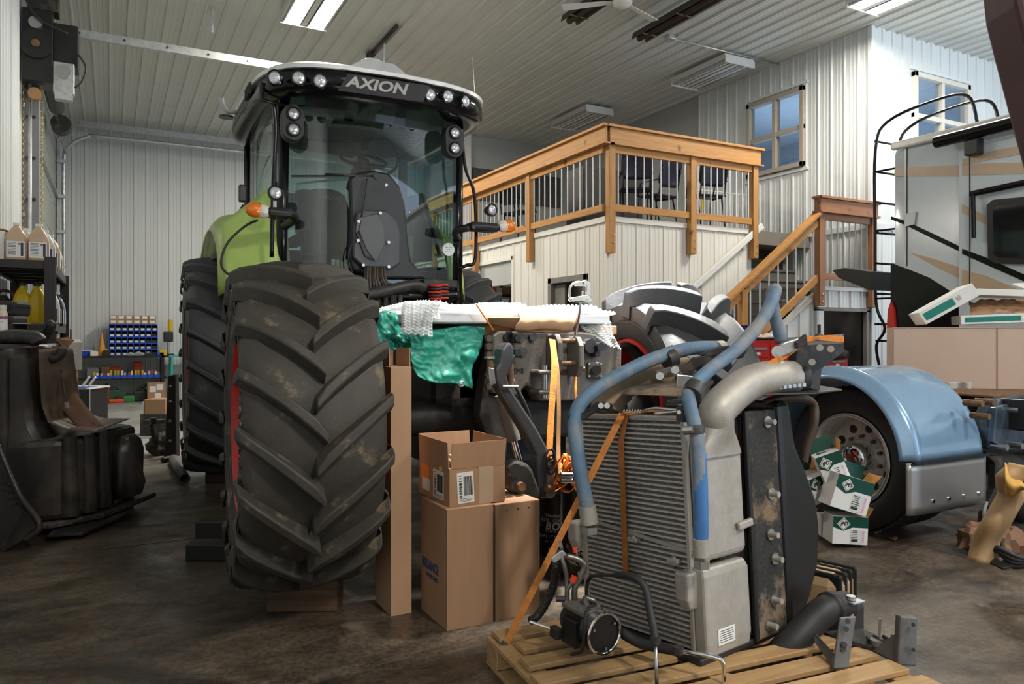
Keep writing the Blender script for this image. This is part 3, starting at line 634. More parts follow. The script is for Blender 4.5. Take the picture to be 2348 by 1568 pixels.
sh = thing('torsion_shaft', 'dark torsion spring and drum above the big door', 'torsion spring', (XL+.15, 14, 5.0))
MB().cyl((XL+.15, 10.8, 4.95), (XL+.15, 17.4, 5.0), .02, n=8).build('shaft', STEEL, sh, smooth=True); MB().cyl((XL+.2, 11.6, 4.9), (XL+.2, 13.6, 4.92), .11, n=14).build('spring', DBLK, sh, smooth=40)
for y in (11.1, 14.6): MB().cyl((XL+.2, y, 4.93), (XL+.2, y+.3, 4.93), .15, n=16).build('cable_drum', DBLK, sh, smooth=40)
# ================================================================ the tractor (faces the camera, -y)
TX, FY, RY = 2.03, 3.87, 7.45
tr = thing('tractor', 'lime green and black farm tractor with its front end stripped, standing on timber blocks', 'tractor', (TX, 6, 0))
SIDE = mat('tyre_lettering', (.085, .08, .074), .55, var=0)
def lug_mesh(R, W, side, arc, cw_, hgt):
    """one tread bar from the crown to the shoulder, swept round the tyre; side -1 = -x"""
    b = MB(); N = 9; rings = []
    for i in range(N):
        s = i/(N-1); xx = side*(-.035*W+s*(W*.5+.035*W+.012))
        ph = arc/R*(s**.82*.92+.08*s*s)                            # steeper near the crown
        crown = R-hgt-.045*(abs(xx)/(W/2))**2.4
        top = crown+hgt*(1-.12*s)
        wt = cw_*(.46+.0*s+.08*(1-s)); wb = wt+.045
        if i == 0: wt *= .62
        if s > .93: top -= .014; wb += .01
        rings.append([(xx, ph-wb/R/2, crown-.012), (xx, ph-wt/R/2, top), (xx, ph+wt/R/2, top), (xx, ph+wb/R/2, crown-.012)])
    s = 1.0; xx = side*(W*.5-.004); ph = arc/R*1.03                 # the bar wraps over the shoulder
    rings.append([(xx, ph-cw_*.3/R, R-hgt-.15), (xx+side*.028, ph-cw_*.24/R, R-hgt-.12), (xx+side*.028, ph+cw_*.24/R, R-hgt-.12), (xx, ph+cw_*.3/R, R-hgt-.15)])
    def to(p): x, a, r = p; return (x, -r*cos(a), r*sin(a))
    b.loft([[to(p) for p in r] for r in rings])
    return b
def tractor_tyre(name, c, R, W, rimR, parent, rub, arc, nl, cw_, hgt, label, phase=0, deep=.02, steer=0):
    w = W/2
    prof = [(rimR, -w*.72), (rimR+.02, -w*.88), (rimR+.10, -w*.95), (rimR+(R-rimR)*.55, -w*.99), (R-.16, -w*.985), (R-hgt-.055, -w*.96), (R-hgt-.02, -w*.80), (R-hgt-.004, -w*.4), (R-hgt, 0)]
    prof = prof+[(r, -z) for r, z in prof[:-1][::-1]]
    M = Matrix.Rotation(pi/2, 4, 'Y')
    t = MB().lathe([(r, z) for r, z in prof], M, 72).build(name, rub, parent, local=True, smooth=50, loc=(0, 0, 0)); t.location = wmat(parent).inverted() @ Vector(c); t.rotation_euler = (0, 0, R_(steer))
    t['label'] = label
    # raised rings and bead on the sidewall
    for s in (-1, 1):
        MB().lathe([(rimR+.11, s*w*.95), (rimR+.115, s*w*.975), (rimR+.13, s*w*.98), (rimR+.135, s*w*.965)], M, 64).build('sidewall_ring', rub, t, local=True, smooth=True)
    for s in (-1, 1):
        o = None
        for k in range(nl):
            a = 2*pi*(k+(.5 if s > 0 else 0)+phase)/nl
            if o is None: o = lug_mesh(R, W, s, arc, cw_, hgt).build('tread_lug', rub, t, local=True, smooth=28, bev=.007); q = o
            else: q = o.copy(); C.objects.link(q)
            q.rotation_euler = (-a, 0, 0)
    # rim dish
    r = MB(); d = deep
    r.lathe([(rimR+.02, -w*.80), (rimR+.01, -w*.90), (rimR-.01, -w*.905), (rimR-.03, -w*.8), (rimR-.045, -w*.5), (rimR-.07, d), (rimR-.20, d+.03), (.17, d), (.15, d-.06), (.12, d-.10), (0, d-.10)], M, 48)
    ro = r.build('rim', RED, parent, local=True, smooth=35, loc=(0, 0, 0)); ro.rotation_euler = t.rotation_euler; ro.location = t.location; ro['label'] = 'red steel wheel rim'
    for k in range(8):
        a = 2*pi*k/8; MB().cyl((d-.03, .135*cos(a), .135*sin(a)), (d-.075, .135*cos(a), .135*sin(a)), .018, n=6).build('wheel_nut', STEEL, ro, local=True, loc=(0, 0, 0))
    return t
fw = tractor_tyre('front_tyre', (.825, FY, .915), .82, .62, .43, tr, RUB, .31, 18, .105, .07, 'dusty chevron-treaded front tyre with soil stuck between its bars', .05, .04, -4.2)
tractor_tyre('rear_tyre', (.99, RY, 1.09), 1.01, .80, .50, tr, RUB2, .32, 21, .10, .06, 'taller dark rear tyre behind the dusty front tyre', .1, .05, -2.5)
rf = tractor_tyre('front_tyre', (3.22, FY, .885), .83, .62, .44, tr, RUB2, .32, 14, .16, .11, 'front tyre on the far side, its top bars brightly lit', .38, .02, -9)
tractor_tyre('rear_tyre', (3.13, RY, 1.09), 1.01, .82, .55, tr, RUB2, .32, 21, .10, .06, 'far rear tyre, mostly hidden behind the cab', .3)
# raised name on the near sidewall (letters follow the tyre round)
word = 'TRELLEBORG'
for i, ch in enumerate(word):
    a = R_(16-i*4.8); r = .635
    p = V(-.62/2*.99-.001, -r*cos(a), r*sin(a)); rad = V(0, -cos(a), sin(a)); tan = V(0, -sin(a), -cos(a))
    L = wmat(fw) @ AX(p, tan, rad)
    text(ch, .088, L, SIDE, fw, 'sidewall_letter', .005)
# rear hub flange seen above the near rear tyre
MB().lathe([(0, 0), (.2, 0), (.26, .03), (.26, .07), (.2, .1), (0, .1)], FR((1.05, 7.2, 2.02)), 24).build('filter_housing', DBLK, tr, smooth=40)
for k in range(9): MB().sphere((1.05+.2*cos(k*.7), 7.2+.2*sin(k*.7), 2.14), .03, 8).build('filter_clip', DBLK, tr, smooth=True)
# fenders
def fender(x0, x1, sgn, lab):
    def fn(u, v):
        a = R_(34)+u*R_(106); rr = 1.30+.05*sin(u*pi)
        xx = x0+(x1-x0)*v
        drop = -.13*max(0, 1-v*4)**2+.16*v*v
        r = rr+drop; y = RY+.05-r*cos(a)*1.0; z = 1.09+r*sin(a)*1.02
        if u < .2: y += (.2-u)*.9; z -= (.2-u)*.35
        return V(xx, y, z)
    o = MB().grid(fn, 28, 14).build('rear_fender', GREEN, tr, smooth=True, sol=.02); o['label'] = lab
    return o
fender(.80, 1.34, -1, 'lime green rear fender above the near rear tyre')
fender(3.06, 2.80, 1, 'lime green rear fender on the far side of the cab')
# green lower cab corner panel and cable on the near fender
gp = MB().grid(lambda u, v: V(.80+.42*v, 6.22+.28*u*(1-.4*v)+.05*(v-.5)**2, 1.66+u*(.62+.3*v)+.06*v), 12, 12).build('fender_front_panel', GREEN, tr, smooth=True, sol=.015)
MB().tube(smoothpath([onY(590, 505, 6.1), onY(560, 520, 6.05), onY(520, 560, 6.0), onY(508, 610, 5.98), onY(540, 640, 6.0)], 6), .010, 6).build('fender_cable', MBLK, tr, smooth=True)
MB().tube(smoothpath([onY(558, 470, 6.5), onY(545, 490, 6.5), onY(530, 505, 6.5)], 6), .010, 6).build('fender_cable', MBLK, tr, smooth=True)
MB().bb(onY(556, 430, 6.55)-V(.03, .03, .12), onY(556, 430, 6.55)+V(.03, .03, .02)).build('rear_work_switch', BLK, tr, bev=.01)
# ---- cab frame
CX0, CX1, CY0, CY1 = 1.24, 2.82, 6.30, 7.85
CZB, CZT = 1.72, 3.24
def arcx(x): return CY0-.16*(1-((x-TX)/.79)**2)                   # the windscreen bows forward
for x, s in ((CX0, -1), (CX1, 1)):
    MB().tube([(x, CY0+.02, 1.62), (x, CY0, 2.3), (x+s*-.01, CY0-.02, 3.3)], .045, 10).build('front_pillar', BLKP, tr, smooth=True)
    MB().tube([(x+s*.02, CY1, 1.9), (x+s*.02, CY1, 3.3)], .05, 10).build('rear_pillar', BLKP, tr, smooth=True)
    MB().tube([(x+s*.05, CY0+.05, 1.75), (x+s*.05, CY0+.05, 3.2)], .012, 8).build('door_edge', BLKP, tr, smooth=True)
gw = MB().grid(lambda u, v: V(CX0+.03+(CX1-CX0-.06)*u, arcx(CX0+.03+(CX1-CX0-.06)*u)-.04*v, 1.78+1.52*v), 24, 12).build('windscreen', GLS, tr, smooth=True); gw['label'] = 'large bowed windscreen reflecting the ceiling'
MB().grid(lambda u, v: V(CX0-.03-.06*sin(pi*u), CY0+.08+(CY1-CY0-.12)*u, 1.78+.1*u+(1.45-.1*u)*v), 14, 10).build('door_glass', GLS, tr, smooth=True)
MB().grid(lambda u, v: V(CX1+.03+.06*sin(pi*u), CY0+.08+(CY1-CY0-.12)*u, 1.78+.1*u+(1.45-.1*u)*v), 14, 10).build('door_glass', GLS, tr, smooth=True)
MB().grid(lambda u, v: V(CX0+.05+(CX1-CX0-.1)*u, CY1+.02, 2.2+1.05*v), 4, 4).build('rear_glass', GLS, tr)
MB().tube(smoothpath([(CX0+.05, 6.22, 1.72), (TX-.3, 6.08, 1.70), (TX+.3, 6.08, 1.70), (CX1-.05, 6.22, 1.72)], 6), .05, 8).build('windscreen_sill', BLKP, tr, smooth=True)
MB().tube(smoothpath([(CX0+.03, 6.22, 3.27), (TX-.3, 6.06, 3.30), (TX+.3, 6.06, 3.30), (CX1-.03, 6.22, 3.27)], 6), .05, 8).build('windscreen_header', BLKP, tr, smooth=True)
for z in (1.74,):
    for x in (CX0-.02, CX1+.02): MB().beam((x, CY0, z), (x, CY1, z+.1), .06, .12).build('door_sill', BLKP, tr, bev=.01)
MB().bb((CX0+.02, CY1-.03, 1.7), (CX1-.02, CY1+.03, 2.25)).build('rear_cab_panel', MBLK, tr, bev=.02)
MB().bb((CX0+.02, CY0+.1, 1.62), (CX1-.02, CY1, 1.74)).build('cab_floor', MBLK, tr, bev=.02)
MB().grid(lambda u, v: V(CX0+.1+1.4*u, 6.35+1.4*v, 3.25-.03*sin(pi*u)*sin(pi*v)), 10, 10).build('headlining', mat('grey_headlining', (.12, .12, .115), .9), tr, smooth=True, sol=.02)
# ---- roof: bowed front visor, rounded corners
def outline(z, ins=0, fr=0, n=56):
    out = []
    for i in range(n):
        a = 2*pi*i/n; ca, sa = cos(a), sin(a); e = .40
        px = math.copysign(abs(ca)**e, ca); py = math.copysign(abs(sa)**e, sa)
        hx, hy = 1.0-ins, 1.13-ins
        y = 6.93+py*hy
        if py < 0: y -= (.13+fr)*(1-px*px)-.0
        out.append(V(TX-.025+px*hx, y, z))
    return out
rb = MB().loft([outline(3.235, .20), outline(3.24, .12), outline(3.255, .03), outline(3.30, .0), outline(3.40, .01, .02), outline(3.435, .04, .02), outline(3.45, .08)]).build('roof_shell', BLKP, tr, smooth=50); rb['label'] = 'glossy black roof shell and front visor'
rc = MB().loft([outline(3.41, .0, .03), outline(3.44, .0, .03), outline(3.47, .035), outline(3.50, .14), outline(3.515, .35)]).build('roof_cap', mat('white_roof_paint', (.86, .87, .85), .35, var=.03, coat=.3), tr, smooth=50); rc['label'] = 'thin white roof cap'
for k in range(5):
    p = onX(560+k*8, 243, 1.0); MB().bb((.985, 6.35+k*.05, 3.33), (1.005, 6.375+k*.05, 3.42)).build('roof_vent_slot', INK, rb)
gb = MB().prism([(-.42, 0), (.42, 0), (.13, .19), (-.13, .19)], .42, AX((TX-.03, 6.5, 3.49), (1, 0, 0), (0, 0, 1))).build('antenna_base', mat('pale_grey_plastic', (.55, .56, .55), .4), tr, bev=.01)
MB().lathe([(.10, 0), (.105, .02), (.09, .03)], FR((TX-.03, 6.3, 3.675)), 24).build('receiver_collar', BLK, gb, smooth=40)
MB().lathe([(.09, .02), (.115, .035), (.11, .055), (.08, .075), (.03, .085), (0, .086)], FR((TX-.03, 6.3, 3.675)), 28).build('satellite_receiver', mat('cream_plastic', (.75, .74, .70), .4, var=.02), gb, smooth=40)
p = onY(1090, 235, 6.3); MB().cyl(p, p+V(-.03, 0, .42), .005, .002, 6).build('whip_antenna', STEEL, tr); MB().lathe([(.05, 0), (.02, .05), (0, .05)], FR(p-V(0, 0, .03)), 12).build('antenna_foot', BLK, tr, smooth=40)
def face_y(x): return 6.93-1.13-.155*(1-min(1, abs((x-TX)/1.03))**2)
# name plate + letters
def facing(x, y, z, tilt=0): 
    s = .30*(x-TX)                                                 # the visor turns with its bow
    return AX((x, y, z), (1, s, 0), (0, tilt, 1))
pc = onY(868, 199, face_y(TX)-.012)
npl = MB().prism([(-.24, .065), (.42, .065), (.36, -.075), (-.32, -.075)], .010, facing(pc.x, pc.y-.003, pc.z)).build('name_plate', INK, rb)
text('AXION', .115, facing(pc.x-.02, pc.y-.014, pc.z), mat('silver_lettering', (.30, .29, .28), .4, .3), rb, 'lettering', .002, .25, 1.28, bold=.004)
def round_lamp(p, r, d, parent, housing=BLKP, lens=LAMP, nm='work_light'):
    """p on the face, d = outward direction"""
    d = Vector(d).normalized(); M = AX(p, d.orthogonal(), d.cross(d.orthogonal()))
    if (M.to_3x3() @ V(0, 0, 1)).dot(d) < 0: M = M @ Matrix.Rotation(pi, 4, 'X')
    h = MB().lathe([(r*.8, -.07), (r*1.25, -.03), (r*1.3, .008), (r*1.08, .018), (r*1.05, .005), (r*.5, .0)], M, 24).build(nm, housing, parent, smooth=40)
    MB().lathe([(r*1.05, .004), (r*.8, .014), (r*.4, .02), (0, .022)], M, 20).build('lens', lens, h, smooth=40)
    MB().lathe([(r*.30, .0205), (r*.3, .026), (0, .028)], M, 12).build('lens_centre', CHROME, h, smooth=40)
    return h
for u, v in ((630, 178), (685, 179), (734, 186)):
    q = onY(u, v, 5.86); x = q.x; y = face_y(x)-.02; q = onY(u, v, y); 
    d = V((x-TX)*.25, -1, -.12) if u > 640 else V(-.5, -1, -.1); round_lamp(q, .047, d, tr)
for u, v in ((986, 217), (1027, 221), (1067, 233)):
    q = onY(u, v, 5.9); x = q.x; y = face_y(x)-.02; q = onY(u, v, y); d = V((x-TX)*.25, -1, -.12) if u < 1060 else V(.4, -1, -.1); round_lamp(q, .047, d, tr)
# double lamp pods on the pillars
for (u, v1, v2) in ((672, 263, 299), (1041, 306, 341)):
    a = onY(u, v1, 6.02); b2 = onY(u, v2, 6.02)
    pd = MB().loft([[a.lerp(b2, t)+V(rr*cos(k*pi/8), 0+dy, rr*sin(k*pi/8)) for k in range(16)] for (t, rr, dy) in ((0, .0, 0),)] if False else [[(a+b2)/2+V(.085*cos(k*pi/8), dy, .085*sin(k*pi/8)+(.062 if sin(k*pi/8) > 0 else -.062)*sc)*1 for k in range(16)] for dy, sc in ((.10, .8), (.08, 1), (.0, 1), (-.015, .9))]).build('lamp_pod', MBLK, tr, smooth=40)
    for q in (a, b2): round_lamp(q-V(0, .025, 0), .042, (0, -1, -.05), pd, BLK, LAMP, 'pod_light')
# mirror/grab frames
def bar(pts, r=.016, nm='grab_rail', m=BLKP): return MB().tube(smoothpath(pts, 5), r, 8).build(nm, m, tr, smooth=True)
bar([onY(628, 240, 6.0), onY(632, 300, 6.0), onY(626, 450, 6.0), onY(623, 590, 6.05)], .017, 'mirror_pole')
for v in (195, 228): MB().cyl(onY(597, v, 6.1), onY(660, v+16, 6.15), .014, n=8).build('mirror_bracket', BLK, tr)
MB().cyl(onY(600, 190, 6.1), onY(600, 230, 6.1), .02, n=8).build('mirror_bracket', BLK, tr, smooth=40)
bar([onY(1062, 256, 6.1), onY(1086, 258, 6.1), onY(1090, 280, 6.1), onY(1062, 282, 6.1)], .014, 'mirror_bracket')
bar([onY(1058, 285, 6.1), onY(1066, 380, 6.1), onY(1088, 450, 6.1), onY(1090, 590, 6.1), onY(1070, 608, 6.1), onY(1052, 614, 6.1)], .016)
# indicator arms
for (u0, v0, u1, v1, ul, vl, s) in ((612, 472, 672, 498, 585, 481, -1), (1082, 506, 1150, 531, 1166, 518, 1)):
    y = 5.85; a = onY(u0, v0, y); b2 = onY(u1, v1, y)
    ia = MB().bb((a.x, y, b2.z), (b2.x, y+.16, a.z)).build('indicator_arm', BLK, tr, bev=.03)
    e = onY(u1 if s < 0 else u0, (v0+v1)/2, y); MB().tube(smoothpath([e+V(-s*-.02, .08, 0), e+V(-s*.06, .2, -.02), V(CX0 if s < 0 else CX1, CY0, e.z-.06)], 5), .035, 8).build('arm_bracket', BLK, ia, smooth=True)
    q = onY(ul, vl, y+.05)
    MB().sphere(q, .075, 16, (1, .75, .8)).build('amber_lens', AMBER, ia, smooth=True)
    MB().sphere(q+V(-s*.055, -.0, -.005), .066, 16, (1, .8, .85)).build('clear_lens', mat('clear_lens', (.72, .66, .58), .15, coat=.5), ia, smooth=True)
for u, v in ((632, 442), (1128, 481)):
    q = onY(u, v, 5.88); round_lamp(q, .045, (.0 if u < 700 else .25, -1, 0), tr, BLK, LAMP, 'marker_light'); MB().cyl(q+V(0, .03, -.04), q+V(0, .03, -.13), .014, n=8).build('light_stalk', STEEL, tr)
q = onY(524, 262, 7.0); MB().tube(smoothpath([onY(508, 225, 7.0), onY(510, 240, 7.0), onY(522, 256, 7.0), onY(545, 256, 7.0)], 5), .018, 8).build('hose_hook', mat('pale_hose', (.45, .47, .5), .5), tr, smooth=True)
MB().cyl(q+V(-.02, 0, -.02), q+V(-.02, 0, -.035), .06, n=16).build('round_reflector', BLK, tr, smooth=40)
# wiper
a = onY(668, 404, 6.08); b2 = onY(862, 404, 6.05)
MB().tube([a, b2], .009, 6).build('wiper_blade', BLK, tr); MB().tube([onY(745, 399, 6.04), b2], [.008, .014], 6).build('wiper_arm', BLK, tr, smooth=True)
MB().cyl(b2+V(0, -.02, 0), b2+V(0, .08, 0), .03, n=12).build('wiper_pivot', BLK, tr, smooth=40)
# ---- dash hood and service cover in front of the glass
DG = mat('dark_grey_plastic', (.055, .054, .056), .38, var=.1)
def pl(pts, y, d, nm, m, par=tr, bev=.012):
    o = onY(*pts[0], y); P3 = [onY(u, v, y) for u, v in pts]
    return MB().prism([(p.x-o.x, p.z-o.z) for p in P3], d, AX(o, (1, 0, 0), (0, 0, 1)) @ Matrix.Rotation(0, 4, 'X')).build(nm, m, par, bev=bev)
# prism extrudes along local z = x cross z = -y, towards the camera
hood = pl([(797, 412), (812, 399), (850, 393), (888, 400), (912, 430), (924, 470), (932, 560), (938, 600), (975, 640), (860, 640), (806, 622), (796, 590), (800, 520)], 6.10, .06, 'dash_hood', mat('satin_black_hood', (.012, .012, .013), .4, var=.1), bev=.02)
co = pl([(816, 490), (830, 482), (882, 484), (905, 506), (915, 540), (914, 605), (893, 618), (832, 614), (806, 592), (806, 520)], 6.03, .05, 'service_cover', DG, bev=.015)
pl([(818, 500), (864, 490), (880, 520), (882, 560), (862, 600), (836, 588), (814, 530)], 5.975, .015, 'cover_recess', mat('grey_plastic', (.085, .083, .085), .4), co, .008)
for u, v in ((821, 508), (871, 489), (890, 556), (820, 552), (890, 612), (832, 608), (884, 425)): q = onY(u, v, 5.96); MB().cyl(q, q-V(0, .02, 0), .013, n=10).build('bolt', STEEL, co)
bar([onY(842, 410, 6.0), onY(838, 450, 5.98), onY(822, 530, 5.96), onY(802, 570, 5.96), onY(800, 600, 5.96), onY(808, 625, 5.96)], .006, 'washer_hose', MBLK)
bar([onY(824, 530, 5.95), onY(840, 570, 5.93), onY(858, 596, 5.93)], .006, 'washer_hose', MBLK)
# interior
SEAT = mat('seat_fabric', (.05, .055, .058), .85, var=.2)
q = onY(760, 540, 7.25)
MB().box((q.x, 7.2, 2.10), (.5, .5, .15)).build('seat_cushion', SEAT, tr, bev=.05)
sb = MB().loft([[V(q.x+.25*cos(k*pi/8)*sx, 7.45+.07*sin(k*pi/8)+.05*(z-2.2), z) for k in range(16)] for z, sx in ((2.12, .9), (2.3, 1), (2.6, 1.0), (2.78, .8), (2.82, .5))]).build('seat_backrest', SEAT, tr, smooth=60)
text('CLAAS', .055, AX((q.x+.04, 7.34, 2.72), (1, 0, 0), (0, 0, 1)), mat('seat_lettering', (.25, .26, .27), .6), sb)
MB().box((q.x-.36, 7.1, 2.25), (.12, .5, .1)).build('armrest', SEAT, tr, bev=.04); MB().box((q.x+.36, 7.1, 2.25), (.12, .45, .1)).build('armrest', SEAT, tr, bev=.04)
q = onY(833, 368, 6.62)
M = FR(q, 0, R_(28))
sw_ = MB().tube([M @ V(.205*cos(2*pi*i/32), .205*sin(2*pi*i/32), 0) for i in range(32)], .017, 8, closed=True).build('steering_wheel', BLK, tr, smooth=True)
for a in (90, 215, 325): MB().beam(M @ V(0, 0, -.03), M @ V(.2*cos(R_(a)), .2*sin(R_(a)), 0), .035, .015).build('wheel_spoke', BLK, sw_, bev=.004)
MB().lathe([(0, .02), (.05, .015), (.06, -.02), (.09, -.1), (.12, -.28)], M, 20).build('steering_column', MBLK, sw_, smooth=40)
MB().tube(smoothpath([onY(850, 420, 6.75), onY(908, 385, 6.75), onY(905, 345, 6.75), onY(880, 320, 6.8), onY(800, 325, 6.8), onY(700, 320, 6.8)], 6), .014, 8).build('monitor_rail', BLK, tr, smooth=True)
for u, v, w2, h2 in ((800, 347, .085, .12), (838, 332, .06, .10), (676, 470, .16, .2)): q = onY(u, v, 6.85); MB().box(q, (w2, .04, h2)).build('monitor', BLK, tr, bev=.01)
for (u, v) in ((700, 470), (712, 520), (955, 480), (970, 540)): q = onY(u, v, 6.9); MB().loft([[q+V(.09*cos(k*pi/6), .12*sin(k*pi/6), z) for k in range(12)] for z in (-.25, 0, .12)]).build('side_console', mat('console_grey', (.06, .065, .07), .6), tr, smooth=50)
MB().tube(smoothpath([onY(955, 455, 6.6), onY(970, 450, 6.6), onY(985, 500, 6.6), onY(1010, 590, 6.6)], 6), .02, 8).build('door_grab', BLK, tr, smooth=True)
MB().bb((CX1-.16, 7.4, 1.9), (CX1-.09, 7.46, 3.2)).build('inner_pillar', mat('grey_blue_trim', (.07, .09, .10), .6), tr)
for k, (u, v) in enumerate(((764, 606), (775, 608), (786, 612), (796, 606))): q = onY(u, v, 6.28); MB().loft([[q+V(.018*cos(j*pi/4), .014*sin(j*pi/4), z) for j in range(8)] for z in (-.05, .0, .035, .045)]).build('lever_cap', LABELW, tr, smooth=60)
q = onY(1028, 572, 6.14); sp_ = MB().cyl(q, q-V(0, .006, 0), .058, n=24).build('round_sticker', LABELW, tr)
for a, b_ in ((-.02, .018), (.02, .018), (0, 0), (-.02, -.02), (.02, -.02)): MB().box(q+V(a, -.008, b_), (.026, .002, .005)).build('sticker_mark', mat('green_ink', (.05, .35, .12), .5), sp_)
# ---- chassis under the cab
MB().bb((CX0+.1, 5.95, 1.38), (CX1-.1, 7.6, 1.64)).build('cab_subframe', DBLK, tr, bev=.03)
MB().bb((1.6, 3.9, .95), (2.6, 8.2, 1.36)).build('transmission_housing', DBLK, tr, bev=.05)
MB().bb((1.70, 3.9, .55), (2.5, 5.0, 1.2)).build('front_axle_carrier', mat('grimy_shade_black', (.018, .017, .016), .6, var=.3), tr, bev=.06)
MB().cyl((1.1, FY+.1, .885), (3.05, FY+.1, .885), .10, n=16).build('front_axle', mat('grimy_shade_black', (.018, .017, .016), .6, var=.3), tr, smooth=40)  # near-black colour stands in for the dark void under the tarp
MB().cyl((1.2, RY, 1.09), (2.9, RY, 1.09), .19, n=16).build('rear_axle', DBLK, tr, smooth=40)
for x in (1.2, 2.94): MB().lathe([(0, -.2), (.22, -.18), (.25, -.05), (.2, .12), (0, .14)], AX((x, FY, .885), (0, 1, 0), (0, 0, 1)), 20).build('wheel_hub', DBLK, tr, smooth=40)
for (u, v) in ((998, 672), (1012, 670)):
    q = onY(u, v, 6.0)
    for k in range(5):
        c_ = q+V(0, 0, .06-k*.028); MB().tube([c_+V(.055*cos(i*pi/8), .055*sin(i*pi/8), 0) for i in range(16)], .012, 6, closed=True).build('mount_ring', RED if k % 2 == 0 else DBLK, tr, smooth=True)
MB().bb(onY(1006, 655, 6.05)-V(.16, .05, .02), onY(1006, 655, 6.05)+V(.16, .05, .05)).build('cab_mount_bracket', DBLK, tr, bev=.01)
HB = mat('dusty_hose', (.10, .075, .05), .6, var=.3)
for k in range(9):
    u0 = 838+k*5.5; u1 = 832+k*9; MB().tube(smoothpath([onY(u0, 612, 5.95), onY(u0-2+k*.5, 640, 5.85), onY(u1, 672, 5.8), onY(u1+4, 712, 5.85)], 5), .0105, 6).build('hydraulic_hose', HB if k % 3 else MBLK, tr, smooth=True)
for k in range(7): q = onY(815+k*17, 700+random.uniform(-5, 5), 5.7); MB().cyl(q, q+V(0, 0, .07), .022, n=8).build('hose_coupling', DBLK, tr, smooth=40)
MB().tube(smoothpath([onY(700, 690, 5.6), onY(860, 672, 5.6), onY(940, 655, 5.8), onY(970, 660, 5.9)], 5), .045, 8).build('air_pipe', DBLK, tr, smooth=True)
MB().bb((1.35, 5.1, 1.30), (2.8, 5.9, 1.42)).build('cross_member', DBLK, tr, bev=.02)
# ---- front hitch block (cast plate), arm, cylinder, lower links
YP = 3.78
def plate(pts, y, d, nm, m, par=tr, bev=.01): return pl(pts, y, d, nm, m, par, bev)
cp = plate([(1108, 768), (1122, 758), (1310, 760), (1385, 772), (1400, 800), (1398, 880), (1372, 912), (1300, 916), (1214, 916), (1204, 895), (1185, 880), (1165, 905), (1108, 898)], YP, .12, 'hitch_block', CAST, bev=.014)
cp['label'] = 'dusty grey cast front hitch block with bolts and clevis plates'
plate([(1090, 890), (1106, 800), (1106, 900), (1160, 905), (1178, 890), (1165, 930), (1148, 985), (1140, 1090), (1105, 1010), (1082, 950)], YP+.03, .10, 'side_bracket', CASTD)
for v in (776, 794, 813, 862, 885): q = onY(1117, v, YP-.125); MB().cyl(q, q-V(0, .03, 0), .02, n=6).build('bolt', mat('rusty_bolt', (.13, .09, .06), .6, .4), cp)
for u, v, r in ((1162, 773, .028), (1191, 773, .028), (1219, 773, .026), (1196, 806, .028), (1354, 796, .02)): q = onY(u, v, YP-.12); MB().cyl(q, q-V(0, .022, 0), r*.93, n=18).build('plug', CASTD, cp, smooth=40)
for v in (775, 808): q = onY(1178, v, YP-.15); MB().box(q, (.05, .07, .055)).build('coupler', BLK, cp, bev=.008); MB().cyl(q-V(0, .03, 0), q-V(0, .05, 0), .02, n=12).build('coupler_cap', MBLK, cp)
MB().beam(onY(1167, 760, YP-.14), onY(1170, 830, YP-.14), .018, .03).build('coupler_rail', BLK, cp)
# clevis plates (two upright cheeks) with pins
for (u0, u1, v0, v1) in ((1258, 1288, 766, 848), (1306, 1322, 772, 862)):
    a = onY(u0, v0, YP-.14); b2 = onY(u1, v1, YP-.14)
    M = AX((a.x+.03, YP-.12, b2.z), (0, -1, 0), (0, 0, 1)); h = a.z-b2.z
    MB().prism([(0, 0), (.10, .0), (.13, .06), (.13, h-.05), (.10, h), (0, h)], .035, M).build('clevis_cheek', CAST, cp, bev=.01)
    for zz in (.2*h, .82*h): q = V(a.x+.04, YP-.20, b2.z+zz); MB().cyl(q, q+V(.12 if u0 < 1300 else 0.02, 0, 0), .014, n=10).build('clevis_pin', RUST, cp, smooth=40)
for v in (848, 893): a = onY(1222, v, YP-.15); b2 = onY(1262, v+9, YP-.15); MB().bb((a.x, YP-.22, b2.z), (b2.x, YP-.1, a.z)).build('pin_lug', CAST, cp, bev=.01)
a = onY(1249, 838, YP-.19); b2 = onY(1249, 912, YP-.19); MB().cyl(a, b2, .018, n=12).build('lug_pin', STEEL, cp, smooth=40)
a = onY(1347, 830, YP-.13); b2 = onY(1380, 866, YP-.13); MB().bb((a.x, YP-.14, b2.z), (b2.x, YP-.12, a.z)).build('socket_plate', CAST, cp, bev=.006); MB().cyl(onY(1368, 848, YP-.13), onY(1368, 848, YP-.19), .028, n=14).build('socket', MBLK, cp, smooth=40)
for u, v in ((1350, 834), (1377, 834), (1350, 862), (1377, 862)): q = onY(u, v, YP-.145); MB().cyl(q, q-V(0, .008, 0), .006, n=8).build('screw', STEEL, cp)
a = onY(1342, 793, YP-.12); MB().cyl(a, a-V(0, .06, 0), .042, n=16).build('connector', MBLK, cp, smooth=40); a = onY(1358, 795, YP-.12); MB().cyl(a, a-V(0, .09, 0), .026, n=16).build('connector', BLK, cp, smooth=40); a = onY(1360, 811, YP-.12); MB().cyl(a, a-V(0, .05, 0), .02, n=16).build('connector_cap', CASTD, cp, smooth=40)
text('ZMS', .04, AX(onY(1188, 851, YP-.124), (1, 0, 0), (0, 0, 1)), CASTD, cp, 'cast_lettering', .003)
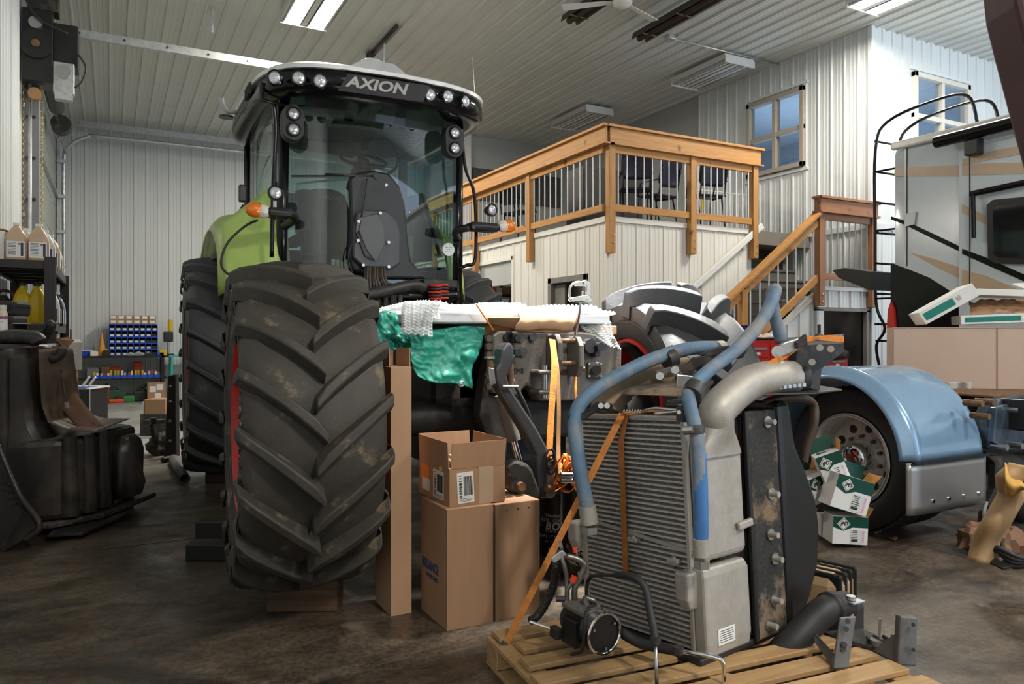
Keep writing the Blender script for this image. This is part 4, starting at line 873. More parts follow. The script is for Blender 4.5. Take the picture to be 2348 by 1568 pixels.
# bent arm with hook head
YA = 3.42
arm = plate([(1119, 845), (1127, 830), (1133, 800), (1143, 786), (1154, 784), (1160, 796), (1162, 822), (1152, 850), (1146, 862), (1152, 886), (1212, 976), (1236, 1020), (1240, 1100), (1240, 1136), (1222, 1138), (1214, 1120), (1212, 1040), (1188, 990), (1130, 894), (1121, 870)], YA, .09, 'lift_arm', mat('worn_grey_arm', (.085, .085, .09), .35, .3, var=.2, dirt=(.25, .11, .05), dsc=6, dlo=.66, dhi=.72), bev=.016)
arm['label'] = 'dark grey cranked lift arm with worn paint'
for u, v0, v1 in ((1123, 822, 860), (1169, 818, 890)): a = onY(u, v0, YA-.05); b2 = onY(u+3, v1, YA-.05); MB().cyl(a, b2, .017, n=12).build('arm_pin', RUST, arm, smooth=40); MB().cyl(a+V(0, 0, .01), a, .028, n=14).build('pin_head', STEEL, arm, smooth=40)
plate([(1119, 842), (1131, 845), (1135, 880), (1121, 884)], YA-.09, .012, 'arm_plate', STEEL, arm, .003)
a = onY(1152, 886, YA-.12); MB().cyl(a, onY(1188, 886, YA-.12), .008, n=8).build('linch_pin', STEEL, arm)
for v0, v1, r, m in ((905, 1010, .038, CAST), (1010, 1060, .022, CHROME)): MB().cyl(onY(1150+(v0-905)*.27, v0, YA+.10), onY(1150+(v1-905)*.27, v1, YA+.08), r, n=16).build('cylinder_body' if r > .03 else 'cylinder_rod', m, arm, smooth=40)
MB().tube(smoothpath([onY(1175, 870, YA+.12), onY(1195, 910, YA+.1), onY(1212, 950, YA+.1), onY(1214, 968, YA+.1)], 5), .012, 6).build('hose', MBLK, arm, smooth=True)
base = plate([(1152, 1060), (1165, 1050), (1190, 1056), (1202, 1072), (1219, 1118), (1216, 1136), (1196, 1140), (1176, 1132), (1150, 1118)], YA-.02, .10, 'link_bracket', CASTD, bev=.02)
for u, v, r in ((1176, 1077, .035), (1192, 1114, .022)): q = onY(u, v, YA-.12); MB().cyl(q, q-V(0, .03, 0), r, n=18).build('link_pin', RUST if r < .03 else CASTD, base, smooth=40)
plate([(1240, 1058), (1250, 1056), (1257, 1130), (1248, 1138), (1238, 1136)], YA-.03, .08, 'link_cheek', CAST, base)
a = onY(1246, 1095, YA-.05); b2 = V(onY(1340, 1105, YA).x+.1, YA+.05, a.z-.02); MB().cyl(a, b2, .04, n=14).build('cross_shaft', DBLK, base, smooth=40)
MB().cyl(onY(1252, 1118, YA-.11), onY(1266, 1118, YA-.11), .022, n=12).build('shaft_end', RUST, base, smooth=40)
# hook of the far link, red bracket behind
hk = [onY(1406, 800, 3.9), onY(1440, 795, 3.9), onY(1462, 815, 3.9), onY(1462, 850, 3.9), onY(1435, 872, 3.9), onY(1412, 862, 3.9)]
MB().tube(smoothpath(hk, 6), [.02+.02*sin(pi*i/30) for i in range(31)], 10).build('link_hook', CASTD, tr, smooth=True)
MB().bb(onY(1402, 812, 4.3)-V(0, .03, .1), onY(1440, 812, 4.3)+V(0, .03, .05)).build('red_bracket', RED, tr, bev=.01)
MB().bb((2.0, 3.75, .75), (2.95, 4.2, 1.0)).build('hitch_base', mat('grimy_shade_black', (.02, .02, .02), .6), tr, bev=.03)
# ---------------------------------------------------------------- timber blocks and floor bits near the wheels
def timber(name, c, d, rz, label, m=OLDW, nb=1, group=None):
    t = thing(name, label, 'timber block', c, rz, group)
    for k in range(nb): MB().box((random.uniform(-.01, .01), 0, d[2]/nb*(k+.5)), (d[0]*(1-.0*k), d[1], d[2]/nb-.003), None).build('timber', m, t, local=True, bev=.006)
    return t
q = G(688, 1403)
timber('timber_block', (q.x+.04, q.y+.06, 0), (.345, .16, .165), -.46, 'worn brown timber block wedged in front of the dusty front tyre', wood('split_timber', (.13, .07, .035), (.03, .018, .01), axis=0), 1)
q = G(500, 1290); timber('timber_block', (q.x+.02, q.y+.1, 0), (.34, .14, .10), -.5, 'black greasy timber beside the dusty front tyre', mat('greasy_black_timber', (.012, .011, .011), .5), 1)
q = G(505, 1240); timber('timber_block', (q.x+.02, q.y+.1, 0), (.3, .13, .12), -.4, 'smaller black timber lying just behind the greasy one', mat('greasy_black_timber', (.012, .011, .011), .5), 1)
q = G(490, 1108); timber('timber_block', (q.x+.12, q.y+.12, 0), (.30, .26, .17), -.3, 'brown timber block under the near rear tyre', OLDW, 2)
# ================================================================ on and before the front hitch
# white panel lying across the hitch
a = onY(978, 735, 3.66); b2 = onY(1399, 735, 3.66); zp = 1.425
pn = thing('body_panel', 'long white boxed panel lying across the hitch block under bubble wrap', 'panel', ((a.x+b2.x)/2, 4.1, zp))
MB().bb((a.x, 3.66, zp), (b2.x, 4.55, zp+.055)).build('shell', mat('white_gloss_panel', (.74, .75, .75), .25, var=.02, coat=.3), pn, bev=.008)
MB().bb((a.x+.03, 3.69, zp-.006), (b2.x-.03, 4.5, zp)).build('underside', mat('green_reflection_underside', (.08, .17, .14), .35), pn, bev=0)  # green reflection put into the colour of the white panel's underside
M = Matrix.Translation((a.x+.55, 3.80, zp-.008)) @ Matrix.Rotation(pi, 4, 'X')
text('RELIANCE', .12, M, INK, pn, 'printed_lettering', .001, .2, 1.2, bold=.004)  # lettering of that reflection, drawn onto the underside
# support under the panel: cartons stacked on the hitch
t = thing('flattened_carton', 'crumpled brown cardboard folded under the white panel on the hitch', 'cardboard', onY(1250, 757, 3.7))
MB().grid(lambda u, v: onY(1186+133*u+6*sin(v*5), 718+40*v+2*sin(u*9)*v-3*(1-v)*sin(u*3), 3.60-.03*sin(v*3)+.004*sin(u*22)), 40, 8).build('cardboard_sheet', CARDL, t, smooth=40, sol=.006)
MB().bb(onY(1188, 762, 3.66), onY(1305, 741, 3.66)+V(0, .3, 0)).build('folded_layer', CARD, t, bev=.004)
MB().grid(lambda u, v: onY(1118+75*u, 728+12*v+16*u*v, 3.58+.06*v), 8, 4).build('torn_flap', CARDL, t, sol=.005)
MB().bb((1.75, 3.75, 1.365), (2.75, 4.4, zp-.008)).build('carton_base', CARDD, t, bev=.004)
# bubble wrap
BW = bpy.data.materials.new('bubble_wrap'); BW.use_nodes = True; nn = BW.node_tree.nodes; LL = BW.node_tree.links
pb = nn['Principled BSDF']; pb.inputs['Base Color'].default_value = (.93, .95, .96, 1); pb.inputs['Roughness'].default_value = .15; pb.inputs['Alpha'].default_value = .6; pb.inputs['Specular IOR Level'].default_value = .8
bwt = thing('bubble_wrap', 'crumpled clear bubble wrap spread over the white panel and hanging at its ends', 'bubble wrap', ((a.x+b2.x)/2, 4.1, zp+.06))
def bub(u, v, s=26): return abs(sin(u*s*pi))*abs(sin(v*s*pi))
L0 = b2.x-a.x
def top(u, v):
    x = a.x-.02+(L0+.04)*u; y = 3.63+.9*v; z = zp+.062+.022*bub(u*1.6, v, 22)+.018*abs(sin(u*7+v*3))*sin(v*pi*.9+.3)+.012*sin(u*31)
    return V(x, y, z)
MB().grid(top, 150, 60).build('wrap_sheet', BW, bwt, smooth=True)
MB().grid(lambda u, v: top(u, v)+V(.02, .03, .016+.01*sin(u*17)), 110, 40).build('wrap_fold', BW, bwt, smooth=True)
def drape(uv, n1, n2, ydep, amp=.012, nb=9):
    # uv: four picture corners tl tr br bl of a hanging piece at depth plane ydep
    def fn(u, v):
        p = onY(*[uv[0][k]*(1-u)*(1-v)+uv[1][k]*u*(1-v)+uv[2][k]*u*v+uv[3][k]*(1-u)*v for k in (0, 1)], ydep)
        return p+V(0, -amp*2*bub(u, v*1.1, nb)+.02*sin(u*6+v*4)-.05*v, amp*.5*sin(u*25))
    return MB().grid(fn, n1, n2)
drape([(928, 700), (1000, 692), (982, 772), (910, 765)], 48, 56, 3.60).build('hanging_end', BW, bwt, smooth=True)
drape([(925, 694), (1010, 690), (1000, 730), (912, 742)], 48, 30, 3.66).build('hanging_end', BW, bwt, smooth=True)
drape([(1330, 748), (1398, 735), (1410, 800), (1372, 790)], 40, 44, 3.70).build('hanging_end', BW, bwt, smooth=True)
# tarp
tp = thing('tarpaulin', 'green woven tarpaulin with eyelets hanging from the hitch beside the white panel', 'tarpaulin', onY(1010, 820, 3.75))
def cloth(uv, n1, n2, yd, amp=.03, seed=0, curl=0):
    def fn(u, v):
        q = [uv[0][k]*(1-u)*(1-v)+uv[1][k]*u*(1-v)+uv[2][k]*u*v+uv[3][k]*(1-u)*v for k in (0, 1)]
        nv = noise.noise(V(u*3.1+seed*7, v*2.3, seed)); n2 = noise.noise(V(u*7+nv*2, v*6+seed*3, 2.5)); w_ = amp*(2.2*nv+1.3*(abs(n2)*2-.6)+.5*noise.noise(V(u*19, v*15, seed)))
        return onY(q[0]+5*sin(v*7+seed), q[1]+5*sin(u*6+seed), yd)+V(0, -w_-curl*v, 0)
    return MB().grid(fn, n1, n2)
cloth([(930, 752), (1110, 752), (1072, 892), (948, 862)], 50, 40, 3.70, .011, 0, .04).build('tarp_sheet', TARP, tp, smooth=True, sol=.003)
cloth([(852, 722), (905, 712), (942, 800), (868, 812)], 24, 24, 3.85, .012, 2, .05).build('tarp_sheet', TARP, tp, smooth=True, sol=.003)
cloth([(895, 770), (985, 758), (975, 800), (920, 812)], 24, 12, 3.80, .02, 4, .0).build('tarp_sheet', TARP, tp, smooth=True, sol=.003)
cloth([(1345, 758), (1392, 770), (1412, 822), (1394, 846)], 24, 20, 3.72, .015, 1, -.02).build('tarp_sheet', TARP, tp, smooth=True, sol=.003)
for u, v, yd in ((1058, 880, 3.62), (863, 720, 3.80)): q = onY(u, v, yd); MB().tube([q+V(.014*cos(i*pi/6), 0, .014*sin(i*pi/6)) for i in range(12)], .004, 6, closed=True).build('eyelet', STEEL, tp, smooth=True)
# orange cord, c-clamp
t = thing('orange_cord', 'thin orange cord taut from the bubble wrap to the hitch block', 'cord', onY(1130, 755, 3.6)); MB().tube([onY(1092, 698, 3.58), onY(1131, 756, 3.6)], .004, 6).build('cord_strand', mat('orange_plastic', (.8, .25, .02), .5), t)
LC = mat('zinc_plated_steel', (.52, .49, .40), .35, .75, var=.15)
cl_ = thing('clamp', 'locking c-clamp gripping the top of the thin rod above the panel', 'clamp', onY(1325, 690, 3.55)); yy = 3.52
MB().tube(smoothpath([onY(1348, 690, yy), onY(1312, 688, yy), onY(1306, 664, yy), onY(1318, 648, yy), onY(1342, 648, yy)], 5), [.008]*21, 8).build('clamp_jaw', LC, cl_, smooth=True)
pl([(1303, 683), (1345, 676), (1356, 688), (1352, 696), (1330, 690), (1305, 692)], yy-.006, .012, 'clamp_arm', LC, cl_, .003)
pl([(1310, 650), (1340, 642), (1352, 650), (1352, 680), (1342, 678), (1342, 656), (1318, 656)], yy+.002, .014, 'clamp_handle', LC, cl_, .003)
for u, v in ((1312, 686), (1347, 685), (1340, 648)): q = onY(u, v, yy-.014); MB().cyl(q+V(0, .03, 0), q-V(0, .006, 0), .008, n=10).build('rivet', STEEL, cl_)
t = thing('gas_strut', 'thin steel rod standing up from the hitch block to the clamp', 'rod', onY(1320, 766, 3.6))
MB().tube([onY(1320, 768, 3.60), onY(1328, 715, 3.57), onY(1336, 668, 3.53)], [.010, .009, .006], 8).build('rod_shaft', STEEL, t, smooth=True)
# ---------------------------------------------------------------- cartons
def carton(loc, w, d, h, yaw, label, flaps=0, lean=0, m=CARD, group=None, tape=True):
    """w along x, d along y; loc = front left corner (-x, -y) on its base; flaps = upright flap height"""
    t = thing('cardboard_box', label, 'box', loc, yaw, group); t.rotation_euler = (lean, 0, yaw); e = .004
    MB().box((w/2, e/2, h/2), (w, e, h)).build('side_panel', m, t, local=True); MB().box((w/2, d-e/2, h/2), (w, e, h)).build('side_panel', m, t, local=True)
    MB().box((e/2, d/2, h/2), (e, d-.002, h)).build('side_panel', m, t, local=True); MB().box((w-e/2, d/2, h/2), (e, d-.002, h)).build('side_panel', m, t, local=True)
    MB().box((w/2, d/2, e/2), (w-.01, d-.01, e)).build('bottom_panel', CARDD, t, local=True)
    if not flaps:
        for s in (0, 1): MB().box((w/2, d*(.25+.5*s), h+.001), (w+.002, d/2-.002, .005)).build('flap', m, t, local=True, bev=.001)
        if tape: MB().box((w/2, d/2, h+.0045), (w*.98, .05, .001)).build('tape', TAPE, t, local=True)
    else:
        for (c, s, rx, ry) in (((w/2, .0, h), (w*.96, e, flaps), -.12, 0), ((w/2, d, h), (w*.96, e, flaps), .10, 0), ((0, d/2, h), (e, d*.96, flaps), 0, -.05), ((w, d/2, h), (e, d*.96, flaps), 0, .08)):
            M = FR(c, 0, -rx, ry); MB().box((0, 0, s[2]/2), s, M).build('flap', m, t, local=True, bev=.001)
    return t
p = cw(-.298, 3.42)
b1 = carton((p.x, p.y, 0), .237, .325, .553, 0, 'tall brown carton with blue lettering on its left side, under the open box')
BI = mat('blue_print', (.04, .06, .22), .7, var=.1)
M = AX((p.x-.0015, p.y+.20, .245), (0, -1, 0), (0, 0, 1)); text('RELIANCE', .062, M, BI, b1, 'printed_lettering', .0006, 0, .72, bold=.002)
M = AX((p.x-.0015, p.y+.18, .195), (0, -1, 0), (0, 0, 1)); text('POWER PARTS', .030, M, BI, b1, 'printed_lettering', .0006, .2, .72)
p2 = cw(-.078, 3.54)
b2_ = carton((p2.x, p2.y, 0), .245, .33, .548, .02, 'plain tall brown carton right of the printed carton')
for k in range(3): MB().cyl((p2.x+.06+.06*k, p2.y-.001, .52), (p2.x+.06+.06*k, p2.y-.002, .52), .004, n=8).build('staple_hole', INK, b2_)
p3 = cw(-.291, 3.47)
b3 = carton((p3.x, p3.y, .556), .292, .385, .175, -.0, 'open brown carton with shipping labels and upright flaps on top of the tall cartons', .125)
for k in range(7): MB().box((.05+.03*k, .15+.02*(k % 3), .14+.004*k), (.02, .22, .004), FR((0, 0, 0), .0, 0, 0)).build('packing_strip', CARDL, b3, local=True)
for k in range(10): MB().beam((.03+.025*k, .05, .12+.03*(k % 4)), (.05+.02*k, .33, .15+.02*(k % 3)), .025, .004).build('packing_strip', CARDL, b3, local=True)
MB().box((.19, -.0015, .088), (.075, .001, .175)).build('tape', TAPE, b3, local=True)
def code(t, M, w, h, seed=1, bars=True, tx=None):
    """a printed label: white card, bars and small lines"""
    l = MB().box((0, 0, .0006), (w, h, .0012), M).build('shipping_label', LABELW, t); rn = random.Random(seed); b = MB()
    if bars:
        x = -w*.1
        while x < w*.42: q = rn.choice((.0012, .002, .003)); b.box((x, h*.05, .0014), (q, h*.62, .0008), M); x += q+rn.choice((.0012, .002))
    for k in range(5): b.box((-w*.3, h*(.40-.09*k), .0014), (w*rn.uniform(.1, .22), h*.025, .0008), M)
    for k in range(3): b.box((0, -h*(.36+.04*k), .0014), (w*rn.uniform(.4, .8), h*.012, .0008), M)
    b.build('printed_marks', INK, l); 
    if tx: text(tx, h*.13, M @ Matrix.Translation((-w*.30, -h*.1, .0016)) @ Matrix.Rotation(pi/2, 4, 'Z'), INK, l, 'printed_text', .0004, bold=.0006)
fM = lambda dx, dz: AX((p3.x+dx, p3.y-.001, .556+dz), (1, 0, 0), (0, 0, 1)); sM = lambda dy, dz: AX((p3.x-.001, p3.y+dy, .556+dz), (0, -1, 0), (0, 0, 1))
code(b3, fM(.082, .085) @ Matrix.Rotation(.05, 4, 'Z'), .085, .145, 3, tx='78 REGIG'); code(b3, sM(.13, .085), .13, .135, 5, tx='SO REGIG')
MB().box((0, 0, .0005), (.10, .07, .001), sM(.30, .12)).build('orange_sticker', mat('orange_paper', (.8, .22, .03), .6, var=.05), b3); MB().box((0, 0, .0007), (.10, .06, .001), sM(.29, .06)).build('shipping_label', LABELW, b3)
MB().box((0, 0, .0012), (.04, .018, .001), sM(.10, .165)).build('yellow_sticker', mat('yellow_paper', (.8, .6, .03), .6, var=.05), b3)
p4 = cw(-.585, 3.60)
b4 = carton((p4.x, p4.y, 0), .105, .24, 1.20, 0, 'very tall slim brown carton standing between the dusty tyre and the stacked cartons', 0, 0, CARDL, None, False)
for c, s in (((.05, .24, 1.24), (.09, .004, .08)), ((.0, .12, 1.25), (.004, .2, .09)), ((.105, .12, 1.25), (.004, .2, .09))): MB().box(c, s, FR((0, 0, 0), 0, 0, .0)).build('flap', CARDL, b4, local=True)
MB().box((.05, .10, 1.23), (.03, .004, .12), FR((0, 0, 0), .5)).build('flap', CARDD, b4, local=True)
# oil pails
DRUM = mat('black_drum', (.008, .008, .009), .3, var=.1)
def pail(u, v, r, h, label):
    g = G(u, v); t = thing('oil_drum', label, 'drum', (g.x, g.y, 0), 0, 'black oil drums behind the cartons')
    MB().lathe([(0, 0), (r, 0), (r*1.01, .02), (r, .05), (r, h*.33), (r*1.02, h*.34), (r, h*.35), (r, h*.66), (r*1.02, h*.67), (r, h*.68), (r, h-.03), (r*1.02, h-.01), (r*.99, h), (r*.95, h-.012), (0, h-.012)], FR((g.x, g.y, 0)), 32).build('body', DRUM, t, smooth=35)
    MB().lathe([(0, h-.011), (.03, h-.011), (.03, h+.008), (0, h+.01)], FR((g.x+r*.5, g.y, 0)), 12).build('bung', STEEL, t, smooth=35); return t, g
WI = mat('white_print', (.6, .62, .64), .5, var=0); RI = mat('red_print', (.5, .05, .04), .5, var=0)
for u, v, lab in ((1282, 1275, 'black oil drum with white lettering just right of the plain carton'), (1352, 1330, 'second black oil drum half hidden behind the radiator')):
    t, g = pail(u, v-13, .165, .58, lab)
    d = V(-g.x, -g.y, 0).normalized(); o = V(g.x, g.y, 0)+d*.17; xa = V(-d.y, d.x, 0)
    for sgn in ((1,) if (xa.dot(cw(1, 0)) > 0) else (-1,)): xa = xa*sgn
    for s_, z, sz, m in (('THANK YOU', .50, .035, WI), ('FOR CHOOSING', .455, .034, WI), ('BOSS', .395, .08, WI), ('LUBRICANTS', .345, .03, WI), ('QUALITY PRODUCTS', .29, .03, WI), ('www.bosslubricants.com', .24, .014, WI), ('10.2', .14, .07, WI)):
        for i, chh in enumerate(s_):                               # letters run round the drum
            z_ = z*.6-.045; sz_ = sz*.8; an = (i-(len(s_)-1)/2)*sz_*.72/.165; rr = Matrix.Rotation(an, 3, 'Z') @ d
            text(chh, sz_, AX(V(g.x, g.y, z_)+rr*.1685, Matrix.Rotation(an, 3, 'Z') @ xa, (0, 0, 1)), m, t, 'printed_letter', .0006, .2 if s_ == 'BOSS' else 0, bold=.002 if sz > .05 else 0) if chh != ' ' and abs(an) < 1.3 else None
    MB().lathe([(0, 0), (.012, .004), (0, .03)], AX(V(g.x, g.y, .40)+Matrix.Rotation(-.62, 3, 'Z') @ d*.19, xa, (0, 0, 1)) @ Matrix.Rotation(-pi/2, 4, 'X') if False else FR(V(g.x, g.y, .18)+Matrix.Rotation(-.8, 3, 'Z') @ d*.168), 10).build('drop_emblem', RI, t)
# orange ratchet straps hanging from the clevis plates and the bundle on the shaft
t = thing('hanging_strap', 'orange ratchet strap hanging from the left clevis slot down to the cross shaft', 'strap', onY(1266, 1060, 3.3))
MB().ribbon(smoothpath([onY(1266, 778, 3.52), onY(1271, 830, 3.45), onY(1267, 900, 3.40), onY(1262, 980, 3.36), onY(1259, 1050, 3.33)], 4), .038, (1, 0, 0), .004).build('strap_webbing', ORANGE, t)
MB().ribbon(smoothpath([onY(1268, 800, 3.50), onY(1277, 840, 3.44), onY(1281, 930, 3.40), onY(1280, 1020, 3.38), onY(1281, 1085, 3.34)], 4), .024, (1, 0, .2), .004).build('strap_webbing', mat('faded_webbing', (.42, .22, .09), .8, var=.2), t)
for k in range(3):
    c = onY(1262+5*k, 1052+14*k, 3.30); MB().tube([c+V(.028*cos(i*pi/8), .01*k, .05*sin(i*pi/8)) for i in range(16)], .007, 6, closed=True).build('hook_ring', BLK, t, smooth=True)
rb_ = thing('ratchet_strap_bundle', 'tangled orange strap and steel ratchet wrapped on the cross shaft', 'strap', onY(1300, 1090, 3.35))
for k in range(7):
    u0, v0 = 1285+k*7, 1060+(k*13) % 30; c = onY(u0, v0+15, 3.32)
    rx_ = .045+.012*(k % 3); rz_ = .075-.008*(k % 3)
    MB().ribbon([c+V(rx_*cos(i*pi/10)*.8, -rx_*.9*sin(i*pi/10)+.01*k, rz_*sin(i*pi/10+.6*k)) for i in range(21)], .034, (.8, .5, .2), .004).build('strap_loop', ORANGE, rb_)
MB().bb(onY(1290, 1098, 3.24), onY(1318, 1086, 3.24)+V(0, .05, 0)).build('ratchet_body', STEEL, rb_, bev=.008)
for v in (1088, 1102): MB().cyl(onY(1286, v, 3.25), onY(1312, v, 3.24), .012, n=12).build('ratchet_axle', STEEL, rb_, smooth=40)
t = thing('hanging_strap', 'thin orange strap hanging from the right clevis plate', 'strap', onY(1320, 900, 3.55)); MB().ribbon([onY(1319, 860, 3.62), onY(1320, 900, 3.6), onY(1322, 935, 3.58)], .018, (1, 0, 0), .004).build('strap_webbing', ORANGE, t)
# ================================================================ pallet
e1 = cw(.92, .39); e2 = cw(.39, -.92); PO = cw(-.086, 3.07)
PM = AX(PO, e1, -e2) ; PZ = .14                                    # local x along the boards, local y away from the eye
pa = thing('pallet', 'wooden pallet carrying the radiator pack and compressor', 'pallet', (PO.x, PO.y, 0))
rn = random.Random(5)
for k, y in enumerate((0, .135, .275, .42, .56, .70, .83, .97, 1.12)):
    x1 = 1.28 if k not in (1,) else .42
    dx = rn.uniform(-.015, .015)+(.04 if k == 1 else 0); MB().box(((x1+dx)/2, -y-.045, PZ-.011+rn.uniform(-.001, .001)), (x1-dx, .09, .021), PM).build('deck_board', PAL, pa, bev=.003)
for x in (.03, .64, 1.24):
    MB().box((x, -.60, .042), (.085, 1.22, .018), PM).build('stringer_board', PAL, pa, bev=.003) if False else None
    MB().box((x, -.60, PZ-.034), (.09, 1.24, .02), PM).build('stringer_board', PAL, pa, bev=.003)
    for y in (.05, .60, 1.15): MB().box((x, -y, .0575+.008), (.095, .12, .10-.016+.004), PM).build('block', PAL, pa, bev=.004)
    MB().box((x, -.60, .009), (.09, 1.24, .018), PM).build('bottom_board', PAL, pa, bev=.003)
# a second, slightly lower broken pallet edge at the near left
# ================================================================ radiator pack
tilt = R_(-3.6)
RA = cw(.700, 2.80, PZ+.01); RFm = AX(RA, cw(.6, -.8), cw(.8, .6)) @ Matrix.Rotation(tilt, 4, 'Y')
rp = thing('radiator_pack', 'dusty aluminium radiator pack with fan shroud strapped upright on the pallet', 'radiator', (RA.x, RA.y, PZ))
def L(x, y, z): return RFm @ V(x, y, z)
CH = .89
core = MB().box((-.305, .04, CH/2), (.57, .05, CH), RFm).build('core', mat('dark_fin_gaps', (.20, .185, .165), .7, .2, var=.4, sc=40, bump=.5, bsc=300), rp)
nb_ = 44
for k in range(nb_):
    z = .022+k*(CH-.03)/(nb_-1)
    MB().box((-.305, .008, z), (.575, .016, .0075), RFm).build('core_tube', FIN, core)
for z in (0, CH): MB().box((-.30, .035, z), (.61, .08, .012), RFm).build('core_rail', ALU, core, bev=.002)
MB().box((-.605, .03, CH/2-.005), (.03, .075, CH), RFm).build('side_tank', ALU, rp, bev=.006)
MB().box((-.012, .015, CH/2), (.02, .06, CH), RFm).build('core_edge', ALU, rp, bev=.004)
def tankring(x0, x1, y0, y1, z): return [L(x0, y0, z), L(x1, y0, z), L(x1, y1, z), L(x0, y1, z)]
lt = MB().loft([tankring(-.005, .05, -.01, .25, .0), tankring(-.005, .055, -.012, .26, .05), tankring(-.005, .055, -.012, .26, .30), tankring(-.005, .05, -.01, .24, .335)]).build('lower_tank', ALU, rp, bev=.012)
ut = MB().loft([tankring(-.0, .05, .01, .24, .355), tankring(-.0, .055, .005, .25, .38), tankring(-.0, .055, .0, .25, .76), tankring(-.01, .05, .02, .22, .84)], True).build('upper_tank', ALU, rp, bev=.012)
MB().loft([tankring(-.03, .015, -.05, .04, .18), tankring(-.045, .02, -.065, .05, .22), tankring(-.045, .02, -.065, .05, .32)]).build('hose_port', ALU, rp, bev=.01)
MB().loft([tankring(-.67, -.62, -.03, .05, .30), tankring(-.68, -.615, -.04, .06, .34), tankring(-.68, -.615, -.04, .06, .42)]).build('side_port', ALU, rp, bev=.01)
for x, z in ((-.56, .42), (-.30, .39), (-.09, .34)): MB().box((x, -.008, z), (.055, .03, .022), RFm).build('mounting_tab', ALU, rp, bev=.006); MB().cyl(L(x, -.008, z+.01), L(x, -.008, z+.018), .012, n=12).build('tab_bolt', STEEL, rp)
MB().box((-.30, -.006, .385), (.56, .008, .014), RFm @ Matrix.Rotation(R_(5), 4, 'Y')).build('joint_line', ALU, rp)
lb = MB().box((.057, .10, .07), (.001, .10, .06), RFm).build('rating_label', LABELW, rp)
bq = MB()
for k in range(6): bq.box((.0578, .10, .05+k*.008), (.0006, .085*(1-.07*(k % 3)), .0022), RFm)
bq.build('printed_marks', INK, lb)
# large outlet pipe rising from the upper tank
# the pipe turns from the tank top to the right-rear
pp = [L(.02, .12, .76), L(.02, .12, .87), P(1672, 905, 2.93), P(1712, 876, 2.98), P(1765, 866, 3.04), P(1822, 866, 3.10)]
pp = [L(.03, .125, .74), L(.03, .125, .80), L(.035, .125, .86), L(.05, .13, .92), P(1706, 885, 2.98), P(1765, 866, 3.04), P(1822, 866, 3.10)]
ph = smoothpath(pp, 5); rx3 = RFm.to_3x3(); ua = (rx3 @ V(1, 0, 0)).normalized(); rings = []
for i, p_ in enumerate(ph):
    tg = (ph[min(i+1, len(ph)-1)]-ph[max(i-1, 0)]).normalized(); ua = (ua-tg*ua.dot(tg)).normalized(); ub = tg.cross(ua); k_ = min(1, i/11); k_ = k_*k_*(3-2*k_)
    ha = .038+(.070-.038)*k_; hb = .125+(.070-.125)*k_; ex = .35+.65*k_
    rings.append([p_+ua*(ha*math.copysign(abs(cos(t))**ex, cos(t)))+ub*(hb*math.copysign(abs(sin(t))**ex, sin(t))) for t in [2*pi*j/28 for j in range(28)]])
MB().loft(rings).build('charge_air_pipe', ALU, rp, smooth=50)
MB().tube([P(1815, 866, 3.09), P(1830, 866, 3.11)], .072, 20).build('pipe_collar', MBLK, rp, smooth=40)
# fan shroud
sh_ = MB().box((-.29, .28, .44), (.62, .30, .90), RFm).build('shroud_box', DBLK, rp, bev=.02)
MB().box((.045, .395, .45), (.03, .19, .90), RFm).build('dirty_flange', mat('soil_caked_black', (.022, .02, .018), .6, var=.3, dirt=(.19, .135, .085), dsc=5, dlo=.5, dhi=.6, bump=.5, bsc=50), rp, bev=.008)
MB().box((.055, .285, .45), (.02, .02, .90), RFm).build('shroud_rib', BLK, rp, bev=.004)
prof = [(.49, .93), (.57, .935), (.59, .88), (.61, .74), (.68, .62), (.74, .50), (.755, .38), (.73, .22), (.66, .10), (.56, .0), (.49, .0)]
MB().prism([(p_[0], p_[1]) for p_ in prof], .62, RFm @ Matrix.Translation((.07, 0, 0)) @ AX((0, 0, 0), (0, 1, 0), (0, 0, 1)) @ Matrix.Rotation(0, 4, 'X') @ Matrix.Translation((0, 0, 0)) @ Matrix.Scale(-1, 4, (0, 0, 1))).build('fan_shroud', BLKP if False else mat('worn_black_plastic', (.012, .012, .012), .3, var=.2, dirt=(.07, .06, .05), dsc=4, dlo=.62, dhi=.8), rp, bev=.025, fix=True)
MB().lathe([(.30, .0), (.28, .05), (.28, .12), (.30, .14)], RFm @ Matrix.Translation((-.29, .60, .46)) @ Matrix.Rotation(-pi/2, 4, 'X'), 36).build('fan_ring', BLK, rp, smooth=40)
for z, y in ((.85, .42), (.56, .42), (.40, .40), (.30, .42), (.14, .40), (.05, .36)): q = L(.06, y, z); MB().cyl(q, L(.10, y, z), .012, n=10).build('shroud_bolt', ALU, rp, smooth=40); MB().cyl(L(.062, y, z), L(.068, y, z), .024, n=12).build('washer', STEEL, rp)
MB().box((.065, .28, .44), (.02, .09, .03), RFm @ Matrix.Rotation(.1, 4, 'X')).build('bracket_tab', ALU, rp, bev=.006)
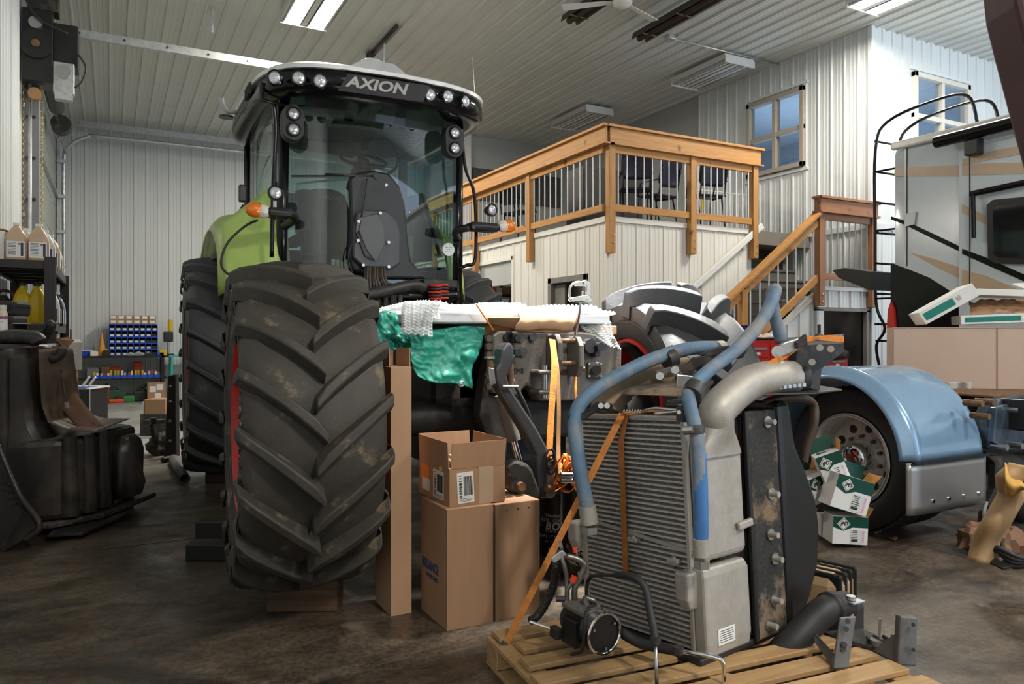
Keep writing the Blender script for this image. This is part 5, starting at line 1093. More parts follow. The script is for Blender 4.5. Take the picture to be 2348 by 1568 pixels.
# top deck: header box, upper brackets
MB().loft([[P(1420, 905, 3.18), P(1600, 912, 2.98), P(1640, 880, 3.3), P(1450, 882, 3.45)], [P(1440, 893, 3.18), P(1595, 888, 3.0), P(1636, 868, 3.3), P(1462, 873, 3.45)]]).build('top_header', mat('dusty_dark_header', (.09, .075, .06), .7, dirt=(.3, .22, .15), dsc=5, dlo=.45, dhi=.6), rp, bev=.02, fix=True)
pp = [P(1392, 940, 3.3), P(1405, 905, 3.32), P(1445, 875, 3.36), P(1510, 862, 3.42), P(1575, 850, 3.5)]
MB().tube(smoothpath(pp, 6), [.075]*10+[.065]*15, 18).build('inlet_pipe', mat('soiled_aluminium', (.28, .22, .15), .6, .4, var=.2, dirt=(.36, .25, .14), dsc=6, dlo=.5, dhi=.65), rp, smooth=60)
def slab(pts, th, nm, m, par=rp, bev=.004):                       # a plate through three or more points in space
    pts = [Vector(p_) for p_ in pts]; n_ = (pts[1]-pts[0]).cross(pts[2]-pts[0]).normalized(); n2 = len(pts)
    b = MB().add(list(pts)+[p_+n_*th for p_ in pts], [tuple(range(n2))[::-1], tuple(range(n2, 2*n2))]+[(i, (i+1) % n2, n2+(i+1) % n2, n2+i) for i in range(n2)])
    return b.build(nm, m, par, bev=bev, fix=True)
slab([P(1690, 908, 2.95), P(1868, 905, 2.98), P(1932, 896, 3.1), P(1860, 884, 3.35), P(1720, 890, 3.35)], .008, 'top_plate', DBLK)
slab([P(1822, 880, 3.08), P(1828, 790, 3.08), P(1880, 780, 3.12), P(1935, 785, 3.14), P(1938, 806, 3.14), P(1885, 845, 3.12), P(1880, 898, 3.1)], .05, 'top_bracket', DBLK)
slab([P(1800, 792, 3.15), P(1930, 775, 3.2), P(1936, 772, 3.3), P(1800, 780, 3.4)], .012, 'bracket_cap', DBLK)
for u, v in ((1880, 797), (1862, 830), (1905, 800)): q = P(u, v, 3.05); MB().cyl(q, P(u, v, 3.0), .014, n=8).build('bracket_bolt', ALU, rp, smooth=40)
for k in range(7): q = P(1775+k*11, 893-k*1.2, 3.0); MB().cyl(q, q+V(0, 0, .014), .013, n=6).build('plate_bolt', STEEL, rp)
for uv, th in (([(1548, 868), (1590, 820), (1646, 810), (1650, 830), (1600, 842), (1566, 880)], .01), ([(1600, 812), (1655, 793), (1720, 790), (1705, 820), (1650, 830)], .01)):
    slab([P(u, v, 3.30) for u, v in uv], .03, 'latch_bracket', DBLK)
slab([P(1551, 858, 3.1), P(1552, 892, 3.1), P(1592, 882, 3.1), P(1592, 862, 3.1)], .006, 'grey_tab', STEEL)
for u, v in ((1513, 862), (1548, 848)): q = P(u, v, 3.2); MB().cyl(q, P(u, v, 3.15), .018, n=6).build('clip_bolt', STEEL, rp)
slab([P(1500, 850, 3.24), P(1505, 868, 3.24), P(1565, 860, 3.24), P(1552, 836, 3.24)], .012, 'clip_plate', CAST)
MB().tube([P(1428+i*3.2, 943+(-4 if i % 2 else 4), 3.05) for i in range(14)], .004, 5).build('coil_spring', ALU, rp, smooth=True)
MB().tube(smoothpath([P(1470, 943, 3.05), P(1500, 936, 3.0), P(1530, 938, 2.98), P(1560, 942, 2.95), P(1500, 948, 2.98)], 5), .006, 6).build('hose_clip_wire', STEEL, rp, smooth=True)
# clamps holding the hoses
slab([P(1300, 948, 3.08), P(1302, 960, 3.08), P(1340, 962, 3.08), P(1372, 938, 3.06), P(1405, 940, 3.04), P(1405, 925, 3.04), P(1368, 920, 3.06), P(1338, 945, 3.08)], .02, 'hose_bracket', BLK)
for u in (1378, 1392): q = P(u, 930, 3.02); MB().cyl(q, P(u, 930, 2.99), .012, n=10).build('bracket_bolt', STEEL, rp)
slab([P(1550, 925, 2.80), P(1550, 965, 2.80), P(1580, 968, 2.80), P(1580, 925, 2.80)], .02, 'hose_bracket', BLK)
for v in (945,): q = P(1557, v, 2.79); MB().cyl(q, P(1557, v, 2.77), .008, n=10).build('bracket_bolt', STEEL, rp)
h1 = [P(1352, 1185, 3.03), P(1334, 1100, 3.03), P(1320, 1010, 3.05), P(1319, 955, 3.08), P(1340, 915, 3.10), P(1400, 872, 3.14), P(1470, 835, 3.2), P(1530, 812, 3.26), P(1590, 798, 3.34), P(1645, 796, 3.42)]
rad_h = [.030]*46
ho = MB().tube(smoothpath(h1, 5), rad_h, 14).build('coolant_hose', BLUEH, rp, smooth=True); ho['label'] = 'dusty blue coolant hose curving over the left of the radiator'
h2 = [P(1607, 1262, 2.72), P(1606, 1180, 2.72), P(1604, 1080, 2.73), P(1598, 1000, 2.75), P(1582, 930, 2.78), P(1582, 895, 2.80), P(1625, 850, 2.86), P(1690, 800, 2.95), P(1740, 745, 3.03), P(1770, 690, 3.1), P(1778, 664, 3.16), P(1770, 675, 3.22), P(1776, 720, 3.24), P(1792, 785, 3.25)]
ho = MB().tube(smoothpath(h2, 5), .0265, 14).build('coolant_hose', BLUEH, rp, smooth=True); ho['label'] = 'long blue coolant hose looping up over the right of the radiator'
MB().tube(smoothpath([P(1607, 1262, 2.72), P(1607, 1150, 2.72), P(1603, 1040, 2.74)], 5), .0272, 14).build('clean_hose_end', mat('bright_blue_hose', (.05, .17, .42), .5, var=.2), ho, smooth=True)
for pts, r in (((P(1346, 1160, 3.02), P(1352, 1200, 3.02)), .036), ((P(1606, 1235, 2.71), P(1608, 1275, 2.71)), .0285)): MB().tube(list(pts), r, 16).build('crimp_ferrule', ALU, rp, smooth=40)
for p_, d_, r in ((P(1353, 1206, 3.02), .028, .036), (P(1609, 1283, 2.71), .03, .032)): MB().cyl(p_, p_-V(0, 0, d_), r, n=6).build('hex_nut', STEEL, rp)
def ringc(p0, p1, r): MB().tube([p0, p0.lerp(p1, .5), p1], [r*.94, r, r*.94], 18).build('hose_clamp', CASTD, rp, smooth=40)
ringc(P(1526, 826, 3.25), P(1545, 818, 3.27), .045); ringc(P(1586, 905, 2.79), P(1596, 884, 2.82), .040); ringc(P(1590, 975, 2.76), P(1593, 995, 2.755), .040)
q = P(1566, 986, 2.74); MB().cyl(q, P(1590, 984, 2.72), .014, n=12).build('clamp_screw', STEEL, rp, smooth=40)
MB().cyl(P(1640, 800, 3.4), P(1655, 798, 3.44), .036, n=16).build('hose_end_fitting', ALU, rp, smooth=40)
# rear bits at the lower right
TNK = mat('cream_reservoir', (.45, .30, .17), .4)
sv = thing('expansion_tank', 'tan ribbed reservoir in a black cradle behind the fan shroud', 'tank', P(1905, 1400, 3.2))
MB().box((0, 0, 0), (.22, .2, .2), FR(P(1893, 1352, 3.4), .3)).build('body', TNK, sv, bev=.05)
for k in range(4): MB().box((-.085+.058*k, -.0, .0), (.022, .215, .215), FR(P(1893, 1352, 3.4), .3)).build('strap_rib', BLK, sv, bev=.02)
MB().box((0, -.02, -.10), (.25, .22, .16), FR(P(1893, 1368, 3.4), .3)).build('cradle', MBLK, sv, bev=.02)
MB().cyl(P(1893, 1352, 3.4)-V(0, 0, .14), G(1888, 1500, PZ) if False else V(P(1893, 1352, 3.4).x, P(1893, 1352, 3.4).y, PZ), .05, n=12).build('stand', MBLK, sv)
el = MB().tube(smoothpath([P(1790, 1500, 2.95), P(1820, 1470, 2.95), P(1862, 1425, 2.98), P(1900, 1395, 3.0), P(1938, 1388, 3.05)], 5), .058, 16).build('rubber_elbow', MBLK, rp, smooth=60)
MB().tube([P(1900, 1395, 2.995), P(1908, 1392, 3.01)], .064, 16).build('elbow_bead', MBLK, rp, smooth=True)
MB().box((-.28, .2, -.002), (.66, .5, .03), RFm).build('bottom_frame', BLK, rp, bev=.008)
MB().tube(smoothpath([P(1425, 1450, 2.85), P(1470, 1475, 2.8), P(1530, 1487, 2.72), P(1560, 1493, 2.68)], 5), .02, 10).build('lower_hose', MBLK, rp, smooth=True)
MB().tube(smoothpath([P(1555, 1492, 2.68), P(1620, 1502, 2.62), P(1655, 1515, 2.6), P(1660, 1545, 2.6), P(1660, 1600, 2.6)], 5), .0085, 10).build('chrome_line', CHROME, rp, smooth=True)
MB().tube(smoothpath([P(1345, 1375, 2.95), P(1352, 1325, 2.92), P(1400, 1318, 2.85), P(1450, 1322, 2.76), P(1478, 1345, 2.72), P(1490, 1400, 2.68), P(1500, 1450, 2.64), P(1503, 1480, 2.62)], 6), [.007]*14+[.014]*29, 10).build('air_con_hose', MBLK, rp, smooth=True)
MB().tube([P(1503, 1478, 2.62), P(1506, 1570, 2.58)], .0065, 8).build('metal_line', STEEL, rp, smooth=True)
for u, v in ((1503, 1466), (1555, 1490)): q = P(u, v, 2.63); MB().cyl(q+V(0, 0, .012), q-V(0, 0, .012), .019, n=12).build('crimp', CASTD, rp, smooth=40)
MB().tube(smoothpath([L(.0, .50, .92), L(.04, .58, .94), P(1860, 920, 3.35), P(1868, 965, 3.35), P(1850, 1025, 3.35), P(1843, 1060, 3.35)], 5), .018, 10).build('rear_pipe', mat('brown_pipe', (.08, .055, .04), .5, .3), rp, smooth=True)
# straps over the pack
st1 = thing('ratchet_strap', 'orange ratchet strap running from the top of the radiator down to the pallet corner', 'strap', P(1160, 1480, 3.0))
ta = L(-.33, -.012, CH+.012); MB().ribbon([ta, ta.lerp(P(1160, 1476, 3.0), .5), P(1160, 1476, 3.0)], .027, cw(1, 0, .9), .003).build('strap_webbing', mat('brown_orange_webbing', (.55, .20, .04), .75, var=.25, sc=30, bump=.3, bsc=150), st1)
MB().ribbon([ta, L(-.25, .06, CH+.014), L(-.12, .16, CH+.02)], .03, cw(1, 0), .003).build('strap_webbing', ORANGE, st1)
MB().tube(smoothpath([P(1152, 1475, 3.0), P(1143, 1495, 3.0), P(1150, 1510, 3.0)], 4), .007, 6).build('strap_hook', BLK, st1, smooth=True); MB().ribbon([P(1160, 1474, 2.99), P(1150, 1488, 2.98), P(1147, 1502, 2.98)], .035, cw(1, 0), .004).build('strap_end', DBLK, st1)
st2 = thing('strap_across_core', 'rust-orange strap hanging straight down the radiator core', 'strap', L(-.29, -.02, .3))
MB().ribbon([L(-.12, .13, CH+.026), L(-.25, .05, CH+.02), L(-.31, -.008, CH+.012), L(-.34, -.018, CH-.10), L(-.345, -.018, .25)], .03, L(1, 0, 0)-L(0, 0, 0), .003).build('strap_webbing', mat('rust_orange_webbing', (.36, .13, .03), .75, var=.25, sc=30, bump=.3, bsc=150), st2)
rt = thing('strap_ratchet', 'steel ratchet buckle with black handle lying on the radiator top bracket', 'ratchet', P(1800, 800, 3.05))
slab([P(1770, 812, 3.05), P(1780, 820, 3.05), P(1836, 796, 3.05), P(1830, 774, 3.05), P(1790, 786, 3.05)], .03, 'ratchet_body', GALV, rt)
MB().cyl(P(1783, 806, 3.02), P(1783, 806, 3.08), .024, n=16).build('ratchet_wheel', STEEL, rt, smooth=40)
slab([P(1818, 785, 3.03), P(1822, 800, 3.03), P(1846, 790, 3.03), P(1842, 766, 3.03)], .035, 'ratchet_handle', MBLK, rt)
MB().ribbon([P(1760, 838, 3.0), P(1800, 815, 3.03), P(1850, 778, 3.12), P(1900, 775, 3.14), P(1935, 778, 3.16)], .026, (0, 0, 1), .003).build('strap_webbing', ORANGE, rt)
# ================================================================ compressor on the pallet
CM = AX(P(1382, 1452, 2.78), cw(.80, .60), (0, 0, 1)) @ Matrix.Rotation(pi/2, 4, 'Y')    # local z: pulley axis
cdir = cw(.52, -.85).normalized(); cc = P(1384, 1452, 2.76); CMx = AX(cc, cdir.cross(V(0, 0, 1)), V(0, 0, 1))
if (CMx.to_3x3() @ V(0, 0, 1)).dot(cdir) < 0: CMx = CMx @ Matrix.Rotation(pi, 4, 'Y')
cp_ = thing('air_con_compressor', 'black air-conditioning compressor with grooved pulley lying on the pallet', 'compressor', (cc.x, cc.y, PZ))
MB().lathe([(0, .0), (.066, .0), (.068, .006), (.076, .008), (.078, .0), (.074, -.004)]+[(.070+(.004 if i % 2 else 0), -.008-.004*i) for i in range(10)]+[(.076, -.052), (.05, -.056), (0, -.056)], CMx, 40).build('pulley', mat('pulley_black', (.012, .012, .013), .3), cp_, smooth=30)
MB().lathe([(.068, .007), (.071, .010), (.0765, .010), (.079, .006), (.078, .001)], CMx, 40).build('pulley_rim', CHROME, cp_, smooth=40)
for k in range(3): a = 2*pi*k/3+.6; MB().cyl(CMx @ V(.055*cos(a), .055*sin(a), .006), CMx @ V(.055*cos(a), .055*sin(a), .010), .005, n=10).build('clutch_screw', STEEL, cp_)
MB().lathe([(.06, -.056), (.062, -.12), (.058, -.20), (0, -.20)], CMx, 24).build('housing', CASTD, cp_, smooth=40)
MB().box((0, .01, -.12), (.10, .125, .12), CMx).build('bracket_body', DBLK, cp_, bev=.01)
MB().box((-.02, .065, -.11), (.09, .02, .14), CMx).build('top_casting', CAST, cp_, bev=.006)
for x, z in ((-.05, -.07), (.03, -.07), (-.05, -.17)): MB().cyl(CMx @ V(x, .06, z), CMx @ V(x, .085, z), .009, n=8).build('casting_bolt', STEEL, cp_)
MB().box((-.075, -.01, -.10), (.03, .10, .09), CMx).build('side_bracket', BLK, cp_, bev=.004)
MB().tube(smoothpath([P(1362, 1385, 2.78), P(1345, 1400, 2.74), P(1340, 1440, 2.72), P(1335, 1490, 2.74), P(1310, 1500, 2.78)], 5), .006, 8).build('harness', MBLK, cp_, smooth=True)
MB().tube([P(1215, 1425, 2.9), P(1270, 1444, 2.86)], .006, 8).build('threaded_rod', CHROME, cp_); MB().box((0, 0, 0), (.03, .05, .04), FR(P(1275, 1450, 2.85))).build('connector', MBLK, cp_, bev=.004)
# metal pipes standing up from it
PIP = mat('dull_tube', (.22, .21, .19), .35, .8, var=.25)
MB().tube(smoothpath([P(1318, 1378, 2.9), P(1318, 1350, 2.9), P(1332, 1320, 2.9), P(1340, 1295, 2.9), P(1325, 1282, 2.9), P(1300, 1275, 2.9)], 5), .012, 10).build('metal_pipe', PIP, cp_, smooth=True)
MB().tube(smoothpath([P(1300, 1380, 2.9), P(1300, 1330, 2.92), P(1292, 1290, 2.92), P(1285, 1260, 2.94)], 5), .010, 10).build('metal_pipe', PIP, cp_, smooth=True)
MB().tube(smoothpath([P(1300, 1375, 2.88), P(1300, 1355, 2.88), P(1312, 1335, 2.88)], 5), .008, 10).build('metal_pipe', PIP, cp_, smooth=True)
MB().cyl(P(1312, 1334, 2.88), P(1318, 1322, 2.88), .014, n=16).build('red_cap', mat('red_cap', (.7, .06, .02), .4), cp_, smooth=40)
MB().tube(smoothpath([P(1296, 1275, 2.92), P(1316, 1292, 2.92), P(1322, 1275, 2.92), P(1320, 1262, 2.92)], 4), .007, 8).build('service_port', PIP, cp_, smooth=True); MB().cyl(P(1319, 1266, 2.92), P(1318, 1256, 2.92), .010, n=12).build('port_cap', mat('red_cap', (.7, .06, .02), .4), cp_)
slab([P(1262, 1278, 2.93), P(1270, 1290, 2.93), P(1300, 1270, 2.93), P(1288, 1258, 2.93)], .014, 'pipe_clamp', GALV, cp_)
MB().cyl(P(1282, 1252, 2.93), P(1290, 1250, 2.93), .018, n=12).build('pipe_fitting', CAST, cp_, smooth=40)
MB().cyl(P(1275, 1373, 2.88), P(1296, 1373, 2.88), .011, n=10).build('stub_pipe', CASTD, cp_, smooth=40)
MB().tube(smoothpath([P(1365, 1378, 2.86), P(1342, 1372, 2.86), P(1350, 1392, 2.83), P(1372, 1402, 2.8), P(1392, 1408, 2.8)], 5), .012, 10).build('metal_pipe', PIP, cp_, smooth=True)
t = thing('wrapped_hose', 'black foil-wrapped hose hanging from the upright pipes to the pallet', 'hose', P(1225, 1420, 3.0))
MB().tube(smoothpath([P(1276, 1292, 2.95), P(1270, 1340, 2.98), P(1250, 1385, 3.0), P(1232, 1412, 3.0), P(1216, 1424, 2.98)], 8), [.016+.003*(i % 2) for i in range(33)], 10).build('hose_body', mat('foil_black', (.03, .03, .03), .3, .3, var=.5, sc=30, bump=.8, bsc=60), t, smooth=True)
# ================================================================ loose steel brackets at the right end of the pallet
SB = mat('scuffed_steel', (.17, .165, .16), .5, .6, var=.25, sc=12, dirt=(.25, .2, .15), dsc=9, dlo=.55, dhi=.7)
t = thing('steel_bracket', 'scuffed grey flat steel bracket with holes standing on the pallet edge', 'bracket', P(1915, 1530, 2.75))
slab([P(1912, 1534, 2.72), P(1928, 1416, 2.76), P(1964, 1413, 2.78), P(1946, 1532, 2.74)], .012, 'plate', SB, t)
slab([P(1868, 1450, 2.95), P(1870, 1475, 2.9), P(1912, 1534, 2.74), P(1915, 1500, 2.76)], .012, 'gusset', SB, t)
for u, v in ((1944, 1424), (1940, 1442), (1936, 1478), (1934, 1488)): q = P(u, v, 2.745); MB().cyl(q, P(u, v, 2.735), .010, n=12).build('hole_boss', CASTD, t)
t = thing('steel_bracket', 'upright grey L-shaped steel bracket overhanging the far right of the pallet', 'bracket', P(2080, 1525, 2.8))
slab([P(2060, 1526, 2.78), P(2066, 1412, 2.8), P(2105, 1415, 2.82), P(2102, 1528, 2.8)], .03, 'plate', SB, t, .006)
slab([P(1995, 1470, 2.95), P(2000, 1495, 2.9), P(2062, 1526, 2.79), P(2062, 1452, 2.82), P(2040, 1470, 2.86)], .014, 'arm', SB, t)
for v in (1432, 1490): q = P(2094, v, 2.79); MB().cyl(q, P(2094, v, 2.775), .007, n=10).build('bolt_hole', INK, t)
t = thing('bracket_cradle', 'dark cast saddle bracket with a stud lying between the steel brackets', 'bracket', P(2010, 1470, 2.95))
slab([P(1880, 1446, 3.05), P(1980, 1440, 3.0), P(2040, 1468, 2.9), P(1990, 1482, 2.88), P(1900, 1470, 3.0)], .03, 'saddle_base', DBLK, t, .006)
for u in (1998, 2020, 2040): q = P(u, 1458, 2.92); MB().tube([q+e1*.02*cos(i*pi/8)+V(0, 0, -.018*sin(i*pi/8)) for i in range(9)], .008, 6).build('saddle_cup', DBLK, t, smooth=True)
MB().cyl(P(2016, 1456, 2.92), P(2018, 1418, 2.92), .005, n=8).build('stud', STEEL, t); MB().cyl(P(2012, 1478, 2.9), P(2012, 1466, 2.9), .028, n=14).build('boss', CAST, t, smooth=40)
MB().box((0, 0, 0), (.07, .05, .008), FR(P(1958, 1378, 3.0))).build('top_foot', GALV, t, bev=.002); MB().cyl(P(1950, 1404, 3.0), P(1950, 1380, 3.0), .012, n=10).build('spacer', ALU, t); MB().cyl(P(1952, 1374, 3.0), P(1952, 1366, 3.0), .018, n=14).build('foot_nut', GALV, t); MB().cyl(P(1948, 1404, 3.0), P(1945, 1450, 3.0), .016, n=10).build('post', ALU, t)
# ================================================================ motorhome on the right
RX, RYR = 7.9, 5.42
SILV = mat('silver_gelcoat', (.54, .61, .66), .25, .0, var=.02, coat=.6); TANS = mat('tan_stripe', (.50, .37, .26), .25, var=.02, coat=.6)
rv = thing('motorhome', 'silver and tan striped motorhome with roof ladder parked at the right', 'motorhome', (RX+1.2, 2, 0))
def ring_rv(x0, x1, r, z0, z1, y):
    return [V(x0+r, y, z1), V(x0+r*.3, y, z1-r*.3), V(x0, y, z1-r), V(x0, y, z0), V(x1, y, z0), V(x1, y, z1-r), V(x1-r, y, z1)]
MB().loft([ring_rv(RX+.12, RX+2.3, .12, .5, 3.50, RYR+.10), ring_rv(RX+.03, RX+2.4, .12, .45, 3.56, RYR+.04), ring_rv(RX, RX+2.45, .12, .42, 3.6, RYR-.10), ring_rv(RX, RX+2.45, .12, .42, 3.6, -3)]).build('body', SILV, rv, smooth=30)
MB().beam((RX-.03, RYR+.04, 3.52), (RX-.03, -3, 3.52), .06, .09).build('roof_rail', mat('cream_gelcoat', (.66, .64, .60), .2, coat=.6), rv, bev=.02)
def decal(uvs, nm, m, x=RX-.004, th=.004, par=None):
    P3 = [onX(u, v, x) for u, v in uvs]; n_ = len(P3); b = MB().add(P3+[p+V(th, 0, 0) for p in P3], [tuple(range(n_)), tuple(range(n_, 2*n_))[::-1]]+[(i, (i+1) % n_, n_+(i+1) % n_, n_+i) for i in range(n_)])
    return b.build(nm, m, par or rv, fix=True)
so = MB().bb((RX-.05, -3, .55), (RX+.01, onX(2204, 500, RX).y, 3.35)).build('slide_out', SILV, rv, bev=.01)
decal([(2052, 384), (2203, 379), (2203, 404), (2050, 404)], 'tan_stripe', TANS)
decal([(2043, 496), (2078, 507), (2140, 536), (2203, 566), (2203, 578), (2140, 548), (2078, 517), (2043, 503)], 'black_stripe', BLKP)
decal([(2084, 578), (2140, 593), (2203, 614), (2203, 640), (2150, 614)], 'tan_swoosh', TANS)
decal([(2042, 603), (2085, 618), (2130, 636), (2180, 668), (2203, 682), (2203, 800), (2042, 800)], 'black_lower_panel', BLKP)
xs = RX-.056
decal([(2206, 366), (2280, 345), (2348, 333), (2348, 352), (2280, 364), (2210, 378)], 'tan_stripe', TANS, xs)
decal([(2206, 376), (2348, 372), (2348, 398), (2206, 402)], 'tan_stripe', TANS, xs)
decal([(2206, 468), (2260, 495), (2260, 512), (2206, 488)], 'tan_swoosh', TANS, xs)
decal([(2206, 570), (2260, 590), (2400, 652), (2400, 668), (2260, 606), (2206, 582)], 'black_stripe', BLKP, xs)
decal([(2206, 618), (2260, 632), (2400, 690), (2400, 712), (2260, 665), (2206, 655)], 'tan_swoosh', TANS, xs)
decal([(2074, 330), (2078, 330), (2078, 610), (2074, 610)], 'panel_seam', mat('pale_seam', (.65, .67, .68), .3), RX-.008)
decal([(2078, 330), (2080, 330), (2080, 610), (2078, 610)], 'panel_seam', INK, RX-.007)
decal([(2222, 330), (2224, 330), (2224, 700), (2222, 700)], 'slide_seam', INK, xs-.003)
# window in the slide-out
wf_ = decal([(2262, 470), (2276, 458), (2420, 445), (2420, 606), (2282, 604), (2265, 594)], 'side_window', BLK, xs-.03, .03)
decal([(2276, 480), (2286, 472), (2420, 462), (2420, 592), (2288, 590), (2278, 582)], 'window_glass', mat('dark_glass', (.01, .011, .012), .05, coat=.5), xs-.036, .006, wf_)
a = onX(2146, 326, xs-.12); b2 = onX(2400, 262, xs-.12)
MB().tube([a, b2], .065, 14).build('awning_roll', BLKP, rv, smooth=60)
MB().bb(onX(2222, 345, xs-.06)-V(.06, .12, .06), onX(2222, 320, xs-.06)+V(.05, .02, 0)).build('awning_bracket', BLK, rv, bev=.01)
MB().tube([onX(2226, 445, xs-.06), onX(2400, 408, xs-.06)], .032, 8).build('window_awning', BLKP, rv, smooth=60)
MB().tube([onX(2231, 440, xs-.07), onX(2233, 546, xs-.07)], .022, 8).build('awning_arm', BLKP, rv, smooth=60)
fl = decal([(2074, 490), (2100, 486), (2097, 514), (2074, 520)], 'fuel_flap', CHROME, RX-.02, .02)
a = onX(2046, 722, RX-.01); MB().loft([[a+V(0, .0, .0)+V(.03*s_, .05*cos(k*pi/4), .30*sin(k*pi/4)-.15) for k in range(8)] for s_ in (-1, 1)]).build('tail_light', mat('red_lens', (.5, .02, .01), .2, coat=.5), rv, smooth=50)
# rear ladder
for dx in (0, .42):
    pts = [(RX+.12+dx, RYR+.30, .98), (RX+.10+dx, RYR+.33, 1.25), (RX+.10+dx, RYR+.22, 1.45), (RX+.08+dx, RYR+.32, 1.75), (RX+.06+dx, RYR+.32, 2.6), (RX+.04+dx, RYR+.30, 3.55), (RX+.05+dx, RYR+.15, 3.85), (RX+.08+dx, RYR-.4, 3.95), (RX+.08+dx, RYR-.75, 3.9), (RX+.08+dx, RYR-.85, 3.6)]
    MB().tube(smoothpath(pts, 5), .017, 8).build('ladder_rail', BLKP, rv, smooth=True)
for k in range(7): z = 1.5+k*.36; MB().cyl((RX+.05, RYR+.31, z), (RX+.50, RYR+.31, z), .014, n=8).build('ladder_rung', BLKP, rv, smooth=True)
for z in (1.3, 1.8, 2.6, 3.3): MB().cyl((RX+.06, RYR+.31, z), (RX+.10, RYR+.02, z), .012, n=6).build('ladder_bracket', BLKP, rv)
sl_ = MB().prism([(0, 0), (.9, .05), (.9, .17), (.05, .07)], .9, AX((RX-.25, RYR+.05, 2.03), (1, .0, 0), (0, 0, 1)) @ Matrix.Rotation(pi, 4, 'Y') @ Matrix.Translation((-.9, 0, 0))) if False else None
slab([onX(1957, 622, RX+.3), onX(1972, 640, RX+.3), onX(2045, 668, RX+.3), onX(2045, 625, RX+.3), onX(1985, 617, RX+.3)], .4, 'rear_tray', BLK, rv, .01)
for y in (4.2, -.5): MB().lathe([(0, .1), (.22, .1), (.26, .02), (.46, 0), (.50, .05), (.50, .25), (.4, .28)], AX((RX+.02, y, .5), (0, 1, 0), (0, 0, 1)), 30).build('wheel', TYRE, rv, smooth=40)
# ================================================================ truck with the blue fender
TW = (4.5, 3.45, .505)
tk = thing('truck', 'truck rear end with a blue rounded fender, stainless mud flap and steel rim', 'truck', (5.6, 3.5, 0))
MX = Matrix.Translation(TW) @ Matrix.Rotation(pi/2, 4, 'Y')         # local z = +x, local x = -z
ty = MB().lathe([(.305, .02), (.33, .0), (.37, -.012), (.43, -.012), (.48, .01), (.498, .05), (.502, .12), (.498, .22), (.47, .27), (.32, .26)], MX, 64).build('tyre', TYRE, tk, smooth=40, loc=TW)
for (r, n_, nm) in ((.5, 60, 'tread_block'),):
    b = MB()
    for k in range(n_):
        a = 2*pi*k/n_
        for zz, ww in ((.045, .045), (.11, .05), (.175, .045), (.23, .04)): b.box((.499, 0, 0), (.012, .033, ww), MX @ Matrix.Rotation(a+zz*.8, 4, 'Z') @ Matrix.Translation((0, 0, zz)))
    o = b.build(nm, TYRE, tk); o['kind'] = 'stuff'
for ch, k in zip('11R24.5', range(7)):
    a = R_(-40-6*k) ; MMt = MX @ Matrix.Rotation(-a+0, 4, 'Z'); p = V(TW[0]-.0135, TW[1]+.415*sin(R_(-34+6.2*k))*-1*-1, TW[2]+.415*cos(R_(-34+6.2*k)))
    rad = V(0, sin(R_(-34+6.2*k)), cos(R_(-34+6.2*k))); tan = V(0, -cos(R_(-34+6.2*k)), sin(R_(-34+6.2*k)))
    p = V(TW[0]-.0125, TW[1]+.415*sin(R_(34-6.2*(6-k))), TW[2]+.415*cos(R_(34-6.2*(6-k)))) if False else V(TW[0]-.0125, TW[1]-.405*sin(R_(-2+6.2*k)), TW[2]+.405*cos(R_(-2+6.2*k)))
    aa = R_(-2+6.2*k); text(ch, .06, AX(p, V(0, -cos(aa), -sin(aa)), V(0, -sin(aa), cos(aa))), mat('tyre_letter', (.03, .03, .03), .5, var=0), ty, 'sidewall_letter', .003)
RIMM = mat('white_steel_rim', (.62, .60, .57), .4, .3, var=.15, dirt=(.2, .16, .13), dsc=5, dlo=.5, dhi=.75)
rm = MB().lathe([(.305, .015), (.315, .0), (.31, -.004), (.295, .0), (.285, .02), (.27, .05), (.255, .15), (.235, .165), (.16, .165), (.12, .14), (0, .14)], MX, 48).build('rim', RIMM, tk, smooth=30)
MB().lathe([(.308, -.004), (.300, -.008), (.292, -.002)], MX, 48).build('rim_edge', STEEL, rm, smooth=True)
for k in range(10): a = 2*pi*k/10+.2; MB().cyl(MX @ V(.205*cos(a), .205*sin(a), .1635), MX @ V(.205*cos(a), .205*sin(a), .168), .030, n=16).build('hand_hole', INK, rm)
for k in range(10): a = 2*pi*k/10; MB().cyl(MX @ V(.145*cos(a), .145*sin(a), .165), MX @ V(.145*cos(a), .145*sin(a), .13), .014, n=6).build('wheel_nut', RUST, rm)
hcp = MB().lathe([(.10, .14), (.105, .09), (.10, .05), (.08, .03), (.045, .022), (0, .02)], MX, 32).build('hub_cap', CHROME, tk, smooth=True)
MB().lathe([(.035, .0215), (.03, .018), (0, .017)], MX, 20).build('cap_emblem', mat('dark_red_emblem', (.16, .03, .02), .4), hcp, smooth=True)
MB().lathe([(.3, .30), (.33, .29), (.45, .285), (.495, .34), (.495, .5), (.46, .55), (.3, .55)], MX, 48).build('inner_tyre', TYRE, tk, smooth=40)
FC = V(0, 3.50, .54); FRr = .60
def fend(u, v):
    a = R_(3)+u*R_(174); x = 4.36+.80*v
    e = 0 if v > .16 else -.075*(1-v/.16)**2
    if v > .93: e = -.02*((v-.93)/.07)**2
    r = FRr+e+(.018*math.exp(-((v-.10)/.03)**2))
    return V(x, FC.y-r*cos(a), FC.z+r*sin(a))
MB().grid(fend, 40, 40).build('fender', BLUEP, tk, smooth=True, sol=.006)['label'] = 'light blue metallic rounded fender'
fy = FC.y-FRr
MB().grid(lambda u, v: V(4.36+.80*u, fy+.0+(.03*(1-u*8)**2 if u < .125 else 0), .235+.33*v), 24, 6).build('mud_flap', mat('stainless_sheet', (.42, .40, .39), .30, .75, var=.08, sc=3), tk, smooth=True, sol=.006)
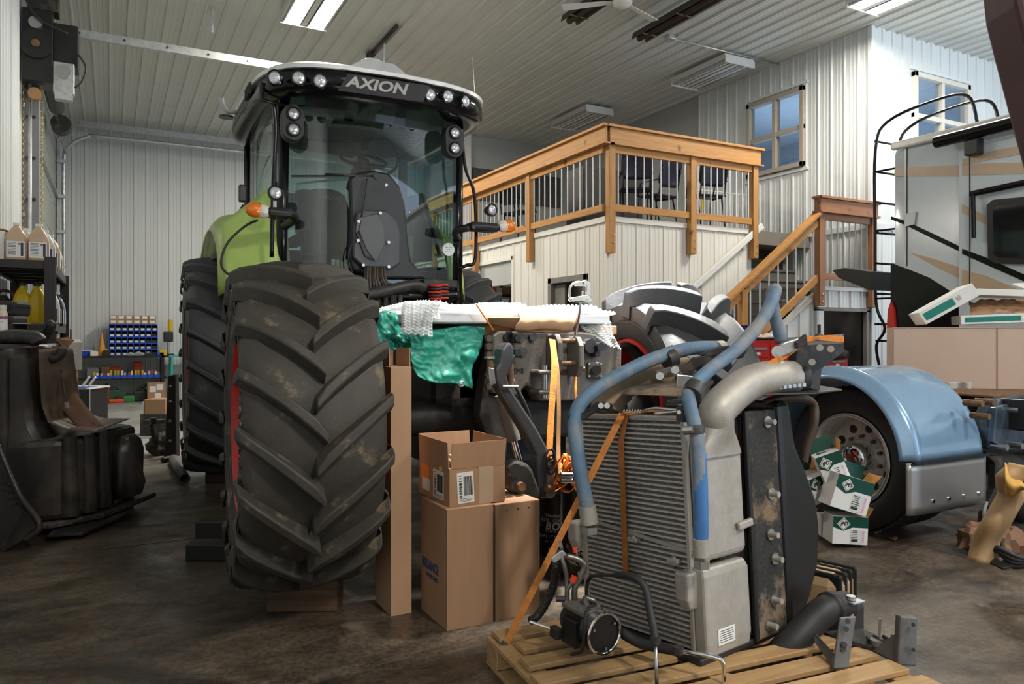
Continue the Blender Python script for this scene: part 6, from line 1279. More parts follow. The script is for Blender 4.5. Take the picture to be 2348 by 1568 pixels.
MB().beam((4.38, fy-.01, .565), (5.17, fy-.01, .565), .03, .016).build('flap_bead', BLK, tk)
for k in range(4): x = 4.58+.165*k; MB().cyl((x, fy-.003, .31), (x, fy-.012, .31), .012, n=12).build('flap_bolt', CHROME, tk)
MB().bb((5.36, 2.2, .72), (5.44, 4.7, .93)).build('frame_rail', BLK, tk, bev=.01); MB().bb((6.3, 2.2, .72), (6.38, 4.7, .93)).build('frame_rail', BLK, tk, bev=.01)
MB().bb((5.34, 2.95, .93), (7.45, 4.5, .945)).build('frame_plate', RUST, tk, bev=.002)
HG = mat('blue_black_casting', (.07, .10, .14), .3, .4, var=.4, sc=8, dirt=(.3, .3, .3), dsc=6, dlo=.6, dhi=.7)
slab([onY(2290, 915, 2.9), onY(2345, 905, 2.9), onY(2400, 930, 2.9), onY(2400, 1000, 2.9), onY(2350, 1010, 2.9), onY(2330, 1035, 2.9), onY(2268, 1030, 2.9), onY(2264, 985, 2.9)], .12, 'spring_hanger', HG, tk, .015)
slab([onY(2285, 935, 2.86), onY(2318, 925, 2.86), onY(2325, 975, 2.86), onY(2300, 1020, 2.86), onY(2278, 1015, 2.86)], .05, 'hanger_rib', HG, tk, .01)
for u, v in ((2303, 1025), (2338, 1022), (2272, 922), (2246, 925), (2262, 955), (2330, 940)): q = onY(u, v, 2.82); MB().cyl(q+V(0, .1, 0), q-V(0, .02, 0), .022, n=8).build('hanger_bolt', RUST if u < 2280 else STEEL, tk)
slab([onY(2264, 1045, 2.95), onY(2300, 1045, 2.95), onY(2302, 1130, 2.95), onY(2310, 1150, 2.95), onY(2266, 1155, 2.95), onY(2282, 1120, 2.95), onY(2282, 1062, 2.95)], .05, 'hanger_bracket', DBLK, tk, .005)
MB().cyl(onY(2246, 1060, 3.3), onY(2350, 1070, 3.3), .09, n=20).build('axle_tube', MBLK, tk, smooth=40)
MB().sphere((6.0, 3.5, .55), .26, 16).build('differential', MBLK, tk, smooth=True)
MB().bb((5.0, 3.3, .42), (6.9, 3.6, .62)).build('axle_housing', MBLK, tk, bev=.03)
MB().tube(smoothpath([onY(2262, 1150, 2.9), onY(2256, 1180, 2.9), onY(2262, 1215, 2.9), onY(2290, 1225, 2.9)], 5), .012, 8).build('air_hose', mat('pale_hose', (.45, .47, .5), .5), tk, smooth=True)
MB().lathe([(0, 0), (.11, 0), (.13, .05), (.12, .16), (.07, .2), (0, .2)], FR(onY(2290, 1225, 2.95)-V(0, 0, .02)), 20).build('air_chamber', MBLK, tk, smooth=40)
MB().tube(smoothpath([(5.0, 4.6, .96), (5.3, 4.7, 1.08), (5.7, 4.75, 1.16), (6.2, 4.8, 1.18)], 5), .05, 10).build('rear_hose', DBLK, tk, smooth=True)
# the large pale carton on the frame and parcels on it
PKC = mat('pinkish_carton', (.55, .41, .33), .8, var=.04, sc=2)
bx_ = thing('large_carton', 'long pinkish-brown carton lying on the truck frame behind the blue fender', 'box', (6.4, 3.9, .946))
y0 = 3.75; cz = R_(20); cx_a = cw(cos(cz), -sin(cz)); cy_a = cw(sin(cz), cos(cz)); cp0 = P(2048, 800, 6.0); cp0.z = .946
KM = AX(cp0, cx_a, cy_a); KL, KD, KH = 1.5, .40, .475
def onC(u, v, off=0): return onPl(u, v, cp0+cy_a*off, cy_a)
for c, s_ in (((KL/2, .003, KH/2), (KL, .006, KH)), ((KL/2, KD, KH/2), (KL, .006, KH)), ((.003, KD/2, KH/2), (.006, KD, KH)), ((KL, KD/2, KH/2), (.006, KD, KH)), ((KL/2, KD/2, .004), (KL-.02, KD-.02, .006))): MB().box(c, s_, KM).build('side_panel', PKC, bx_, bev=.002)
MB().box((KL/2, KD/2, KH), (KL, KD+.01, .006), KM).build('top_flap', PKC, bx_, bev=.002); MB().box((.72, -.002, KH/2), (.008, .002, KH), KM).build('score_line', CARDD, bx_)
GT = mat('teal_print', (.0, .20, .16), .4, var=.03)
def parcel(label, uv0, uv1, h, wd, tiltz, z, green=True):
    """flat white parcel: lower-left and lower-right corners of its front edge in the picture, at y0+.1"""
    a = onC(*uv0, .02); b_ = onC(*uv1, .02); M = AX(a, b_-a, cy_a); M = M if (M.to_3x3() @ V(0, 0, 1)).z > 0 else M @ Matrix.Rotation(pi, 4, 'X')
    l = (b_-a).length; t = thing('parcel', label, 'parcel', a); MB().box((l/2, wd/2, h/2), (l, wd, h), M).build('carton_body', LABELW, t, bev=.003)
    if green: MB().box((l*.32, -.001, h*.5), (l*.55, .002, h*.55), M).build('teal_band', GT, t)
    MB().box((l*.68, -.001, h*.55), (l*.14, .002, h*.5), M).build('address_label', LABELW, t); k = MB()
    for i in range(5): k.box((l*.68, -.0025, h*(.4+.07*i)), (l*.09, .0008, h*.025), M)
    k.build('printed_marks', INK, t); return t
parcel('white parcel with a teal band tilted on the left of the pinkish carton', (2124, 744), (2248, 676), .11, .50, 0, 0)
parcel('flat white and teal parcel lying level at the right of the pinkish carton', (2203, 744), (2440, 736), .07, .35, 0, 0)
parcel('white parcel sloping down behind the tilted teal-banded one', (2240, 676), (2420, 682), .05, .38, 0, 0, False)
t = thing('brown_paper', 'crumpled brown wrapping paper between the white parcels', 'paper', onC(2280, 705, .1))
MB().grid(lambda u, v: onC(2225+160*u, 722-30*v-6*sin(u*4), .05+.2*v)+V(0, 0, .03*noise.noise(V(u*9, v*6, 1))), 30, 12).build('paper_sheet', mat('brown_paper', (.42, .24, .13), .8, var=.1), t, smooth=30, sol=.003)
t = thing('rag', 'grey rag hanging under the corner of the pinkish carton', 'rag', onC(2200, 890, -.05)); MB().grid(lambda u, v: onC(2165+62*u, 876+(32*v)*(.5+.5*sin(pi*min(1, u*1.3))), -.03-.02*sin(u*9)), 14, 8).build('cloth', mat('grey_rag', (.45, .44, .42), .9), t, smooth=True, sol=.004)
t = thing('carton_prop', 'bright parcel corner leaning at the right edge above the parcels', 'parcel', onC(2345, 660, 0)); slab([onC(2318, 650, .1), onC(2400, 645, .1), onC(2400, 680, .1)], .01, 'bag_sheet', LABELW, t, .001)
# maroon arm close to the lens
fm = thing('loader_boom', 'dark maroon steel boom crossing the top right corner close by', 'machine arm', P(2330, 200, 1.5))
slab([P(2243, -60, 1.5), P(2256, 60, 1.5), P(2276, 140, 1.5), P(2302, 240, 1.5), P(2326, 330, 1.5), P(2350, 415, 1.5), P(2560, 1100, 1.5), P(2900, 1100, 1.5), P(2560, -60, 1.5)], .10, 'boom_plate', mat('maroon_paint', (.055, .018, .018), .6, var=.2), fm, .01)
# ================================================================ green and white filter boxes on the floor by the truck wheel
DKG = mat('dark_green_print', (.0, .055, .035), .35, var=.05); ORC = mat('orange_carton_edge', (.6, .28, .06), .7)
def filt(label, u, v, Yd, w, h, roll=0, yaw=0, open_=True, dep=.15):
    """small carton whose lower left front corner shows at u, v"""
    p = P(u, v, Yd); M = AX(p, cw(cos(yaw), sin(yaw)), V(0, 0, 1)) @ Matrix.Rotation(roll, 4, 'Z')      # x right, y up, z towards the eye
    t = thing('filter_box', label, 'box', p, 0, 'green and white filter boxes by the truck wheel')
    MB().box((w/2, h/2, -dep/2), (w, h, dep), M).build('carton_body', LABELW, t, bev=.002)
    MB().prism([(0, h*.62), (w, h*.62+.0), (w, h), (0, h)], .0012, M).build('green_band', DKG, t)
    MB().prism([(w*.0, h*.62), (w*.3, h*.48), (w*.55, h*.62)], .0014, M).build('green_band', DKG, t)
    e = .085; c = (w*.30, h*.74)
    MB().prism([(c[0]-e/2, c[1]), (c[0], c[1]-e/2), (c[0]+e/2, c[1]), (c[0], c[1]+e/2)], .0022, M).build('diamond_emblem', LABELW, t)
    MB().prism([(c[0]-e*.43, c[1]), (c[0], c[1]-e*.43), (c[0]+e*.43, c[1]), (c[0], c[1]+e*.43)], .0026, M).build('diamond_emblem', INK, t)
    MB().prism([(c[0]-e*.38, c[1]), (c[0], c[1]-e*.38), (c[0]+e*.38, c[1]), (c[0], c[1]+e*.38)], .003, M).build('diamond_emblem', LABELW, t)
    text('IPD', .033, M @ Matrix.Translation((c[0], c[1], .0036)), INK, t, 'emblem_lettering', .0005, .3, .9, bold=.0012)
    b = MB(); b.box((w*.68, h*.30, .0012), (w*.34, h*.5, .0012), M).build('part_label', mat('label_grey', (.68, .69, .68), .5, var=0), t); b = MB(); rn_ = random.Random(int(u))
    for k in range(6): b.box((w*.62, h*(.50-.06*k), .0024), (w*rn_.uniform(.1, .2), h*.022, .0006), M)
    b.box((w*.62, h*.14, .0024), (w*.18, h*.07, .0006), M); b.build('printed_marks', INK, t)
    MB().box((w*.86, h*.30, .0022), (w*.06, h*.44, .0006), M).build('colour_strip', mat('pink_strip', (.75, .45, .65), .5, var=.3, sc=80), t)
    if open_:
        Mf = M @ Matrix.Translation((w/2, h, -dep)) @ Matrix.Rotation(-.15, 4, 'X'); MB().box((0, .045, 0), (w, .09, .002), Mf).build('flap', DKG, t)
        Mf = M @ Matrix.Translation((w, h, -dep/2)) @ Matrix.Rotation(-.5, 4, 'Z'); MB().box((0, .03, 0), (.002, .07, dep*.9), Mf).build('flap', ORC, t)
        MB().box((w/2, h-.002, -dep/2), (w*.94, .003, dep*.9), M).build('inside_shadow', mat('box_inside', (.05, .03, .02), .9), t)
    return t
filt('filter box standing lowest on the floor with pink marks on its label', 1908, 1246, 4.75, .225, .175, -.05, 0)
filt('tilted filter box lying on top of the lowest one', 1903, 1160, 4.70, .25, .215, -.30, .1)
filt('filter box with a raised dark green flap, leaning highest of the pile', 1897, 1118, 4.82, .16, .20, .38, -.2)
filt('filter box sideways at the left of the pile, half behind the fan shroud', 1868, 1160, 4.90, .15, .18, .25, .4)
slt = thing('loose_flap', 'dark green loose carton flap standing against the truck wheel above the filter boxes', 'cardboard', P(1900, 1060, 4.95)); slab([P(1872, 1040, 4.9), P(1925, 1027, 4.9), P(1934, 1078, 4.9), P(1882, 1088, 4.9)], .004, 'flap_sheet', DKG, slt, .001)
t = thing('white_packet', 'narrow white carton standing behind the lowest filter box', 'box', P(1895, 1228, 4.95)); slab([P(1883, 1180, 4.95), P(1905, 1180, 4.95), P(1905, 1232, 4.95), P(1883, 1230, 4.95)], .08, 'carton_body', LABELW, t, .002)
def crumple(name, lab, cat, c, r, m, seed, sc=(1, 1, .7)):
    t = thing(name, lab, cat, V(c.x, c.y, max(0, c.z-r*.7))); b = MB(); b.sphere((0, 0, 0), 1, 18, (1, 1, 1)); rr = []
    for p in b.v:
        k = r*(1+.55*noise.noise(p*2.2+V(seed, 0, 0))+.3*noise.noise(p*5+V(0, seed, 0))); rr.append(V(p.x*k*sc[0], p.y*k*sc[1], p.z*k*sc[2])+c)
    b.v = rr; b.build('crumpled_sheet', m, t, smooth=25); return t
g = G(2008, 1222); crumple('crumpled_paper', 'small crumpled white paper ball on the floor beside the filter boxes', 'paper', V(g.x, g.y, .03), .034, LABELW, 3)
t = thing('leaf', 'curled dry leaf on the floor in front of the truck wheel', 'leaf', G(2048, 1238)); g = G(2048, 1240); MB().grid(lambda u, v: g+V(.05*(u-.5), .03*(v-.5), .006+.02*(u-.5)**2*4), 6, 3).build('leaf_blade', mat('dry_leaf', (.3, .12, .04), .8), t, smooth=True, sol=.002)
# ================================================================ heap at the lower right
TL = mat('tan_leather', (.50, .32, .16), .7, var=.12, sc=6)
g = G(2245, 1272)
crumple('paper_bag', 'crumpled brown paper bag on the floor at the lower right', 'paper bag', V(g.x, g.y, .09), .105, mat('brown_bag_paper', (.24, .13, .08), .8, var=.15), 5, (1, 1, .9))
g = G(2310, 1285); crumple('paper_bag', 'second crumpled brown bag beside the black hoses at the right edge', 'paper bag', V(g.x, g.y, .10), .10, mat('brown_bag_paper', (.24, .13, .08), .8, var=.15), 9, (1, 1, 1))
t = thing('leather_gaiter', 'long curling strip of tan leather draped over the heap at the lower right', 'leather strip', G(2270, 1300))
pa_ = [(2248, 1284), (2262, 1225), (2290, 1180), (2318, 1130), (2312, 1090), (2345, 1060)]
def strip(u, v):
    k = u*(len(pa_)-1); i = min(int(k), len(pa_)-2); f = k-i; a = pa_[i]; b_ = pa_[i+1]; q = (a[0]+(b_[0]-a[0])*f, a[1]+(b_[1]-a[1])*f)
    return P(q[0]-30+62*v, q[1]+14*v, 3.95-.25*u-.06*sin(v*pi)+.02*sin(u*14))
MB().grid(strip, 30, 10).build('leather_sheet', TL, t, smooth=True, sol=.006)
t = thing('leather_gaiter', 'yellowish folded leather piece at the right edge beside the truck hanger', 'leather strip', P(2335, 1120, 3.7)); MB().grid(lambda u, v: P(2305+70*u, 1060+95*u*(1-v)+70*v+8*sin(u*8), 3.72-.1*sin(v*3)), 16, 10).build('leather_sheet', mat('yellow_leather', (.62, .36, .08), .65, var=.15), t, smooth=True, sol=.006)
t = thing('engine_part', 'black oily machine part with hoses lying on the floor at the right edge', 'machine part', G(2330, 1290))
g = G(2345, 1262); MB().lathe([(0, 0), (.17, 0), (.2, .05), (.2, .16), (.14, .22), (.1, .3), (0, .3)], FR(g), 20).build('housing', MBLK, t, smooth=40)
MB().box((g.x-.05, g.y-.1, .06), (.35, .2, .12)).build('base_casting', DBLK, t, bev=.02)
for k in range(4): MB().tube(smoothpath([P(2255+k*12, 1275-k*16, 3.95), P(2285+k*8, 1255+k*10, 3.9), P(2330, 1275+k*8, 3.85), P(2380, 1290, 3.8)], 5), .014, 8).build('hose', MBLK, t, smooth=True)
slab([P(2255, 1285, 3.95), P(2300, 1308, 3.85), P(2345, 1296, 3.85), P(2345, 1280, 3.95)], .015, 'bent_plate', DBLK, t)
MB().sphere(g+V(-.1, -.05, .32), .12, 14).build('housing_dome', MBLK, t, smooth=True)
# ================================================================ red tool chests and clutter before the stairs
def chest(x0, x1, y, z, label):
    t = thing('tool_chest', label, 'tool chest', ((x0+x1)/2, y+.25, 0)); RC = mat('red_enamel', (.48, .015, .012), .3, var=.05, coat=.3)
    MB().bb((x0, y, .1), (x1, y+.5, z)).build('cabinet', RC, t, bev=.01); n_ = 7; hh = (z-.18)/n_
    for k in range(n_):
        for s_ in (0, 1):
            xa = x0+.03+s_*(x1-x0-.03)/2; xb = xa+(x1-x0-.09)/2; zz = .14+k*hh
            d_ = MB().bb((xa, y-.012, zz), (xb, y, zz+hh-.015)).build('drawer', RC, t, bev=.004); MB().bb((xa+.05, y-.03, zz+hh*.55), (xb-.05, y-.012, zz+hh*.7)).build('handle', STEEL, d_)
            MB().bb(((xa+xb)/2-.03, y-.014, zz+.03), ((xa+xb)/2+.03, y-.012, zz+.06)).build('drawer_label', LABELW, d_)
    for cx_ in (x0+.06, x1-.06): MB().cyl((cx_, y+.06, 0), (cx_, y+.06, .1), .05, n=12).build('castor', MBLK, t)
    MB().bb((x0-.01, y-.02, z), (x1+.01, y+.51, z+.02)).build('top_mat', MBLK, t, bev=.004); return t
chest(6.12, 6.88, 6.0, 1.32, 'red tool chest with drawers behind the raised radiator hose'); chest(7.0, 7.75, 5.95, 1.15, 'red tool chest with drawers nearer the black truck frame')
def item(nm, lab, cat, u, v, w, h, m, y=6.2, parts=('body',)):
    q = onY(u, v, y); q.z = 1.34 if q.x < 6.95 else 1.17; t = thing(nm, lab, cat, q); MB().box((q.x, q.y, q.z+h/2), (w, w*.8, h)).build('body', m, t, bev=.008); return t, q
t, q = item('blue_bin', 'small dark blue plastic bin on the left tool chest', 'bin', 1715, 765, .13, .13, mat('navy_plastic', (.02, .03, .14), .4))
MB().box((q.x, q.y, q.z+.135), (.15, .12, .015)).build('rim', mat('navy_plastic', (.02, .03, .14), .4), t, bev=.003)
t, q = item('spray_can', 'clear jar of small parts on the right tool chest', 'jar', 1842, 782, .07, .10, mat('milky_jar', (.5, .48, .44), .3)); MB().cyl(q+V(0, 0, .10), q+V(0, 0, .12), .03, n=12).build('lid', RUST, t)
t = thing('bench_grinder', 'black bottle jack standing on the right tool chest', 'bottle jack', onY(1878, 790, 6.2)); q = onY(1878, 800, 6.2); q.z = 1.17; MB().lathe([(0, 0), (.07, 0), (.075, .03), (.05, .06), (.05, .2), (.02, .22), (.02, .33), (0, .33)], FR(q), 16).build('body', MBLK, t, smooth=40); MB().cyl(q+V(.05, 0, .05), q+V(.12, 0, .12), .01, n=8).build('lever', STEEL, t)
t = thing('rag_pile', 'pile of pale rags and paper on the red tool chests', 'rags', (6.6, 6.2, 1.34)); MB().grid(lambda u, v: V(6.42+.42*u, 6.05+.35*v, 1.342+.07*abs(noise.noise(V(u*4, v*4, 2)))*sin(pi*u)*sin(pi*v)*3), 20, 12).build('rag_cloth', mat('pale_rag', (.5, .42, .36), .9, var=.3), t, smooth=True, sol=.004)
t = thing('chest_tray', 'grey tray of wrenches on the right tool chest', 'tray', (7.4, 6.2, 1.17)); MB().bb((7.15, 6.02, 1.171), (7.62, 6.35, 1.19)).build('tray', CAST, t, bev=.004)
for k in range(5): MB().beam((7.2, 6.06+.05*k, 1.2), (7.55, 6.08+.05*k, 1.2), .02, .012).build('wrench', STEEL, t)
# boxes in the bay under the deck
t = thing('storage_shelf', 'black shelf standing in the open bay under the deck', 'shelf', (6.3, 12.0, 0)); q = onY(1157, 676, 11.9)
MB().bb((q.x-.35, 11.8, q.z-.05), (q.x+.35, 12.3, q.z)).build('shelf_board', BLK, t)
for dx in (-.33, .33):
    for yy in (11.82, 12.26): MB().bb((q.x+dx-.02, yy, 0), (q.x+dx+.02, yy+.04, q.z)).build('post', BLK, t)
for u, lb, m, w in ((1133, 'orange and white carton on the black shelf in the bay', mat('orange_carton', (.7, .13, .04), .6), .2), (1160, 'brown open carton on the black shelf in the bay', CARD, .34)):
    q2 = onY(u, 672, 11.95); q2.z = q.z; tt = thing('shelf_box', lb, 'box', q2); MB().bb((q2.x-w/2, 11.85, q.z), (q2.x+w/2, 12.15, q.z+.13)).build('body', m, tt, bev=.003)
    MB().bb((q2.x-w/2-.01, 11.83, q.z+.125), (q2.x+w/2+.01, 11.86, q.z+.15)).build('flap', m if w > .3 else LABELW, tt); 
    if w < .3: MB().bb((q2.x, 11.846, q.z+.01), (q2.x+w/2, 11.851, q.z+.12)).build('white_side', LABELW, tt)
# ================================================================ left: storage rack near the lens
SXR, SY0, SY1 = -.44, 7.16, 9.27
rk = thing('storage_rack', 'black steel storage rack with wooden top against the left wall', 'shelf rack', (-.66, 8.2, 0))
RK = mat('rack_black', (.014, .013, .012), .45, var=.2)
for x in (-.88, SXR):
    for y in (SY0, SY1): MB().bb((x-.04, y-.03, 0), (x+.04, y+.03, 2.0)).build('post', RK, rk, bev=.002)
for z in (.40, .95, 1.43, 1.95):
    for x in (-.88, SXR+.005): MB().bb((x-.012, SY0, z-.045), (x+.012, SY1, z+.03)).build('side_beam', RK, rk)
    for y in (SY0, SY1): MB().bb((-.88, y-.012, z-.045), (SXR, y+.012, z+.02)).build('end_beam', RK, rk)
    MB().bb((-.88, SY0, z+.0), (SXR, SY1, z+.018)).build('shelf_board', mat('rack_board', (.36, .22, .12), .7) if z > 1.7 else RK, rk)
for k in range(5): MB().bb((-.86, SY0+.2+k*.4, 1.905), (SXR-.02, SY0+.24+k*.4, 1.945)).build('cross_rib', RK, rk)
def jug(p, s, m, lab, capm=LABELW, group='plastic jugs on the storage rack', lb=True, fat=1):
    t = thing('plastic_jug', lab, 'jug', p, 0, group); r = .068*s*fat
    MB().loft([[V(p.x+(r*f)*max(-1, min(1, 1.25*cos(a)))*1, p.y+(r*f)*max(-1, min(1, 1.25*sin(a))), p.z+z*s) for a in [2*pi*i/20 for i in range(20)]] for f, z in ((.85, 0), (1, .012), (1, .15), (.97, .17), (.80, .21), (.5, .245), (.30, .26), (.28, .275))]).build('body', m, t, smooth=50)
    MB().cyl(p+V(0, 0, .272*s), p+V(0, 0, .292*s), .024*s, n=16).build('cap', capm, t, smooth=40)
    MB().tube(smoothpath([p+V(0, r*.9, .17*s), p+V(0, r*1.15, .20*s), p+V(0, r*.8, .245*s), p+V(0, r*.3, .25*s)], 4), .010*s, 8).build('handle', m, t, smooth=True)
    if lb:
        M = AX(p+V(0, -r-.0015, .085*s), (1, 0, 0), (0, 0, 1)); l = MB().box((0, 0, 0), (r*1.7, .12*s, .001), M).build('front_label', LABELW, t); b = MB()
        for k in range(9): b.box((-r*.35, .05*s-k*.011*s, .0008), (r*.75, .0035*s, .0005), M)
        b.box((r*.6, 0, .0008), (r*.25, .10*s, .0005), M); b.build('printed_marks', mat('print_navy', (.02, .04, .12), .5, var=0), l)
        MB().box((r*.35, .04*s, .0012), (.014*s, .014*s, .0005), M).build('red_mark', RI, l)
        M2 = AX(p+V(r+.0015, 0, .085*s), (0, 1, 0), (0, 0, 1)); MB().box((0, 0, 0), (r*1.6, .12*s, .001), M2).build('side_label', LABELW, t)
    return t
AMB = mat('amber_fluid_plastic', (.60, .42, .28), .35, var=.08, coat=.2); MILK = mat('milky_plastic', (.66, .66, .64), .4)
zt = 1.97
def shelfpt(u, y, z): q = onY(u, 600, y); return V(q.x, y, z)
jug(shelfpt(38, 7.32, zt), 1.08, AMB, 'amber gallon jug at the left on the rack top, white label facing out')
jug(shelfpt(89, 7.32, zt), 1.08, AMB, 'amber gallon jug at the corner post of the rack top')
jug(shelfpt(104, 7.7, zt), 1.08, MILK, 'white gallon jug right behind the corner amber jug'); jug(shelfpt(60, 7.66, zt), 1.08, MILK, 'white gallon jug seen between the two amber jugs', lb=False)
jug(shelfpt(116, 8.15, zt), 1.12, AMB, 'amber jug farther back along the side of the rack top', lb=True); jug(shelfpt(125, 8.6, zt), 1.0, MILK, 'last white jug toward the back of the rack top')
t = thing('cardboard_flap_box', 'brown carton corner at the left edge of the rack top', 'box', shelfpt(2, 7.4, zt)); q = shelfpt(-12, 7.35, zt); MB().bb((q.x-.07, 7.3, zt), (q.x+.07, 7.6, zt+.24)).build('body', LABELW, t, bev=.003); MB().box((0, 0, 0), (.10, .2, .004), FR((q.x+.06, 7.45, zt+.26), 0, 0, .25)).build('flap', CARDL, t)
zm = 1.448
for u, y, lb in ((51, 7.4, 'yellow jug on the middle rack shelf beside the black case'), (86, 7.4, 'yellow jug on the middle rack shelf next to the corner post')): jug(shelfpt(u, y, zm), 1.2, YEL, lb, MBLK, lb=False, fat=.8)
jug(shelfpt(121, 7.75, zm), 1.1, LABELW, 'white and blue bottle behind the corner post on the middle shelf', fat=.7); jug(shelfpt(130, 8.2, zm), 1.1, MBLK, 'black oil bottle on the middle shelf toward the rack end', fat=.7); jug(shelfpt(136, 8.65, zm), 1.1, mat('pale_blue_bottle', (.25, .4, .6), .4), 'pale blue bottle at the rack end of the middle shelf', MBLK, fat=.7)
q = shelfpt(14, 5.22, 1.32)
t = thing('oil_can', 'grey-black jug with a loop handle at the left edge of the middle shelf', 'jug', shelfpt(5, 7.5, zm)); q = shelfpt(4, 7.55, zm); MB().loft([[V(q.x+.09*f*cos(a), q.y+.07*f*sin(a), zm+z) for a in [2*pi*i/16 for i in range(16)]] for f, z in ((1, 0), (1, .14), (.8, .2), (.4, .25))]).build('body', mat('charcoal_plastic', (.04, .037, .035), .4), t, smooth=50)
MB().tube(smoothpath([q+V(-.04, 0, .24), q+V(0, 0, .29), q+V(.07, 0, .27), q+V(.08, 0, .19)], 5), .013, 8).build('handle', mat('charcoal_plastic', (.04, .037, .035), .4), t, smooth=True)
# near pedestal with cases and the small white bottle (in front of the rack)
pd_ = thing('work_tray', 'black tray with a bent arm lying on top of the moulded shroud', 'tray', P(60, 770, 5.4))
q0 = P(-5, 770, 5.45); q1 = P(105, 762, 5.45)
MB().beam(q0, q1, .30, .03).build('tray', RK, pd_, bev=.004); MB().beam(P(105, 742, 5.45), P(50, 742, 5.5), .25, .008).build('steel_edge', STEEL, pd_)
MB().tube(smoothpath([P(112, 742, 5.45), P(118, 748, 5.45), P(95, 790, 5.5), P(82, 800, 5.5)], 4), .03, 8).build('bent_arm', MBLK, pd_, smooth=True)
def case(uv0, uv1, Yd, lab):
    a = P(*uv0, Yd); b_ = P(*uv1, Yd); t = thing('tool_case', lab, 'tool case', (a+b_)/2); M = AX((a+b_)/2, cw(1, 0), (0, 0, 1)); w_ = (cw(1, 0).dot(b_-a)); h_ = abs(a.z-b_.z)
    MB().box((0, 0, 0), (w_, h_, .18), M).build('shell', MBLK, t, bev=.02); MB().box((0, h_*.1, .005), (w_*1.01, .006, .185), M).build('seam', BLK, t); MB().box((w_*.2, h_*.1, .095), (.03, .035, .008), M).build('latch', BLK, t); return t
case((-5, 692), (55, 725), 5.5, 'upper black plastic tool case on the tray'); case((-5, 724), (48, 762), 5.45, 'lower black plastic tool case on the tray')
q = P(7, 762, 5.2); t = thing('medicine_bottle', 'small white bottle with red and blue label at the left edge of the tray', 'bottle', q)
MB().lathe([(0, 0), (.024, 0), (.026, .005), (.026, .135), (.018, .155), (.016, .16)], FR(q), 20).build('body', mat('ivory_plastic', (.68, .62, .52), .4), t, smooth=40); MB().lathe([(.021, .158), (.021, .19), (0, .192)], FR(q), 20).build('cap', mat('ivory_plastic', (.68, .62, .52), .4), t, smooth=40)
MB().lathe([(.0265, .02), (.0265, .09)], FR(q), 20).build('white_label', LABELW, t, smooth=True); MB().lathe([(.0268, .10), (.0268, .112)], FR(q), 20).build('red_band', RI, t, smooth=True); MB().lathe([(.0268, .092), (.0268, .098)], FR(q), 20).build('blue_band', BLUEB, t, smooth=True)
text('FIRST AID', .009, AX(q+cw(0, -.028, .075), cw(1, 0), (0, 0, 1)), RI, t, 'printed_text', .0003)
# tall cut-out pieces right of the rack: open white carton, valve
t = thing('open_carton', 'tattered white and brown carton standing behind the black shell', 'box', P(140, 850, 5.6)); slab([P(128, 782, 5.6), P(150, 778, 5.6), P(158, 785, 5.6), P(156, 850, 5.6), P(130, 856, 5.6)], .18, 'carton_body', mat('dirty_white_card', (.45, .42, .38), .8, var=.15), t, .002); slab([P(126, 776, 5.58), P(156, 772, 5.58), P(170, 780, 5.5), P(150, 800, 5.5)], .004, 'flap', CARDD, t, .001)
MB().bb(P(118, 850, 5.6)-V(.03, .03, 0), P(118, 790, 5.6)+V(.03, .03, 0)).build('blue_side', mat('blue_card', (.05, .12, .35), .6), t); slab([P(132, 800, 5.58), P(148, 798, 5.58), P(146, 845, 5.58), P(134, 848, 5.58)], .002, 'black_print', INK, t, .0005)
v0 = V(P(140, 850, 5.65).x, P(140, 850, 5.65).y, 0); MB().bb((v0.x-.12, v0.y, .0), (v0.x+.1, v0.y+.25, P(140, 850, 5.6).z)).build('carton_lower', CARDD, t)
# ================================================================ the black moulded shell
SHM_ = mat('black_moulded_plastic', (.016, .0145, .0135), .38, var=.3, sc=3, dirt=(.075, .055, .04), dsc=2.6, dlo=.5, dhi=.75)
bs = thing('machine_shroud', 'large black moulded machine shroud with vertical ribs standing on the floor at the left', 'machine shroud', cw(-3.4, 5.4))
def plan(z0, z1, pts, nm, m=SHM_, bev=.03, par=bs): return MB().prism([(q.x, q.y) for q in [cw(*p) for p in pts]], z1, None, z0).build(nm, m, par, bev=bev, fix=True)
plan(.10, .655, [(-3.5, 4.95), (-3.24, 4.98), (-3.06, 5.06), (-2.99, 5.2), (-2.97, 5.9), (-3.1, 6.0), (-4.0, 6.0), (-3.62, 5.3)], 'lower_shell', bev=.045)
tallp = [(-3.52, 4.96), (-3.36, 4.99), (-3.26, 5.04), (-3.24, 5.2), (-3.5, 5.9), (-4.0, 5.9)]
MB().loft([[cw(x+.14*max(0, (.82-z)/.24)**2, y, z) for x, y in tallp] for z in (.58, .66, .72, .8, .95, 1.2, 1.27, 1.30)]).build('tall_shell', SHM_, bs, smooth=40, bev=.03)
for k, (x, y) in enumerate(((-3.04, 5.12), (-2.995, 5.26), (-2.98, 5.42))):
    MB().loft([[cw(x+(.045+.02*(z < .3))*cos(a), y+.045*sin(a)*1.2, z) for a in [2*pi*i/12 for i in range(12)]] for z in (.12, .2, .6, .655, .66)]).build('vertical_rib', SHM_, bs, smooth=50)
for k in range(3): MB().loft([[cw(-3.75+.17*k+.05*cos(a), 4.975+.03*sin(a), z) for a in [2*pi*i/12 for i in range(12)]] for z in (.3, .4, 1.1, 1.2)]).build('vertical_rib', SHM_, bs, smooth=50)
MB().loft([[cw(-2.95+.10*s_*cos(a), 5.72+.17*s_*sin(a), z) for a in [2*pi*i/14 for i in range(14)]] for z, s_ in ((.14, .9), (.22, 1.1), (.30, .95), (.48, 1.0), (.56, .8), (.60, .45))]).build('end_boss', SHM_, bs, smooth=50, bev=.0)
